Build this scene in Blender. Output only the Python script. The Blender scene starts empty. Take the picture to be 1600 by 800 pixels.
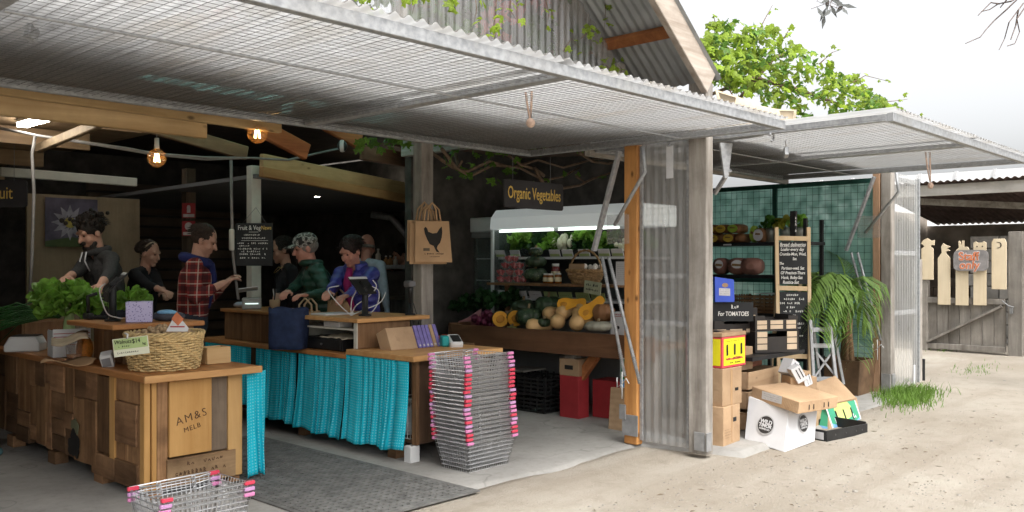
import bpy, bmesh, math, random
from mathutils import Vector, Matrix, Euler, noise
import numpy as np
random.seed(7)
PI = math.pi
SC = bpy.context.scene
COL = SC.collection

# ------------------------------------------------------------------ camera, sky, sun, exposure
# world: x runs along the shop front (to the right and away), y runs into the shop, z up. Metres.
FOC, EYE, HZ = 1387.0, 1.5, 412.0
CA, CB = 0.6832, 0.7302
cam_d = bpy.data.cameras.new('camera'); cam = bpy.data.objects.new('camera', cam_d); COL.objects.link(cam)
cam.location = (0, 0, EYE); cam.rotation_euler = (PI/2, 0, -math.atan2(CB, CA))
cam_d.sensor_width = 36; cam_d.lens = FOC/1600*36; cam_d.shift_y = (HZ-400)/1600
cam_d.clip_start = 0.05; cam_d.clip_end = 2000
SC.camera = cam
W = bpy.data.worlds.new('World'); SC.world = W; W.use_nodes = True
nt = W.node_tree; bg = nt.nodes['Background']
sky = nt.nodes.new('ShaderNodeTexSky'); sky.sky_type = 'NISHITA'; sky.sun_disc = False
SUN_EL, SUN_AZ = math.radians(58), math.radians(200)     # azimuth clockwise from +y
sky.sun_elevation = SUN_EL; sky.sun_rotation = SUN_AZ
sky.air_density = 1.0; sky.dust_density = 6.0; sky.ozone_density = 1.0
hs = nt.nodes.new('ShaderNodeHueSaturation'); hs.inputs['Saturation'].default_value = 0.12
nt.links.new(sky.outputs[0], hs.inputs['Color']); nt.links.new(hs.outputs[0], bg.inputs[0])
bg.inputs[1].default_value = 0.15
sl = bpy.data.lights.new('sun', 'SUN'); so = bpy.data.objects.new('sun', sl); COL.objects.link(so)
sl.energy = 1.0; sl.angle = math.radians(24); sl.color = (1, .97, .92)
sd = Vector((math.sin(SUN_AZ)*math.cos(SUN_EL), math.cos(SUN_AZ)*math.cos(SUN_EL), math.sin(SUN_EL)))
so.rotation_euler = sd.to_track_quat('Z', 'Y').to_euler(); so.location = sd*30
SC.view_settings.view_transform = 'Standard'; SC.view_settings.look = 'None'
SC.view_settings.gamma = 1; SC.view_settings.exposure = 1.26
SC.cycles.use_denoising = True
SC.cycles.max_bounces = 6; SC.cycles.diffuse_bounces = 4; SC.cycles.glossy_bounces = 2; SC.cycles.transmission_bounces = 4; SC.cycles.transparent_max_bounces = 10
SC.cycles.use_adaptive_sampling = True; SC.cycles.adaptive_threshold = 0.03
SC.cycles.caustics_reflective = False; SC.cycles.caustics_refractive = False

# ------------------------------------------------------------------ survey helpers: a sight line of the photograph met with a real plane
def _w(k, d): return (CA*k*d + CB*d, -CB*k*d + CA*d)
def gz(px, py, z=0.0):
    d = (EYE-z)*FOC/(py-HZ); x, y = _w((px-800)/FOC, d); return Vector((x, y, z))
def dp(px, py, d):
    x, y = _w((px-800)/FOC, d); return Vector((x, y, EYE-(py-HZ)/FOC*d))
def onx(px, py, x):
    k = (px-800)/FOC; y = (CA-k*CB)*x/(CB+k*CA); d = CB*x+CA*y; return Vector((x, y, EYE-(py-HZ)/FOC*d))
def ony(px, py, y):
    k = (px-800)/FOC; x = (CB+k*CA)*y/(CA-k*CB); d = CB*x+CA*y; return Vector((x, y, EYE-(py-HZ)/FOC*d))
def head(r, t):            # a heading angle for something facing r to the right and t towards the viewer
    v = Vector((r*CA - t*CB, -r*CB - t*CA)); return math.atan2(-v.x, v.y)   # local +Y -> v

# ------------------------------------------------------------------ mesh builder
def smooth(pts, n=6):
    P = [Vector(p) for p in pts]; P = [P[0]*2-P[1]]+P+[P[-1]*2-P[-2]]; out = []
    for i in range(1, len(P)-2):
        for k in range(n):
            t = k/n; a, b, c, d = P[i-1:i+3]; out.append(.5*((2*b)+(c-a)*t+(2*a-5*b+4*c-d)*t*t+(3*b-a-3*c+d)*t**3))
    return out+[P[-2]]
class G:
    def __init__(s): s.v = []; s.f = []; s.mi = []; s.cur = 0
    def add(s, vs, fs):
        o = len(s.v); s.v += [tuple(p) for p in vs]; s.f += [tuple(i+o for i in f) for f in fs]; s.mi += [s.cur]*len(fs); return s
    def box(s, x0, x1, y0, y1, z0, z1, m=None):
        vs = [Vector(p) for p in ((x0,y0,z0),(x1,y0,z0),(x1,y1,z0),(x0,y1,z0),(x0,y0,z1),(x1,y0,z1),(x1,y1,z1),(x0,y1,z1))]
        if m is not None: vs = [m @ p for p in vs]
        return s.add(vs, [(0,3,2,1),(4,5,6,7),(0,1,5,4),(1,2,6,5),(2,3,7,6),(3,0,4,7)])
    def bar(s, a, b, w, h, up=(0,0,1)):        # rectangular bar from a to b, w across, h along up
        a, b = Vector(a), Vector(b); d = (b-a); L = d.length; d.normalize()
        up = Vector(up); sx = d.cross(up)
        if sx.length < 1e-5: sx = d.cross(Vector((1,0,0)))
        sx.normalize(); uz = sx.cross(d)
        m = Matrix((( sx.x, d.x, uz.x, a.x),(sx.y, d.y, uz.y, a.y),(sx.z, d.z, uz.z, a.z),(0,0,0,1)))
        return s.box(-w/2, w/2, 0, L, -h/2, h/2, m)
    def tube(s, pts, r, n=6, closed=False, cap=True):
        pts = [Vector(p) for p in pts]; N = len(pts)
        rs = r if isinstance(r, (list, tuple)) else [r]*N
        rings = []; prev = None
        for i, p in enumerate(pts):
            if closed: t = pts[(i+1) % N]-pts[i-1]
            else: t = pts[min(i+1, N-1)]-pts[max(i-1, 0)]
            if t.length < 1e-9: t = Vector((0,0,1))
            t.normalize()
            if prev is None:
                q = Vector((0,0,1)) if abs(t.z) < .9 else Vector((1,0,0))
                nx = t.cross(q)
            else:
                nx = prev - t*prev.dot(t)
                if nx.length < 1e-6: nx = t.cross(Vector((0,1,0)))
            nx.normalize(); prev = nx; ny = t.cross(nx)
            rings.append([p + (nx*math.cos(2*PI*k/n) + ny*math.sin(2*PI*k/n))*rs[i] for k in range(n)])
        vs = [q for rg in rings for q in rg]; fs = []
        for i in range(N if closed else N-1):
            j = (i+1) % N
            for k in range(n):
                fs.append((i*n+k, i*n+(k+1) % n, j*n+(k+1) % n, j*n+k))
        if not closed and cap:
            fs.append(tuple(range(n-1, -1, -1))); fs.append(tuple((N-1)*n+k for k in range(n)))
        return s.add(vs, fs)
    def cyl(s, a, b, r0, r1=None, n=12): return s.tube([a, b], [r0, r0 if r1 is None else r1], n)
    def lathe(s, prof, n=24, m=None, cap=True):
        vs = []; fs = []
        for r, z in prof:
            for k in range(n):
                a = 2*PI*k/n; p = Vector((r*math.cos(a), r*math.sin(a), z)); vs.append(m @ p if m is not None else p)
        for i in range(len(prof)-1):
            for k in range(n):
                fs.append((i*n+k, i*n+(k+1) % n, (i+1)*n+(k+1) % n, (i+1)*n+k))
        if cap:
            fs.append(tuple(range(n-1, -1, -1))); fs.append(tuple((len(prof)-1)*n+k for k in range(n)))
        return s.add(vs, fs)
    def ball(s, c, r, nu=12, nv=8, m=None, fn=None):
        if not isinstance(r, (tuple, list)): r = (r, r, r)
        vs = []; fs = []; c = Vector(c)
        for j in range(1, nv):
            t = PI*j/nv
            for k in range(nu):
                a = 2*PI*k/nu; p = Vector((math.sin(t)*math.cos(a), math.sin(t)*math.sin(a), math.cos(t)))
                if fn: p = p*fn(p, a, t)
                p = Vector((p.x*r[0], p.y*r[1], p.z*r[2])); vs.append(c + (m @ p if m is not None else p))
        top = Vector((0,0,1)); bot = Vector((0,0,-1))
        if fn: top = top*fn(top, 0, 0); bot = bot*fn(bot, 0, PI)
        for p in (top, bot):
            p = Vector((p.x*r[0], p.y*r[1], p.z*r[2])); vs.append(c + (m @ p if m is not None else p))
        T, B = len(vs)-2, len(vs)-1
        for k in range(nu):
            fs.append((T, k, (k+1) % nu)); fs.append((B, (nv-2)*nu+(k+1) % nu, (nv-2)*nu+k))
            for j in range(nv-2):
                fs.append((j*nu+k, (j+1)*nu+k, (j+1)*nu+(k+1) % nu, j*nu+(k+1) % nu))
        return s.add(vs, fs)
    def prism(s, poly, t, m):                # outline in local xy, thickness t along local z, placed by m
        n = len(poly)
        vs = [m @ Vector((x, y, 0)) for x, y in poly] + [m @ Vector((x, y, t)) for x, y in poly]
        fs = [tuple(range(n-1, -1, -1)), tuple(range(n, 2*n))] + [(i, (i+1) % n, n+(i+1) % n, n+i) for i in range(n)]
        return s.add(vs, fs)
    def grid(s, P, nu, nv, thick=None):      # P(i,j) -> point; optional thickness vector
        vs = [P(i, j) for j in range(nv) for i in range(nu)]
        fs = [(j*nu+i, j*nu+i+1, (j+1)*nu+i+1, (j+1)*nu+i) for j in range(nv-1) for i in range(nu-1)]
        if thick is not None:
            t = Vector(thick); n0 = len(vs); vs += [Vector(p)+t for p in vs]
            fs += [tuple(n0+k for k in reversed(f)) for f in fs]
            for i in range(nu-1):
                fs.append((i+1, i, n0+i, n0+i+1)); b = (nv-1)*nu; fs.append((b+i, b+i+1, n0+b+i+1, n0+b+i))
            for j in range(nv-1):
                a, b = j*nu, (j+1)*nu; fs.append((a, b, n0+b, n0+a)); a += nu-1; b += nu-1; fs.append((b, a, n0+a, n0+b))
        return s.add(vs, fs)
    def mesh(s, name, smooth=False):
        me = bpy.data.meshes.new(name); me.from_pydata(s.v, [], s.f); me.update()
        if smooth:
            me.polygons.foreach_set('use_smooth', [True]*len(me.polygons))
        if any(s.mi): me.polygons.foreach_set('material_index', s.mi)
        return me
    def build(s, name, mat, parent=None, smooth=False, bevel=0, seg=1, kind=None):
        me = s.mesh(name, smooth)
        for m in (mat if isinstance(mat, (list, tuple)) else [mat]): me.materials.append(m)
        return link(name, me, parent, bevel, seg, kind)
def link(name, me, parent=None, bevel=0, seg=1, kind=None):
    o = bpy.data.objects.new(name, me); COL.objects.link(o); o.parent = parent
    if bevel:
        b = o.modifiers.new('bevel', 'BEVEL'); b.width = bevel; b.segments = seg; b.limit_method = 'ANGLE'; b.angle_limit = .7
    if kind: o['kind'] = kind
    return o
def tag(o, label, cat, group=None):
    o['label'] = label; o['category'] = cat
    if group: o['group'] = group
    return o
def thing(name, label, cat, loc=(0,0,0), rz=0.0, group=None):
    o = bpy.data.objects.new(name, None); COL.objects.link(o); o.empty_display_size = .05
    o.location = loc; o.rotation_euler = (0, 0, rz); return tag(o, label, cat, group)
def dup(o, parent=None, loc=None, rz=None, label=None):
    c = o.copy(); COL.objects.link(c); c.parent = parent
    if loc is not None: c.location = loc
    if rz is not None: c.rotation_euler = (0, 0, rz)
    if label: c['label'] = label
    for ch in list(o.children): dup(ch, c)
    return c
def struct(o): o['kind'] = 'structure'; return o
def Rz(a): return Matrix.Rotation(a, 4, 'Z')
def TR(loc, rx=0, ry=0, rz=0): return Matrix.Translation(Vector(loc)) @ Euler((rx, ry, rz)).to_matrix().to_4x4()

# ------------------------------------------------------------------ materials
MC = {}
class N:
    def __init__(s, name):
        s.m = bpy.data.materials.new(name); s.m.use_nodes = True; s.t = s.m.node_tree
        s.p = s.t.nodes['Principled BSDF']; s.out = s.t.nodes['Material Output']
        MC[name] = s.m
    def n(s, t, **k):
        x = s.t.nodes.new(t)
        for a, v in k.items():
            if a in x.inputs: x.inputs[a].default_value = v
            else: setattr(x, a, v)
        return x
    def l(s, a, b): s.t.links.new(a, b)
    def coord(s, scale=(1,1,1), rnd=0.0, kind='Object', rot=(0,0,0)):
        tc = s.n('ShaderNodeTexCoord'); mp = s.n('ShaderNodeMapping'); mp.inputs['Scale'].default_value = scale; mp.inputs['Rotation'].default_value = rot
        s.l(tc.outputs[kind], mp.inputs['Vector'])
        if rnd:
            oi = s.n('ShaderNodeObjectInfo'); mu = s.n('ShaderNodeMath', operation='MULTIPLY'); mu.inputs[1].default_value = rnd
            s.l(oi.outputs['Random'], mu.inputs[0]); s.l(mu.outputs[0], mp.inputs['Location'])
        return mp.outputs[0]
    def noise(s, vec, scale, detail=4, rough=.55, dist=0):
        x = s.n('ShaderNodeTexNoise'); x.inputs['Scale'].default_value = scale; x.inputs['Detail'].default_value = detail
        x.inputs['Roughness'].default_value = rough; x.inputs['Distortion'].default_value = dist; s.l(vec, x.inputs['Vector']); return x.outputs['Fac']
    def ramp(s, fac, stops):
        r = s.n('ShaderNodeValToRGB'); e = r.color_ramp.elements
        while len(e) < len(stops): e.new(.5)
        for q, (p, c) in zip(e, stops): q.position = p; q.color = (*c, 1) if len(c) == 3 else c
        s.l(fac, r.inputs[0]); return r.outputs[0]
    def mix(s, fac, a, b, mode='MIX'):
        x = s.n('ShaderNodeMix', data_type='RGBA', blend_type=mode)
        for i, v in ((0, fac), (6, a), (7, b)):
            if hasattr(v, 'is_output'): s.l(v, x.inputs[i])
            elif i == 0: x.inputs[0].default_value = v
            else: x.inputs[i].default_value = (*v, 1)
        return x.outputs[2]
    def bump(s, h, strength=.3, dist=.01):
        b = s.n('ShaderNodeBump'); b.inputs['Strength'].default_value = strength; b.inputs['Distance'].default_value = dist
        s.l(h, b.inputs['Height']); s.l(b.outputs[0], s.p.inputs['Normal'])
    def objvar(s, col, lo=.75, hi=1.2):
        oi = s.n('ShaderNodeObjectInfo'); mr = s.n('ShaderNodeMapRange'); mr.inputs[3].default_value = lo; mr.inputs[4].default_value = hi
        s.l(oi.outputs['Random'], mr.inputs[0]); cc = s.n('ShaderNodeCombineColor')
        for i in range(3): s.l(mr.outputs[0], cc.inputs[i])
        return s.mix(1.0, col, cc.outputs[0], 'MULTIPLY')
    def done(s, col, rough=.7, metal=0, spec=.3):
        if col is not None:
            if hasattr(col, 'is_output'): s.l(col, s.p.inputs['Base Color'])
            else: s.p.inputs['Base Color'].default_value = (*col, 1)
        if hasattr(rough, 'is_output'): s.l(rough, s.p.inputs['Roughness'])
        else: s.p.inputs['Roughness'].default_value = rough
        s.p.inputs['Metallic'].default_value = metal; s.p.inputs['Specular IOR Level'].default_value = spec
        return s.m
def plain(name, c, rough=.6, metal=0, var=.18, scale=14, bump=0, spec=.3, ov=None):
    if name in MC: return MC[name]
    x = N(name); v = x.coord(); f = x.noise(v, scale, 5)
    col = x.ramp(f, [(.3, tuple(q*(1-var) for q in c)), (.7, tuple(min(1, q*(1+var)) for q in c))])
    if ov: col = x.objvar(col, *ov)
    if bump: x.bump(x.noise(v, scale*3, 3), bump)
    return x.done(col, rough, metal, spec)
def wood(name, lt, dk, axis=1, sc=9, rough=.65, ov=(.8, 1.15), stain=.35, knots=False):
    if name in MC: return MC[name]
    x = N(name); s = [sc, sc, sc]; s[axis] = sc*.09
    v = x.coord(tuple(s), 37.0); f = x.noise(v, 1.6, 6, .62, .6); g = x.noise(v, 7, 3)
    col = x.ramp(f, [(.28, dk), (.5, tuple((p+q)/2 for p, q in zip(lt, dk))), (.72, lt)])
    w2 = x.coord((1,1,1), 11.0); st = x.noise(w2, 3.2, 5, .65)
    col = x.mix(x.ramp(st, [(.42, (0,0,0)), (.75, (stain,)*3)]), col, tuple(q*.35 for q in dk))
    if knots:
        vo = x.n('ShaderNodeTexVoronoi'); vo.inputs['Scale'].default_value = 1.0
        s2 = [9, 9, 9]; s2[axis] = 4.5; x.l(x.coord(tuple(s2), 5.0), vo.inputs['Vector'])
        col = x.mix(x.ramp(vo.outputs['Distance'], [(.06, (.85,)*3), (.16, (0,0,0))]), col, tuple(q*.25 for q in dk))
    if ov: col = x.objvar(col, *ov)
    x.bump(g, .25, .004)
    return x.done(col, rough, 0, .25)
def emis(name, c, e):
    x = N(name); x.p.inputs['Emission Color'].default_value = (*c, 1); x.p.inputs['Emission Strength'].default_value = e
    return x.done(c, .4)
def clear(name, c, opaque, rough=.3, streak=None, translucent=.5, lo=.62, stain=0):
    """a thin weathered plastic or glass sheet: part of the light passes straight through, the rest scatters"""
    x = N(name); t = x.t; t.nodes.remove(x.p)
    v = x.coord(streak or (1,1,1)); f = x.noise(v, 4 if streak else 8, 5, .6)
    col = x.ramp(f, [(.25, tuple(q*lo for q in c)), (.7, c)])
    if stain:
        sv = x.coord((1.6, .35, .5), 9.0); sf = x.noise(sv, 2.2, 6, .65); col = x.mix(x.ramp(sf, [(.48, (0,0,0)), (.72, (stain,)*3)]), col, (.34,.29,.22)); col = x.objvar(col, .9, 1.04)
    d = x.n('ShaderNodeBsdfDiffuse'); tl = x.n('ShaderNodeBsdfTranslucent'); tr = x.n('ShaderNodeBsdfTransparent'); gl = x.n('ShaderNodeBsdfGlossy')
    gl.inputs['Roughness'].default_value = rough
    x.l(col, d.inputs[0]); x.l(col, tl.inputs[0])
    m1 = x.n('ShaderNodeMixShader'); m1.inputs[0].default_value = translucent; x.l(d.outputs[0], m1.inputs[1]); x.l(tl.outputs[0], m1.inputs[2])
    m2 = x.n('ShaderNodeMixShader'); x.l(tr.outputs[0], m2.inputs[1]); x.l(m1.outputs[0], m2.inputs[2])
    op = x.n('ShaderNodeMapRange'); op.inputs[1].default_value = .3; op.inputs[2].default_value = .7
    op.inputs[3].default_value = min(1, opaque*1.25); op.inputs[4].default_value = opaque*.75; x.l(f, op.inputs[0]); x.l(op.outputs[0], m2.inputs[0])
    m3 = x.n('ShaderNodeMixShader'); m3.inputs[0].default_value = .07
    x.l(m2.outputs[0], m3.inputs[1]); x.l(gl.outputs[0], m3.inputs[2]); x.l(m3.outputs[0], x.out.inputs[0])
    return x.m
def leafmat(name, c, rough=.45, var=.5, ov=(.7, 1.3), trans=.35):
    x = N(name); v = x.coord(); f = x.noise(v, 9, 3)
    col = x.ramp(f, [(.3, tuple(q*(1-var) for q in c)), (.7, tuple(q*(1+var) for q in c))]); col = x.objvar(col, *ov)
    x.done(col, rough, 0, .3); tl = x.n('ShaderNodeBsdfTranslucent'); x.l(col, tl.inputs[0])
    m = x.n('ShaderNodeMixShader'); m.inputs[0].default_value = trans; x.l(x.p.outputs[0], m.inputs[1]); x.l(tl.outputs[0], m.inputs[2]); x.l(m.outputs[0], x.out.inputs[0])
    return x.m

# -- surfaces of the place
x = N('dirt'); v = x.coord()
f1 = x.noise(v, .55, 6, .6); f2 = x.noise(v, 5, 8, .7); f3 = x.noise(v, 60, 4, .7)
vr = x.coord((.22, 2.4, 1), rot=(0, 0, .12)); f4 = x.noise(vr, 1.0, 5, .6, .4)
c = x.ramp(f1, [(.3, (0.275,0.241,0.194)), (.5, (0.338,0.301,0.251)), (.7, (0.388,0.358,0.303))])
c = x.mix(x.ramp(f4, [(.46, (0,0,0)), (.66, (.45,)*3)]), c, (0.237,0.199,0.155))
c = x.mix(x.ramp(f2, [(.50, (0,0,0)), (.78, (.55,)*3)]), c, (0.204,0.172,0.133))
c = x.mix(x.ramp(f3, [(.62, (0,0,0)), (.78, (.45,)*3)]), c, (0.161,0.131,0.088))
vo = x.n('ShaderNodeTexVoronoi'); vo.inputs['Scale'].default_value = 26; x.l(v, vo.inputs['Vector'])
c = x.mix(x.ramp(vo.outputs['Distance'], [(.10, (.5,)*3), (.17, (0,0,0))]), c, (0.398,0.371,0.326))
ad = x.n('ShaderNodeMath', operation='ADD'); x.l(f2, ad.inputs[0]); x.l(f3, ad.inputs[1]); x.bump(ad.outputs[0], .7, .025)
DIRT = x.done(c, .95, 0, .1)
x = N('concrete'); v = x.coord(); f1 = x.noise(v, .9, 7, .65); f2 = x.noise(v, 14, 6, .7)
c = x.ramp(f1, [(.3, (.20,.19,.175)), (.5, (.29,.28,.26)), (.72, (.37,.355,.33))])
c = x.mix(x.ramp(f2, [(.5, (0,0,0)), (.75, (.45,)*3)]), c, (.17,.155,.135))
vo = x.n('ShaderNodeTexVoronoi', feature='DISTANCE_TO_EDGE'); vo.inputs['Scale'].default_value = .35
vd = x.n('ShaderNodeVectorMath', operation='ADD'); x.l(v, vd.inputs[0]); no = x.n('ShaderNodeTexNoise'); no.inputs['Scale'].default_value = 2.2; x.l(v, no.inputs['Vector']); x.l(no.outputs['Color'], vd.inputs[1]); x.l(vd.outputs[0], vo.inputs['Vector'])
c = x.mix(x.ramp(vo.outputs['Distance'], [(.0015, (.35,)*3), (.004, (0,0,0))]), c, (.08,.075,.07))
x.bump(f2, .25, .006); CONC = x.done(c, .85, 0, .2)
x = N('galvanised'); v = x.coord(); f = x.noise(v, 30, 3); f2 = x.noise(v, 3, 4)
c = x.ramp(f, [(.35, (.27,.28,.29)), (.65, (.40,.41,.42))]); c = x.mix(x.ramp(f2, [(.5, (0,0,0)), (.8, (.5,)*3)]), c, (.30,.29,.27)); GALV = x.done(c, .5, .35, .5)
WIRE = plain('wire_steel', (.20,.20,.20), .5, .3, .15, 40)
CHROME = plain('basket_wire', (.62,.62,.63), .32, .75, .1, 40)
POLY = clear('polycarbonate_awning', (.53,.53,.525), .97, .35, (9, 1.2, 1), .84, .66, .6)
CLAD = clear('polycarbonate_cladding', (.92,.91,.90), .40, .25, (34, 3, .25), .4, .25, .35)
CLEARP = clear('clear_door_sheet', (.90,.90,.88), .29, .35, (3, 12, .8), .55, .8, .3)
PVC = clear('clear_plastic', (.8,.82,.82), .16, .15)
TURQ = clear('turquoise_roofing', (.42,.74,.69), .8, .3, None, .85)
SHADE = clear('shade_cloth', (.36,.60,.54), .90, .6, None, .65)
GREY = wood('weathered_timber', (.44,.41,.37), (.20,.175,.15), 2, 9, .85, (.85,1.1), .5)
GREYY = wood('weathered_timber_along_y', (.44,.41,.37), (.20,.175,.15), 1, 9, .85, (.85,1.1), .5)
GREYX = wood('weathered_timber_along_x', (.42,.40,.36), (.20,.175,.15), 0, 9, .85, (.85,1.1), .5)
ORANGE = wood('oregon_stud', (.60,.30,.10), (.34,.14,.04), 2, 8, .6, (.9,1.1), .3, True)
RAFT = wood('red_rafter', (.50,.20,.07), (.24,.08,.03), 0, 8, .7, (.8,1.1), .4)
PINE = wood('pine_beam', (.55,.39,.20), (.34,.21,.09), 0, 6, .65, (.85,1.1), .3, True)
DARKW = plain('charcoal_boards', (.075,.068,.06), .8, 0, .4, 6)
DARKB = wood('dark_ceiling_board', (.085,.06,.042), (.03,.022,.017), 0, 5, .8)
PALEP = plain('cream_paint', (.56,.55,.48), .7, 0, .12, 6)
BENCH = wood('bench_top_red', (.56,.27,.10), (.34,.13,.04), 1, 7, .45, (.95,1.05), .25)
BENCHX = wood('bench_top_honey', (.62,.36,.15), (.42,.20,.07), 0, 7, .5, (.95,1.1), .2)
HUTCH = wood('hutch_timber', (.30,.17,.085), (.13,.065,.03), 2, 8, .65, (.85,1.1), .4)
CRATEV = wood('crate_board_upright', (.42,.24,.115), (.16,.078,.036), 2, 7, .7, (.5,1.6), .7)
CRATEH = wood('crate_board_level', (.38,.215,.11), (.14,.07,.034), 1, 7, .7, (.45,1.5), .7)
CRATEX = wood('crate_board_level_end', (.42,.28,.15), (.18,.10,.05), 0, 7, .7, (.7,1.1), .7)
PLYG = wood('golden_panel', (.60,.35,.13), (.43,.22,.065), 2, 5, .6, (.95,1.05), .15)
BROWNP = wood('dark_stained_panel', (.17,.10,.06), (.075,.042,.026), 2, 6, .7, (.95,1.05), .5)
TABLEW = wood('produce_table_board', (.23,.115,.06), (.10,.048,.025), 1, 6, .6, (.9,1.1), .4)
GATEW = wood('gate_boards', (.33,.305,.27), (.16,.14,.12), 2, 7, .9, (.8,1.1), .5)
PICKET = wood('picket_timber', (.68,.58,.42), (.55,.44,.29), 2, 5, .7, (.95,1.05), .15)
EASEL = wood('easel_timber', (.70,.55,.36), (.55,.38,.20), 2, 5, .6, (.97,1.03), .1)
x = N('cardboard'); v = x.coord((1,1,1), 9.0); c = x.ramp(x.noise(v, 4, 6, .6), [(.3, (.37,.245,.145)), (.7, (.49,.335,.205))]); c = x.mix(x.ramp(x.noise(v, 9, 5, .7), [(.58, (0,0,0)), (.75, (.5,)*3)]), c, (.27,.17,.10)); c = x.objvar(c, .85, 1.1)
wv_ = x.n('ShaderNodeTexWave', bands_direction='X'); wv_.inputs['Scale'].default_value = 60; x.l(v, wv_.inputs['Vector']); ad = x.n('ShaderNodeMath', operation='MULTIPLY_ADD'); ad.inputs[1].default_value = 6.0; x.l(x.noise(v, 6, 3), ad.inputs[0]); x.l(wv_.outputs['Fac'], ad.inputs[2]); x.bump(ad.outputs[0], .25, .008); CARD = x.done(c, .85, 0, .15)
KRAFT = plain('kraft_paper', (.42,.27,.15), .8, 0, .1, 6, 0, .2, (.9,1.1))
WHITE = plain('white_plastic', (.62,.62,.61), .45, 0, .05, 5)
WCARD = plain('white_card', (.59,.59,.60), .7, 0, .07, 5, .08)
BLACK = plain('black_plastic', (.018,.018,.018), .42, 0, .3, 9)
BLACKM = plain('black_steel', (.02,.02,.021), .5, .2, .3, 9)
RUBBER = plain('rubber_mat', (.13,.127,.12), .75, 0, .3, 10)
SLATE = plain('blackboard', (.022,.023,.024), .7, 0, .35, 4)
CHALK = plain('chalk', (.78,.77,.73), .9, 0, .12, 30)
CHALKY = plain('yellow_chalk', (.68,.46,.13), .9, 0, .12, 30)
GOLD = plain('gold_lettering', (.62,.42,.10), .6, 0, .15, 25)
INK = plain('black_ink', (.02,.018,.016), .8, 0, .1, 20)
REDP = plain('red_print', (.33,.03,.035), .55, 0, .12, 8)
SKIN = plain('skin', (.46,.255,.18), .5, 0, .1, 18, 0, .35, (.85,1.1))
HAIRD = plain('dark_hair', (.018,.013,.010), .55, 0, .5, 60, .5)
ROPE = plain('rope', (.55,.40,.32), .9, 0, .2, 60)
# ------------------------------------------------------------------ things kept in world coordinates
WT = {}
_link = link
def link(name, me, parent=None, bevel=0, seg=1, kind=None):
    o = _link(name, me, parent, bevel, seg, kind)
    if parent is not None and parent.name in WT: o.matrix_parent_inverse = WT[parent.name]
    return o
def wthing(name, label, cat, loc=(0,0,0), group=None):
    o = thing(name, label, cat, loc, 0, group); WT[o.name] = Matrix.Translation(-Vector(loc)); return o
def ground_z(x, y):
    s = .028*min(max(0, x-6.0), 22.0)
    rut = -.012*(math.exp(-((y-1.75-.1*math.sin(x*.5))/.16)**2)+math.exp(-((y-.35-.1*math.sin(x*.5))/.16)**2))+.012*math.exp(-((y-1.05)/.25)**2)
    return s + rut + .012*noise.noise((x*.9, y*.9, 3)) + .008*noise.noise((x*2.7, y*2.7, 9)) - .012
# ------------------------------------------------------------------ ground and floor
xs = [-600,-200,-70,-30,-15,-8,-5] + [-3+.16*i for i in range(145)] + [20.5,22,25,30,40,60,120,300,700]
ys = [-600,-200,-70,-30,-15,-8,-5,-3] + [-2+.08*i for i in range(80)] + [5.2,7,10,14,20,30,60,120,300,700]
g = G()
def gp(i, j):
    x, y = xs[i], ys[j]; z = ground_z(x, y) if abs(x) < 60 and abs(y) < 60 else .6*min(1, max(0, x)/20)
    if x < 9.7 and y > 4.3: z = -.12
    return (x, y, z)
g.grid(gp, len(xs), len(ys)); struct(g.build('ground', DIRT, None, True))
g = G()                                           # concrete slab with a worn, wandering front edge
nx = 70
def sp(i, j):
    x = -3 + 13*i/(nx-1); y = 4.25 + .06*noise.noise((x*1.3, 0, 1)) + .03*noise.noise((x*5, 0, 2))
    if x > 6.12: y = 3.42 + .05*noise.noise((x*1.3, 0, 4)) + .02*noise.noise((x*6, 0, 2))
    if j == 0: return (x, y-.10, -.05 + .028*max(0, x-6))
    zz = .035*min(1, max(0, (x-5.9)/.3)) + .014*max(0, x-6.2)
    if j == 1: return (x, y, zz)
    if j == 2: return (x, y+.03, zz+.004)
    return (x, 4.6 if j == 3 else 14, zz+.004)
g.grid(sp, nx, 5); struct(g.build('concrete_floor', CONC, None, True))
def corr(g, o, du, L, dv, Wd, n, pitch=.076, amp=.009, per=8, rows=2, sag=0):
    o, du, dv, n = Vector(o), Vector(du), Vector(dv), Vector(n); N_ = max(2, int(L/pitch*per))
    def P(i, j):
        t = L*i/(N_-1); s = Wd*j/(rows-1); return o+du*t+dv*s+n*(amp*math.cos(2*PI*t/pitch) - sag*math.sin(PI*s/Wd))
    return g.grid(P, N_, rows)
def wmesh(g, o, du, L, dv, Wd, step=.05, r=.0016, n=3, step2=None):
    o, du, dv = Vector(o), Vector(du), Vector(dv); nn = du.cross(dv)*r*1.6
    for i in range(int(L/step)+1): g.tube([o+du*(i*step), o+du*(i*step)+dv*Wd], r, n, cap=False)
    s2 = step2 or step
    for i in range(int(Wd/s2)+1): g.tube([o+dv*(i*s2)+nn, o+dv*(i*s2)+du*L+nn], r, n, cap=False)
    return g
X, Y, Z3 = Vector((1,0,0)), Vector((0,1,0)), Vector((0,0,1))

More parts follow.
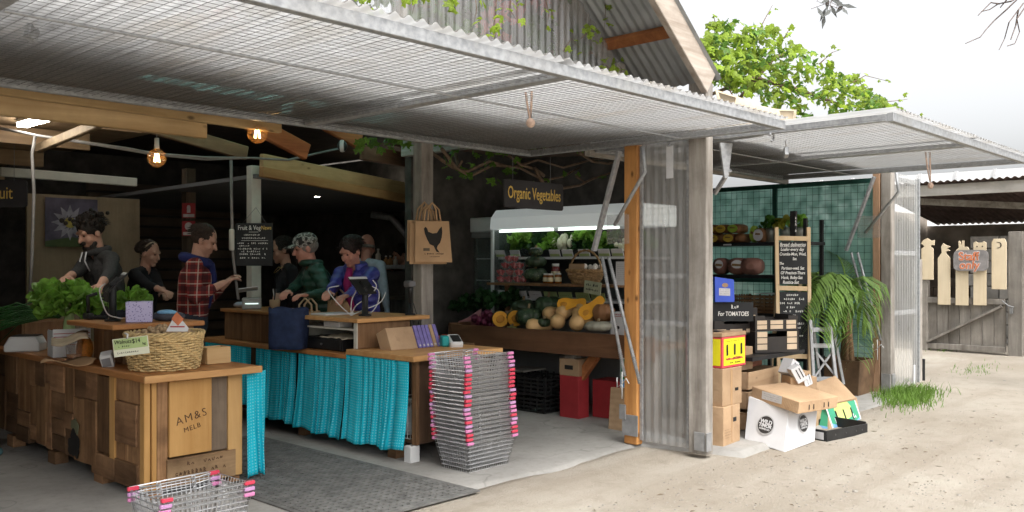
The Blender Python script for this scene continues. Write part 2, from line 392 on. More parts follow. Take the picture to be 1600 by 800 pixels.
# ------------------------------------------------------------------ the market shed
shed = wthing('market_shed', 'open-fronted timber market shed with clear corrugated gable and dark interior', 'building', (6, 8, 0))
def post(x0, x1, y0, y1, z0, z1, m, nm='post', bev=.006): return G().box(x0, x1, y0, y1, z0, z1).build(nm, m, shed, bevel=bev)
p1 = post(5.985, 6.085, 3.56, 3.72, .03, 2.90, GREY)
g = G().box(5.972, 5.984, 3.575, 3.66, .06, .20).box(5.972, 6.04, 3.548, 3.558, .06, .20); g.build('post_bracket', plain('dull_steel', (.30,.30,.30), .6, .4), p1)
st = post(5.98, 6.06, 4.20, 4.33, .02, 2.47, ORANGE, 'stud')
G().box(5.968, 5.979, 4.19, 4.34, .09, .26).box(5.955, 5.967, 4.30, 4.36, .22, .34).build('post_bracket', MC['dull_steel'], st)
p2 = post(9.85, 9.96, 3.58, 3.69, .08, 2.50, GREY)
G().box(9.838, 9.849, 3.585, 3.68, .12, .30).box(9.86, 9.95, 3.568, 3.578, .12, .30).build('post_bracket', MC['dull_steel'], p2)
post(9.85, 9.95, 3.70, 3.78, .08, 2.50, wood('bay_stud', (.42,.27,.17), (.24,.14,.08), 2, 8, .7))
p3 = onx(657, 220, 5.18); post(5.19, 5.33, 5.95, 6.07, 0, 2.95, GREY)
w = dp(396, 260, 8.9); post(w.x-.05, w.x+.06, w.y-.05, w.y+.05, 0, 2.48, PALEP, 'white_post')
w = dp(295, 280, 10.3); post(w.x-.06, w.x+.06, w.y-.06, w.y+.06, 0, 2.6, wood('brown_post', (.16,.12,.08), (.07,.05,.035), 2, 6))
# return panel of clear corrugated sheet between the front post and the stud
rp = G(); corr(rp, (6.035, 3.725, .05), Y, .47, Z3, 2.42, X, .076, .008, 8, 2); rp = rp.build('clear_panel', CLEARP, shed, True)
g = G()
for y in (3.738, 4.182): g.box(6.012, 6.026, y-.014, y+.014, .06, 2.46)
for z in (.10, 1.02, 1.40, 2.40): g.box(6.046, 6.058, 3.75, 4.17, z-.02, z+.02)
g.build('panel_frame', GALV, rp)
G().box(6.012, 6.022, 3.88, 3.94, 2.18, 2.44).build('price_strip', WCARD, rp)
g = G(); wmesh(g, (6.075, 3.76, .95), Y, .42, Z3, 1.5, .05, .0016); g.build('panel_mesh', WIRE, rp, kind='stuff')
# clear panel right of the far post, along the lane
rp = G(); corr(rp, (9.965, 3.60, .08), X, .80, Z3, 2.42, Y, .076, .009, 8, 2); rp = rp.build('clear_panel', CLEARP, shed, True)
g = G()
for z in (.95, 1.62, 2.44): g.box(9.965, 10.76, 3.62, 3.635, z-.025, z+.025)
g.box(10.74, 10.775, 3.585, 3.63, .06, 2.48).build('panel_frame', GALV, rp)
G().box(10.54, 10.58, 3.572, 3.586, .12, .34).build('label_card', WCARD, rp)
post(10.80, 10.90, 3.60, 3.68, .08, 1.55, GREY, 'fence_post')
# front gable: clear corrugated cladding on studs, rafters and a corrugated roof above it
RS = .78                                            # roof pitch
RIDGE = 3.6
def roof_z(x): return 2.98 + RS*(6.1-RIDGE-abs(x-RIDGE))
cl = G(); Nn = int(6.6/.076*8)
def cpt(i, j):
    x = 1.2 + 4.65*i/(Nn-1); return (x, 4.27+.009*math.cos(2*PI*x/.076), 2.62 if j == 0 else roof_z(x)-.06)
cl.grid(cpt, Nn, 2); cl = cl.build('clear_cladding', CLAD, shed, True)
for x in (1.9, 3.6, 5.2): G().box(x-.035, x+.035, 4.30, 4.38, 2.6, roof_z(x)-.12).build('gable_stud', GREY, shed, bevel=.004)
for z in (4.1,): G().box(max(1.3, 2*RIDGE-6.2+(z-2.8)/RS), min(5.8, 6.2-(z-2.8)/RS), 4.385, 4.43, z-.04, z+.04).build('gable_girt', GREYX, shed, bevel=.004)
G().box(5.80, 5.88, 4.24, 4.34, 2.56, 3.12).build('gable_stud', GREY, shed, bevel=.006)
sl_ = Vector((-1, 0, RS)).normalized()
for y, m, wd, hh in ((3.58, wood('barge_rafter', (.50,.44,.38), (.24,.19,.15), 0, 7, .85), .055, .20), (4.32, GREYX, .05, .14), (5.9, RAFT, .05, .14)):
    a = Vector((6.05, y, roof_z(6.05)-.13)); G().bar(a, a+sl_*3.09, wd, hh, (sl_.z, 0, -sl_.x)).build('rafter', m, shed, bevel=.005)
for t in (.55, 1.35, 2.2, 2.9):
    a = Vector((6.13, 0, roof_z(6.13)-.045))+sl_*t; G().bar((a.x, 3.62, a.z), (a.x, 6.1, a.z), .09, .05, (sl_.z, 0, -sl_.x)).build('purlin', RAFT, shed, bevel=.004)
rf = G(); corr(rf, Vector((6.16, 3.53, roof_z(6.16))), Y, 2.6, sl_, 3.26, Vector((RS,0,1)).normalized(), .076, .009, 6, 2)
IRON = plain('roof_iron', (.36,.37,.37), .55, .3, .25, 3); rf.build('roof_sheet', IRON, shed, True)
rf = G(); corr(rf, Vector((1.04, 3.53, roof_z(1.04))), Y, 2.6, Vector((1,0,RS)).normalized(), 3.26, Vector((-RS,0,1)).normalized(), .076, .009, 6, 2); rf.build('roof_sheet', POLY, shed, True)
G().box(-1, 1.1, 4.3, 12.6, 2.95, 3.0).build('side_roof', IRON, shed)
G().box(1.1, 5.95, 4.46, 5.72, 2.74, 2.77).build('soffit_lining', wood('soffit_ply', (.30,.22,.14), (.2,.14,.085), 0, 4, .8), shed)
G().box(5.99, 6.07, 3.725, 7.2, 2.62, 2.84).build('side_beam', GREYY, shed, bevel=.006)
G().box(5.99, 6.06, 4.4, 7.2, 2.86, 3.02).build('side_beam', wood('dark_side_beam', (.16,.15,.13), (.07,.065,.06), 1, 7, .85), shed, bevel=.006)
# bay roof to the right (rusty corrugated, low)
br = G(); corr(br, (6.15, 3.75, 2.58), X, 3.85, Vector((0, 1, .06)).normalized(), 4.0, Z3, .076, .009, 6, 2)
br.build('bay_roof', plain('rusty_iron', (.12,.085,.06), .8, .1, .5, 4), shed, True)
G().box(6.1, 9.9, 4.78, 4.84, 2.44, 2.56).build('bay_beam', GREYX, shed, bevel=.005)
G().box(6.15, 9.9, 3.75, 3.80, 2.60, 2.74).build('fascia_board', wood('fascia', (.46,.40,.33), (.26,.2,.15), 0, 7, .85), shed, bevel=.005)
# dark inner walls, ceiling and floor stage
G().box(-1, 12, 12.6, 12.8, 0, 4.2).build('back_wall', DARKW, shed)
G().box(-1.2, -1, 4.3, 12.8, 0, 6).build('side_wall', DARKW, shed)
G().box(7.95, 8.08, 4.9, 12.6, 0, 3.0).build('dividing_wall', DARKW, shed)
SKYL = ((3.2, 4.6, 6.2, 7.6), (4.7, 5.15, 6.2, 8.6), (5.4, 6.3, 6.5, 7.9), (3.2, 4.6, 8.3, 10.2))  # last opening is unseen, added to light the people below
xsp = sorted({-1, 7.95} | {q for r in SKYL for q in r[:2]}); ysp = sorted({5.75, 12.6} | {q for r in SKYL for q in r[2:]})
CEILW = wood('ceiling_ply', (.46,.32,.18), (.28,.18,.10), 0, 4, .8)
for xa, xb in zip(xsp[:-1], xsp[1:]):
    run = None
    for ya, yb in list(zip(ysp[:-1], ysp[1:]))+[(99, 99)]:
        hole = ya == 99 or any(r[0] <= xa and xb <= r[1] and r[2] <= ya and yb <= r[3] for r in SKYL)
        if not hole: run = (run[0] if run else ya, yb)
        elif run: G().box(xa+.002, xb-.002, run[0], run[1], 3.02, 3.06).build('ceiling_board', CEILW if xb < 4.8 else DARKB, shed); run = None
for k, (x0, x1, y0, y1) in enumerate(SKYL):
    G().box(x0-.03, x1+.03, y0-.03, y1+.03, 3.065, 3.07).build('skylight_and_fill_sheet', TURQ if k != 3 else POLY, shed)  # turquoise sheets are roofing, the clear one an added opening for fill light
G().add([(-1,6.15,2.76),(3.15,6.15,2.76),(3.15,11.9,2.42),(-1,11.9,2.42),(-1,6.15,2.79),(3.15,6.15,2.79),(3.15,11.9,2.45),(-1,11.9,2.45)], [(0,3,2,1),(4,5,6,7),(0,1,5,4),(1,2,6,5),(2,3,7,6),(3,0,4,7)]).build('sloped_lining', CEILW, shed)
for i in range(5):
    y_ = 6.9+1.1*i; G().box(-1, 3.15, y_, y_+.045, 2.60-.059*(y_-6.15), 2.745-.059*(y_-6.15)).build('ceiling_joist', wood('joist', (.30,.20,.11), (.16,.10,.055), 0, 6), shed, bevel=.004)
for i in range(14): G().box(4.9, 7.2, 12.52, 12.59, .5+.155*i, .62+.155*i).build('wall_slat', wood('dark_slat', (.20,.155,.115), (.10,.075,.055), 0, 5), shed, bevel=.004)
def beam(a, b, w_, h_, m, nm='beam'): return G().bar(a, b, w_, h_).build(nm, m, shed, bevel=.006)
beam((-.8, 5.62, 2.60), (3.55, 5.62, 2.55), .05, .21, PINE)
beam((-.8, 6.05, 2.50), (3.20, 6.05, 2.485), .05, .15, PINE)
beam((-.8, 5.85, 2.545), (2.7, 5.85, 2.55), .12, .05, RAFT)
beam(ony(318, 152, 7.0), ony(480, 238, 7.0), .06, .15, RAFT, 'rafter')
beam(ony(460, 165, 7.4), ony(562, 222, 7.4), .06, .15, RAFT, 'rafter')
beam(ony(110, 160, 7.6), ony(385, 240, 7.6), .06, .13, wood('old_rafter', (.24,.16,.09), (.1,.065,.035), 0, 6), 'rafter')
beam(ony(0, 268, 9.6), ony(213, 285, 9.6), .05, .09, PALEP)
beam(ony(60, 232, 7.9), ony(205, 172, 6.4), .05, .07, wood('old_batten', (.24,.18,.11), (.12,.08,.045), 0, 6), 'batten')
beam(dp(408, 252, 8.8), dp(672, 303, 10.8), .06, .15, PINE); beam(dp(408, 268, 8.75), dp(672, 318, 10.75), .07, .10, wood('fascia_pine', (.52,.30,.13), (.33,.17,.06), 0, 6, .6))
beam(dp(565, 238, 9.6), dp(735, 268, 11.2), .07, .16, wood('long_beam', (.22,.12,.07), (.1,.05,.03), 0, 6))
beam(dp(680, 315, 10.6), dp(760, 330, 11.6), .06, .16, wood('reddish_beam', (.22,.09,.05), (.1,.04,.025), 0, 6))
a0, a1, a2, a3 = dp(400, 278, 8.8), dp(760, 330, 11.6), Vector((7.9, 12.5, 2.28)), Vector((4.6, 12.5, 2.3))
G().add([a0, a1, a2, a3]+[p+Vector((0,0,.04)) for p in (a0, a1, a2, a3)], [(0,1,2,3),(4,7,6,5),(0,4,5,1),(1,5,6,2),(2,6,7,3),(3,7,4,0)]).build('kitchen_ceiling', plain('dark_plasterboard', (.16,.16,.16), .8, 0, .1, 2), shed)
beam(dp(590, 335, 12.2), dp(600, 338, 12.2), .05, .05, GALV, 'duct'); G().tube([dp(580, 335, 12), dp(612, 340, 12), dp(640, 372, 12), dp(645, 420, 12)], .05, 10).build('duct', GALV, shed, True)
w0, w1 = ony(42, 302, 10.4), ony(205, 302, 10.4)
G().box(w0.x, w1.x+.1, 10.4, 10.44, 0, w0.z).build('plywood_partition', wood('partition_ply', (.30,.235,.15), (.2,.15,.09), 2, 4, .7), shed)
# wire-panel end wall of the right bay with green shade cloth behind
G().box(9.93, 9.945, 3.80, 7.4, .2, 2.45).build('shade_cloth', SHADE, shed)
g = G(); wmesh(g, (9.915, 3.82, .2), Y, 3.5, Z3, 2.25, .075, .0022); g.build('wire_panel', plain('green_wire', (.02,.07,.055), .5, .2), shed, kind='stuff')
for z in (1.30, 2.42): G().box(9.87, 9.905, 3.8, 7.4, z-.025, z+.025).build('panel_rail', plain('dark_green_rail', (.02,.075,.06), .5), shed)
for y in (4.95, 6.1): G().box(9.87, 9.905, y-.025, y+.025, .05, 2.40).build('panel_post', MC['dark_green_rail'], shed)
G().box(6.3, 9.9, 7.4, 7.5, 0, 2.9).build('bay_back_wall', DARKW, shed)
# canvas scrap and fascia timbers in front of the vine
g = G()
pts = [ony(1118, 140, 3.74), ony(1150, 152, 3.70), ony(1185, 163, 3.68), ony(1215, 170, 3.7), ony(1240, 172, 3.72)]
low = [Vector((p.x, p.y-.02, 2.60)) for p in pts]
g.grid(lambda i, j: pts[i].lerp(low[i], j/3) + Vector((0, -.03*math.sin(i*2+j), 0)), 5, 4, (0, .006, 0)); g.build('canvas_flap', plain('canvas', (.50,.41,.29), .9, 0, .1, 6), shed, True)

# ------------------------------------------------------------------ tilt-up doors standing open as awnings
def tilt_door(label, x0, x1, y0, y1, z, crosses, mid, lipz=.02):
    d = wthing('tilt_door', label, 'door', ((x0+x1)/2, (y0+y1)/2, z), 'tilt doors standing open')
    def rail(a, b, w_=.045, h_=.05, nm='frame_rail'): return G().bar(a, b, w_, h_).build(nm, GALV, d, bevel=.003)
    rail((x0, y0, z), (x1, y0, z), .045, .06); rail((x0, y1, z), (x1, y1, z))
    rail((x0+.022, y0+.024, z), (x0+.022, y1-.024, z)); rail((x1-.022, y0+.024, z), (x1-.022, y1-.024, z))
    for c in crosses: rail((c, y0+.024, z-.004), (c, y1-.024, z-.004), .075, .035, 'cross_bar')
    rail((x0+.05, mid, z-.022), (x1-.05, mid, z-.022), .007, .010, 'mid_bar')
    g = G(); wmesh(g, (x0, y0+.03, z-.012), X, x1-x0, Y, y1-y0-.06, .05, .0015, 3); g.build('wire_mesh', WIRE, d, kind='stuff')
    lens = [x0]+list(crosses)+[x1]
    for a, b in zip(lens[:-1], lens[1:]):
        g = G(); corr(g, (a-.02 if a == x0 else a-.06, y0-.045, z+.048+(.004 if a == x0 else 0)), X, b-a+(.02 if a == x0 else .06), Y, y1-y0+.22, Z3, .076, .011, 8, 2); g.build('corrugated_sheet', POLY, d, True)
    return d
D1 = tilt_door('long wire-mesh tilt door raised flat over the counters', 1.10, 5.97, 2.93, 5.34, 2.49, (3.58,), 3.74)
D2 = tilt_door('shorter wire-mesh tilt door raised over the bread bay', 6.12, 9.62, 2.23, 4.72, 2.49, (7.95,), 3.9)
tilt_door('wire-mesh tilt door at the very left edge, mostly out of frame', -3.9, 1.03, 2.93, 5.34, 2.49, (-1.4,), 3.74)
def door_arms(d, x, a, b, c, e, f, s1, s2, s3, s4, hook):
    g = G().bar(onx(*a, x), onx(*b, x), .03, .05, X); g.build('lift_arm', GALV, d, bevel=.003)
    g = G().tube([onx(*c, x-.05), onx(*e, x-.05), onx(*f, x-.05)], .016, 8); g.build('swing_arm', GALV, d, True)
    for p, q in ((s1, s2), (s3, s4)):
        P0, P1_ = onx(*p, x+.02), onx(*q, x+.02); n = 60; L = (P1_-P0)
        dx = L.normalized(); px = dx.cross(X).normalized(); py = dx.cross(px)
        g = G().cyl(P0, P1_, .014, n=8)
        g.tube([P0+L*(i/240) + (px*math.cos(i*1.6)+py*math.sin(i*1.6))*.016 for i in range(241)], .0035, 3, cap=False); g.build('counter_spring', GALV, d, True)
    h = onx(*hook, x); g = G().tube([h+Vector((0, 0, .10)), h, h+Vector((0, .05, -.03)), h+Vector((0, .05, .05))], .005, 5).tube([h, h+Vector((0, -.04, .05)), h+Vector((0, -.07, .01))], .005, 5).tube([h, h+Vector((0,0,-.12))], .004, 5); g.build('hook', WHITE, d, True)
door_arms(D1, 5.90, (968, 236), (928, 392), (1004, 230), (1008, 268), (960, 352), (941, 402), (976, 588), (951, 402), (1000, 600), (972, 600))
G().box(5.86, 5.868, onx(982, 350, 5.86).y, onx(948, 350, 5.86).y, 1.66, 1.90).build('guard_plate', PVC, D1)
door_arms(D2, 9.75, (1366, 276), (1322, 392), (1400, 268), (1404, 300), (1352, 364), (1330, 395), (1366, 528), (1340, 395), (1376, 532), (1371, 545))
G().box(9.71, 9.718, onx(1376, 340, 9.71).y, onx(1340, 340, 9.71).y, 1.78, 2.02).build('guard_plate', PVC, D2)
g = G().bar(ony(1113, 217, 3.66), ony(1190, 206, 3.2), .05, .06); g.prism([(-.05, 0), (.06, 0), (.02, -.27), (-.01, -.27)], .02, TR(ony(1132, 224, 3.5), PI/2, 0, -.5)); g.tube([ony(1140, 266, 3.5), ony(1117, 302, 3.68)], .02, 6); g.build('door_bracket', GALV, D2)
def padlock(p, label, s=1.0):
    t = thing('padlock', label, 'padlock', p, .6)
    G().box(-.028*s, .028*s, -.014*s, .014*s, -.06*s, 0, TR((0,0,0), 0, .35, 0)).build('body', GALV, t, bevel=.004)
    G().tube([Vector((.02*s*math.cos(a), 0, .035*s+.02*s*math.sin(a))) for a in [PI*i/8 for i in range(9)]]+[Vector((-.02*s, 0, 0))], .005*s, 6).build('shackle', CHROME, t, True)
    return t
padlock(dp(52, 42, 3.9), 'grey padlock hanging from the door latch at top left', 1.1)
padlock(dp(1228, 232, 6.6), 'grey padlock hanging under the corner between both tilt doors', 1.1)
for px, py, d in ((84, 22, 3.9), (1044, 222, 7.0), (1206, 214, 6.6)):
    p = dp(px, py, d); g = G().tube([p+Vector((.03*math.cos(a), 0, .03*math.sin(a))) for a in [-PI*.6+PI*1.5*i/10 for i in range(11)]], .008, 6); g.build('latch_hook', GALV, D1, True)
def rope_pull(a, b, low, label):
    g = G(); pts = [a, a.lerp(low, .5)+Vector((.0,0,-.02)), low, b.lerp(low, .5)+Vector((0,0,-.02)), b]; g.tube(pts, .007, 6); g.ball(low, (.028,.028,.03), 8, 6)
    tag(g.build('rope_pull', ROPE, None, True), label, 'rope')
rope_pull(dp(818, 120, 5.35), dp(831, 136, 5.35), dp(829, 192, 5.35), 'pink rope pull knotted under the long tilt door')
rope_pull(dp(1446, 238, 8.2), dp(1453, 236, 8.2), dp(1454, 290, 8.2), 'pink rope pull dangling from the outer edge of the shorter tilt door')

# ------------------------------------------------------------------ gate, lean-to and what stands beyond
gx = 13.95
gt = wthing('lane_gate', 'weathered plank gate across the lane with pale cut-out pickets and painted sign', 'gate', (gx, 4.0, .2))
ga, gb = onx(1447, 545, gx), onx(1572, 552, gx); y0, y1 = gb.y, ga.y; zb = .24
G().box(gx-.05, gx-.01, y0, y1, .92, 1.0).build('top_rail', GATEW, gt, bevel=.004); G().box(gx-.05, gx-.01, y0, y1, zb, zb+.08).build('bottom_rail', GATEW, gt, bevel=.004)
n = 7
for i in range(n):
    a = y0+(y1-y0)*i/n; G().box(gx, gx+.022, a+.004, a+(y1-y0)/n-.004, zb+.01, .97).build('plank', GATEW, gt, bevel=.003)
G().bar((gx-.03, y1-.04, zb+.10), (gx-.03, y0+.04, .90), .035, .09, X).build('brace', GATEW, gt, bevel=.004)
def outline_rect(w_, h_, topf): return [(-w_/2, 0), (w_/2, 0)] + topf
tops = [ [(.085,1.0),(.05,1.03),(.055,1.06),(.10,1.05),(.10,1.13),(.055,1.12),(.0,1.16),(-.06,1.13),(-.09,1.08),(-.04,1.04),(-.085,1.0)],
         [(.085,.98),(.03,1.05),(.03,1.08),(.09,1.09),(.04,1.12),(.09,1.15),(.03,1.17),(-.01,1.20),(-.04,1.15),(-.03,1.06),(-.085,.98)],
         [(.085,1.0),(.06,1.02),(.10,1.06),(.08,1.11),(.03,1.11),(.03,1.20),(.0,1.20),(0,1.13),(-.03,1.20),(-.05,1.19),(-.04,1.10),(-.08,1.06),(-.085,1.0)],
         [(.085,.98),(.04,.99),(.04,1.03),(.085,1.04),(.085,1.15),(.05,1.17),(.03,1.15),(-.03,1.15),(-.05,1.17),(-.085,1.15),(-.085,1.04),(-.03,1.03),(-.03,.99),(-.085,.98)],
         [(.095,1.13),(.07,1.18),(-.07,1.18),(-.095,1.13)] ]
for k, (px, py, pb) in enumerate(((1449, 372, 437), (1475, 380, 476), (1503, 376, 477), (1531, 377, 477), (1561, 373, 452))):
    t, b = onx(px, py, gx-.085), onx(px, pb, gx-.085); h = max(q[1] for q in tops[k]); H_ = t.z-b.z
    poly = [(-.085 if k < 4 else -.095, 0), (.085 if k < 4 else .095, 0)] + [(x_, H_-(h-y_)) for x_, y_ in tops[k]]
    m = Matrix.Translation(Vector((gx-.07, t.y, b.z))) @ Matrix(((0,0,-1,0),(-1,0,0,0),(0,1,0,0),(0,0,0,1)))
    pk = G().prism(poly, .02, m).build('picket', PICKET, gt, bevel=.002)
    if k == 4: G().prism([(.03*math.cos(a)*1.5-.01, H_-.09+.045*math.sin(a)) for a in [-2+4*i/8 for i in range(9)]]+[(.02*math.cos(a)+.0, H_-.09+.035*math.sin(a)) for a in [1.7-3.4*i/8 for i in range(9)]], .024, m).build('moon_cutout', BLACK, pk)
    if k == 3:
        for s in (-.035, .035): G().prism([(s+.01*math.cos(a), H_-.075+.01*math.sin(a)) for a in [2*PI*i/8 for i in range(8)]], .023, m).build('eye_hole', BLACK, pk)
FONT_CACHE = {}
def text(s, size, mat, parent, m, name='lettering', xs=1.0, shear=0, bold=0, thick=.0015, align='CENTER', space=1.0):
    cu = bpy.data.curves.new('t', 'FONT'); cu.body = s; cu.size = size; cu.align_x = align; cu.align_y = 'CENTER'; cu.shear = shear; cu.offset = bold; cu.extrude = thick; cu.space_character = space
    cu.resolution_u = 3
    o = bpy.data.objects.new('t', cu); me = bpy.data.meshes.new_from_object(o); bpy.data.objects.remove(o)
    me.transform(m @ Matrix.Diagonal((xs, 1, 1, 1))); me.materials.clear(); me.materials.append(mat)
    return link(name, me, parent)
def face_m(o, right, up=(0,0,1)):      # text placed at o, reading along right, facing right x up
    r = Vector(right).normalized(); u = Vector(up); u = (u - r*u.dot(r)).normalized(); n = r.cross(u)
    return Matrix(((r.x,u.x,n.x,o[0]),(r.y,u.y,n.y,o[1]),(r.z,u.z,n.z,o[2]),(0,0,0,1)))
sp_ = onx(1517, 407, gx-.12); m = face_m((gx-.118, sp_.y, sp_.z), (0,-1,0))
rr = lambda w_, h_, r: [(sx*(w_/2-r)+r*math.cos(a), sy*(h_/2-r)+r*math.sin(a)) for sx, sy, st0 in ((1,1,0),(-1,1,PI/2),(-1,-1,PI),(1,-1,1.5*PI)) for a in [st0+PI/2*i/4 for i in range(5)]]
sg = G().prism(rr(.46, .30, .07), .018, m).build('staff_sign', plain('sign_grey', (.22,.205,.20), .7), gt)
SORG = plain('sign_orange', (.52,.17,.08), .7); SPALE = plain('sign_pale', (.48,.46,.46), .8)
for off, mt, b_ in ((.0195, SPALE, .011), (.022, SORG, .004)):
    text('Staff', .165, mt, sg, m @ Matrix.Translation((-.02, .055, off)), xs=.95, shear=-.1, bold=b_); text('only', .165, mt, sg, m @ Matrix.Translation((-.02, -.07, off)), xs=.95, shear=.1, bold=b_)
for px in (1441, 1588):
    p = onx(px, 545, gx); G().box(gx-.06, gx+.06, p.y-.09, p.y+.09, 0, 1.25 if px < 1500 else 1.95).build('gate_post', GATEW, gt, bevel=.006)
g = G().tube([onx(1566, 470, gx-.09), onx(1576, 478, gx-.1), onx(1584, 480, gx-.09)], .008, 5); g.box(gx-.11, gx-.08, onx(1583,480,gx).y-.02, onx(1583,480,gx).y+.02, .80, .88); g.build('chain', WIRE, gt)
lt = wthing('lean_to', 'dark open lean-to with corrugated roof behind the gate', 'shed', (15.5, 4, .25))
f0, f1 = onx(1425, 300, 14.25), onx(1640, 286, 14.25)
zf = (f0.z+f1.z)/2
G().box(14.22, 14.27, f1.y-3, f0.y+.6, zf-.09, zf+.08).build('fascia', wood('lean_to_fascia', (.62,.60,.56), (.42,.39,.35), 1, 6, .85), lt, bevel=.005)
g = G(); corr(g, (14.1, f1.y-3, zf+.115), Y, f0.y-f1.y+3.7, Vector((1,0,-.14)).normalized(), 3.6, Z3, .10, .014, 6, 2); g.build('roof_sheet', plain('lean_to_roof', (.10,.07,.062), .8, .1, .4, 4), lt, True)
G().bar((14.4, f0.y+.3, zf-.12), (16.8, f1.y-2, zf-.42), .06, .10).build('brace', GREYX, lt)
G().box(17.4, 17.6, -2, 9, 0, 2.2).build('back_wall', plain('lean_to_wall', (.24,.205,.17), .9, 0, .4, 3), lt)
G().box(14.3, 17.4, f0.y+.8, f0.y+.9, 0, 2.4).build('side_wall', MC['lean_to_wall'], lt)
for r_ in range(9):
    for c_ in range(4):
        yy = 3.95-.42*c_+(.2 if r_ % 2 else 0); G().box(15.4, 15.55, yy, yy+.405, .15+.2*r_, .335+.2*r_).build('block', plain('wall_block', (.30,.285,.26), .9, 0, .2, 6, .2, .2, (.75,1.1)), lt, bevel=.006)
for c_ in range(6):
    for r_ in range(8):
        yy = 4.35+.3*c_+(.15 if r_ % 2 else 0); G().box(16.4, 16.5, yy, yy+.285, .3+.16*r_, .445+.16*r_).build('block', plain('dark_brick', (.16,.125,.10), .9, 0, .2, 6, .2, .2, (.7,1.1)), lt, bevel=.006)
bh = wthing('pale_shed', 'pale vertical-clad building far beyond the lean-to roof', 'building', (24, 4, 0))
G().box(26, 26.3, -3, 12, 0, 4.0).build('wall', plain('pale_cladding', (.80,.82,.84), .6, 0, .04, 1), bh)
for i in range(16): G().box(25.93, 25.99, -2.8+i*.95, -2.72+i*.95, 0, 4.02).build('batten', plain('pale_batten', (.62,.63,.65), .6), bh)
# ------------------------------------------------------------------ vegetation
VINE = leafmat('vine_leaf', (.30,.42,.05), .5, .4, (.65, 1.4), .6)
VINED = leafmat('vine_leaf_painted_shade', (.11,.22,.03), .5, .4, (.6, 1.3), .4)  # darker copy of the vine leaf, with shade put into its colour
STEM = plain('vine_wood', (.16,.11,.075), .9, 0, .35, 20, .4)
def leaf_mesh(k):
    r = random.Random(k); out = []
    for i, (a, q) in enumerate(((-90,.10),(-60,.55),(-38,.72),(-15,.52),(12,.92),(32,.58),(62,.80),(90,1.05),(118,.80),(148,.58),(168,.92),(195,.52),(218,.72),(240,.55))):
        q *= r.uniform(.9, 1.1); out.append((q*.5*math.cos(math.radians(a)), q*.5*math.sin(math.radians(a)), r.uniform(-.07, .05)-.10*q*q))
    g = G(); vs = [(0, .02, .04)]+out; n = len(out); g.add(vs, [(0, 1+i, 1+(i+1) % n) for i in range(n)]); return g
LEAVES = []
for k in range(5):
    me = leaf_mesh(k).mesh('leaf', True); me.materials.append(VINE); LEAVES.append(me)
LEAVESD = []
for k in range(3):
    me = leaf_mesh(20+k).mesh('leaf', True); me.materials.append(VINED); LEAVESD.append(me)
def put_leaf(p, size, parent, dark=False, face=None, rnd=random):
    o = link('leaf', rnd.choice(LEAVESD if dark else LEAVES), parent); o.location = p; o.scale = (size,)*3
    o.rotation_euler = (rnd.gauss(.9, .5), rnd.gauss(0, .45), math.atan2(-CB, CA)+ rnd.gauss(0, .9)); return o
def add_leaf(g, p, size, r):
    m = TR(p, r.gauss(.9, .55), r.gauss(0, .5), math.atan2(-CB, CA)+r.gauss(0, 1.0)) @ Matrix.Scale(size, 4)
    lg = LG[r.randrange(5)]; g.add([m @ Vector(q) for q in lg.v], lg.f)
LG = [leaf_mesh(k) for k in range(5)]
vine = wthing('grapevine', 'bright green grapevine spilling over the roof behind the shorter tilt door', 'vine', (7.5, 4.3, 2.7))
R = random.Random(3)
topl = [(1090, 60), (1110, 38), (1150, 30), (1185, 45), (1215, 40), (1240, 62), (1270, 82), (1300, 100), (1330, 112), (1352, 130), (1380, 142), (1400, 165), (1420, 182)]
botl = [(1090, 118), (1110, 132), (1140, 140), (1175, 150), (1200, 168), (1225, 190), (1420, 192)]
def lerp_tab(t, x):
    for (a, ya), (b, yb) in zip(t[:-1], t[1:]):
        if a <= x <= b: return ya+(yb-ya)*(x-a)/(b-a)
    return t[-1][1]
pts = []
while len(pts) < 1500:
    px = 1092+320*R.random()**1.25; a, b = lerp_tab(topl, px), lerp_tab(botl, px)
    py = a+(b-a)*R.random()
    if noise.noise((px*.02, py*.03, 1)) < -.34+.25*(py < a+12): continue
    edge = (py-a)/max(1, b-a); y = 3.88+R.random()*1.1*(.35+.65*edge)
    pts.append((y, ony(px, py, y)))
pts.sort(key=lambda q: q[0])
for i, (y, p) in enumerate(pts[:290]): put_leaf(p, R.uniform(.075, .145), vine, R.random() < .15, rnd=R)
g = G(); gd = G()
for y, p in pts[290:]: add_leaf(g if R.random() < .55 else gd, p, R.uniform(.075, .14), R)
g.build('leaf_mass', VINE, vine, kind='stuff'); gd.build('painted_shade_leaf_mass', VINED, vine, kind='stuff')  # the darker mass carries shade in its leaf colour
def shoot(pp, r0=.006, n=6, leaves=5, parent=None, y=None, size=(.05, .10), dark=False):
    P_ = [ony(a, b, y) for a, b in pp]; o = G().tube(P_, [r0*(1-.7*i/(len(P_)-1)) for i in range(len(P_))], 5).build('stem', STEM, parent, True)
    for i in range(leaves):
        t = (i+.6)/leaves*(len(P_)-1); k = min(int(t), len(P_)-2); p = P_[k].lerp(P_[k+1], t-k); put_leaf(p+Vector((R.gauss(0,.03), -.02, R.gauss(0,.03))), R.uniform(*size), parent, dark, rnd=R)
for pp in ([(1180,60),(1195,30),(1207,8)], [(1225,60),(1236,40)], [(1280,100),(1300,82),(1312,78)], [(1330,130),(1352,118),(1392,128)], [(1370,160),(1395,158),(1418,155)], [(1120,45),(1115,25)], [(1390,175),(1410,180),(1440,188)], [(1140,140),(1150,160),(1165,150)]):
    shoot(pp, .007, 5, 5, vine, 4.0, (.05, .10))
g = G()
for a, b, c in (((1105,150),(1180,120),(1260,150)), ((1130,120),(1220,130),(1330,170)), ((1150,160),(1210,90),(1240,80))):
    g.tube([ony(*a, 4.4), ony(*b, 4.35), ony(*c, 4.5)], .018, 6)
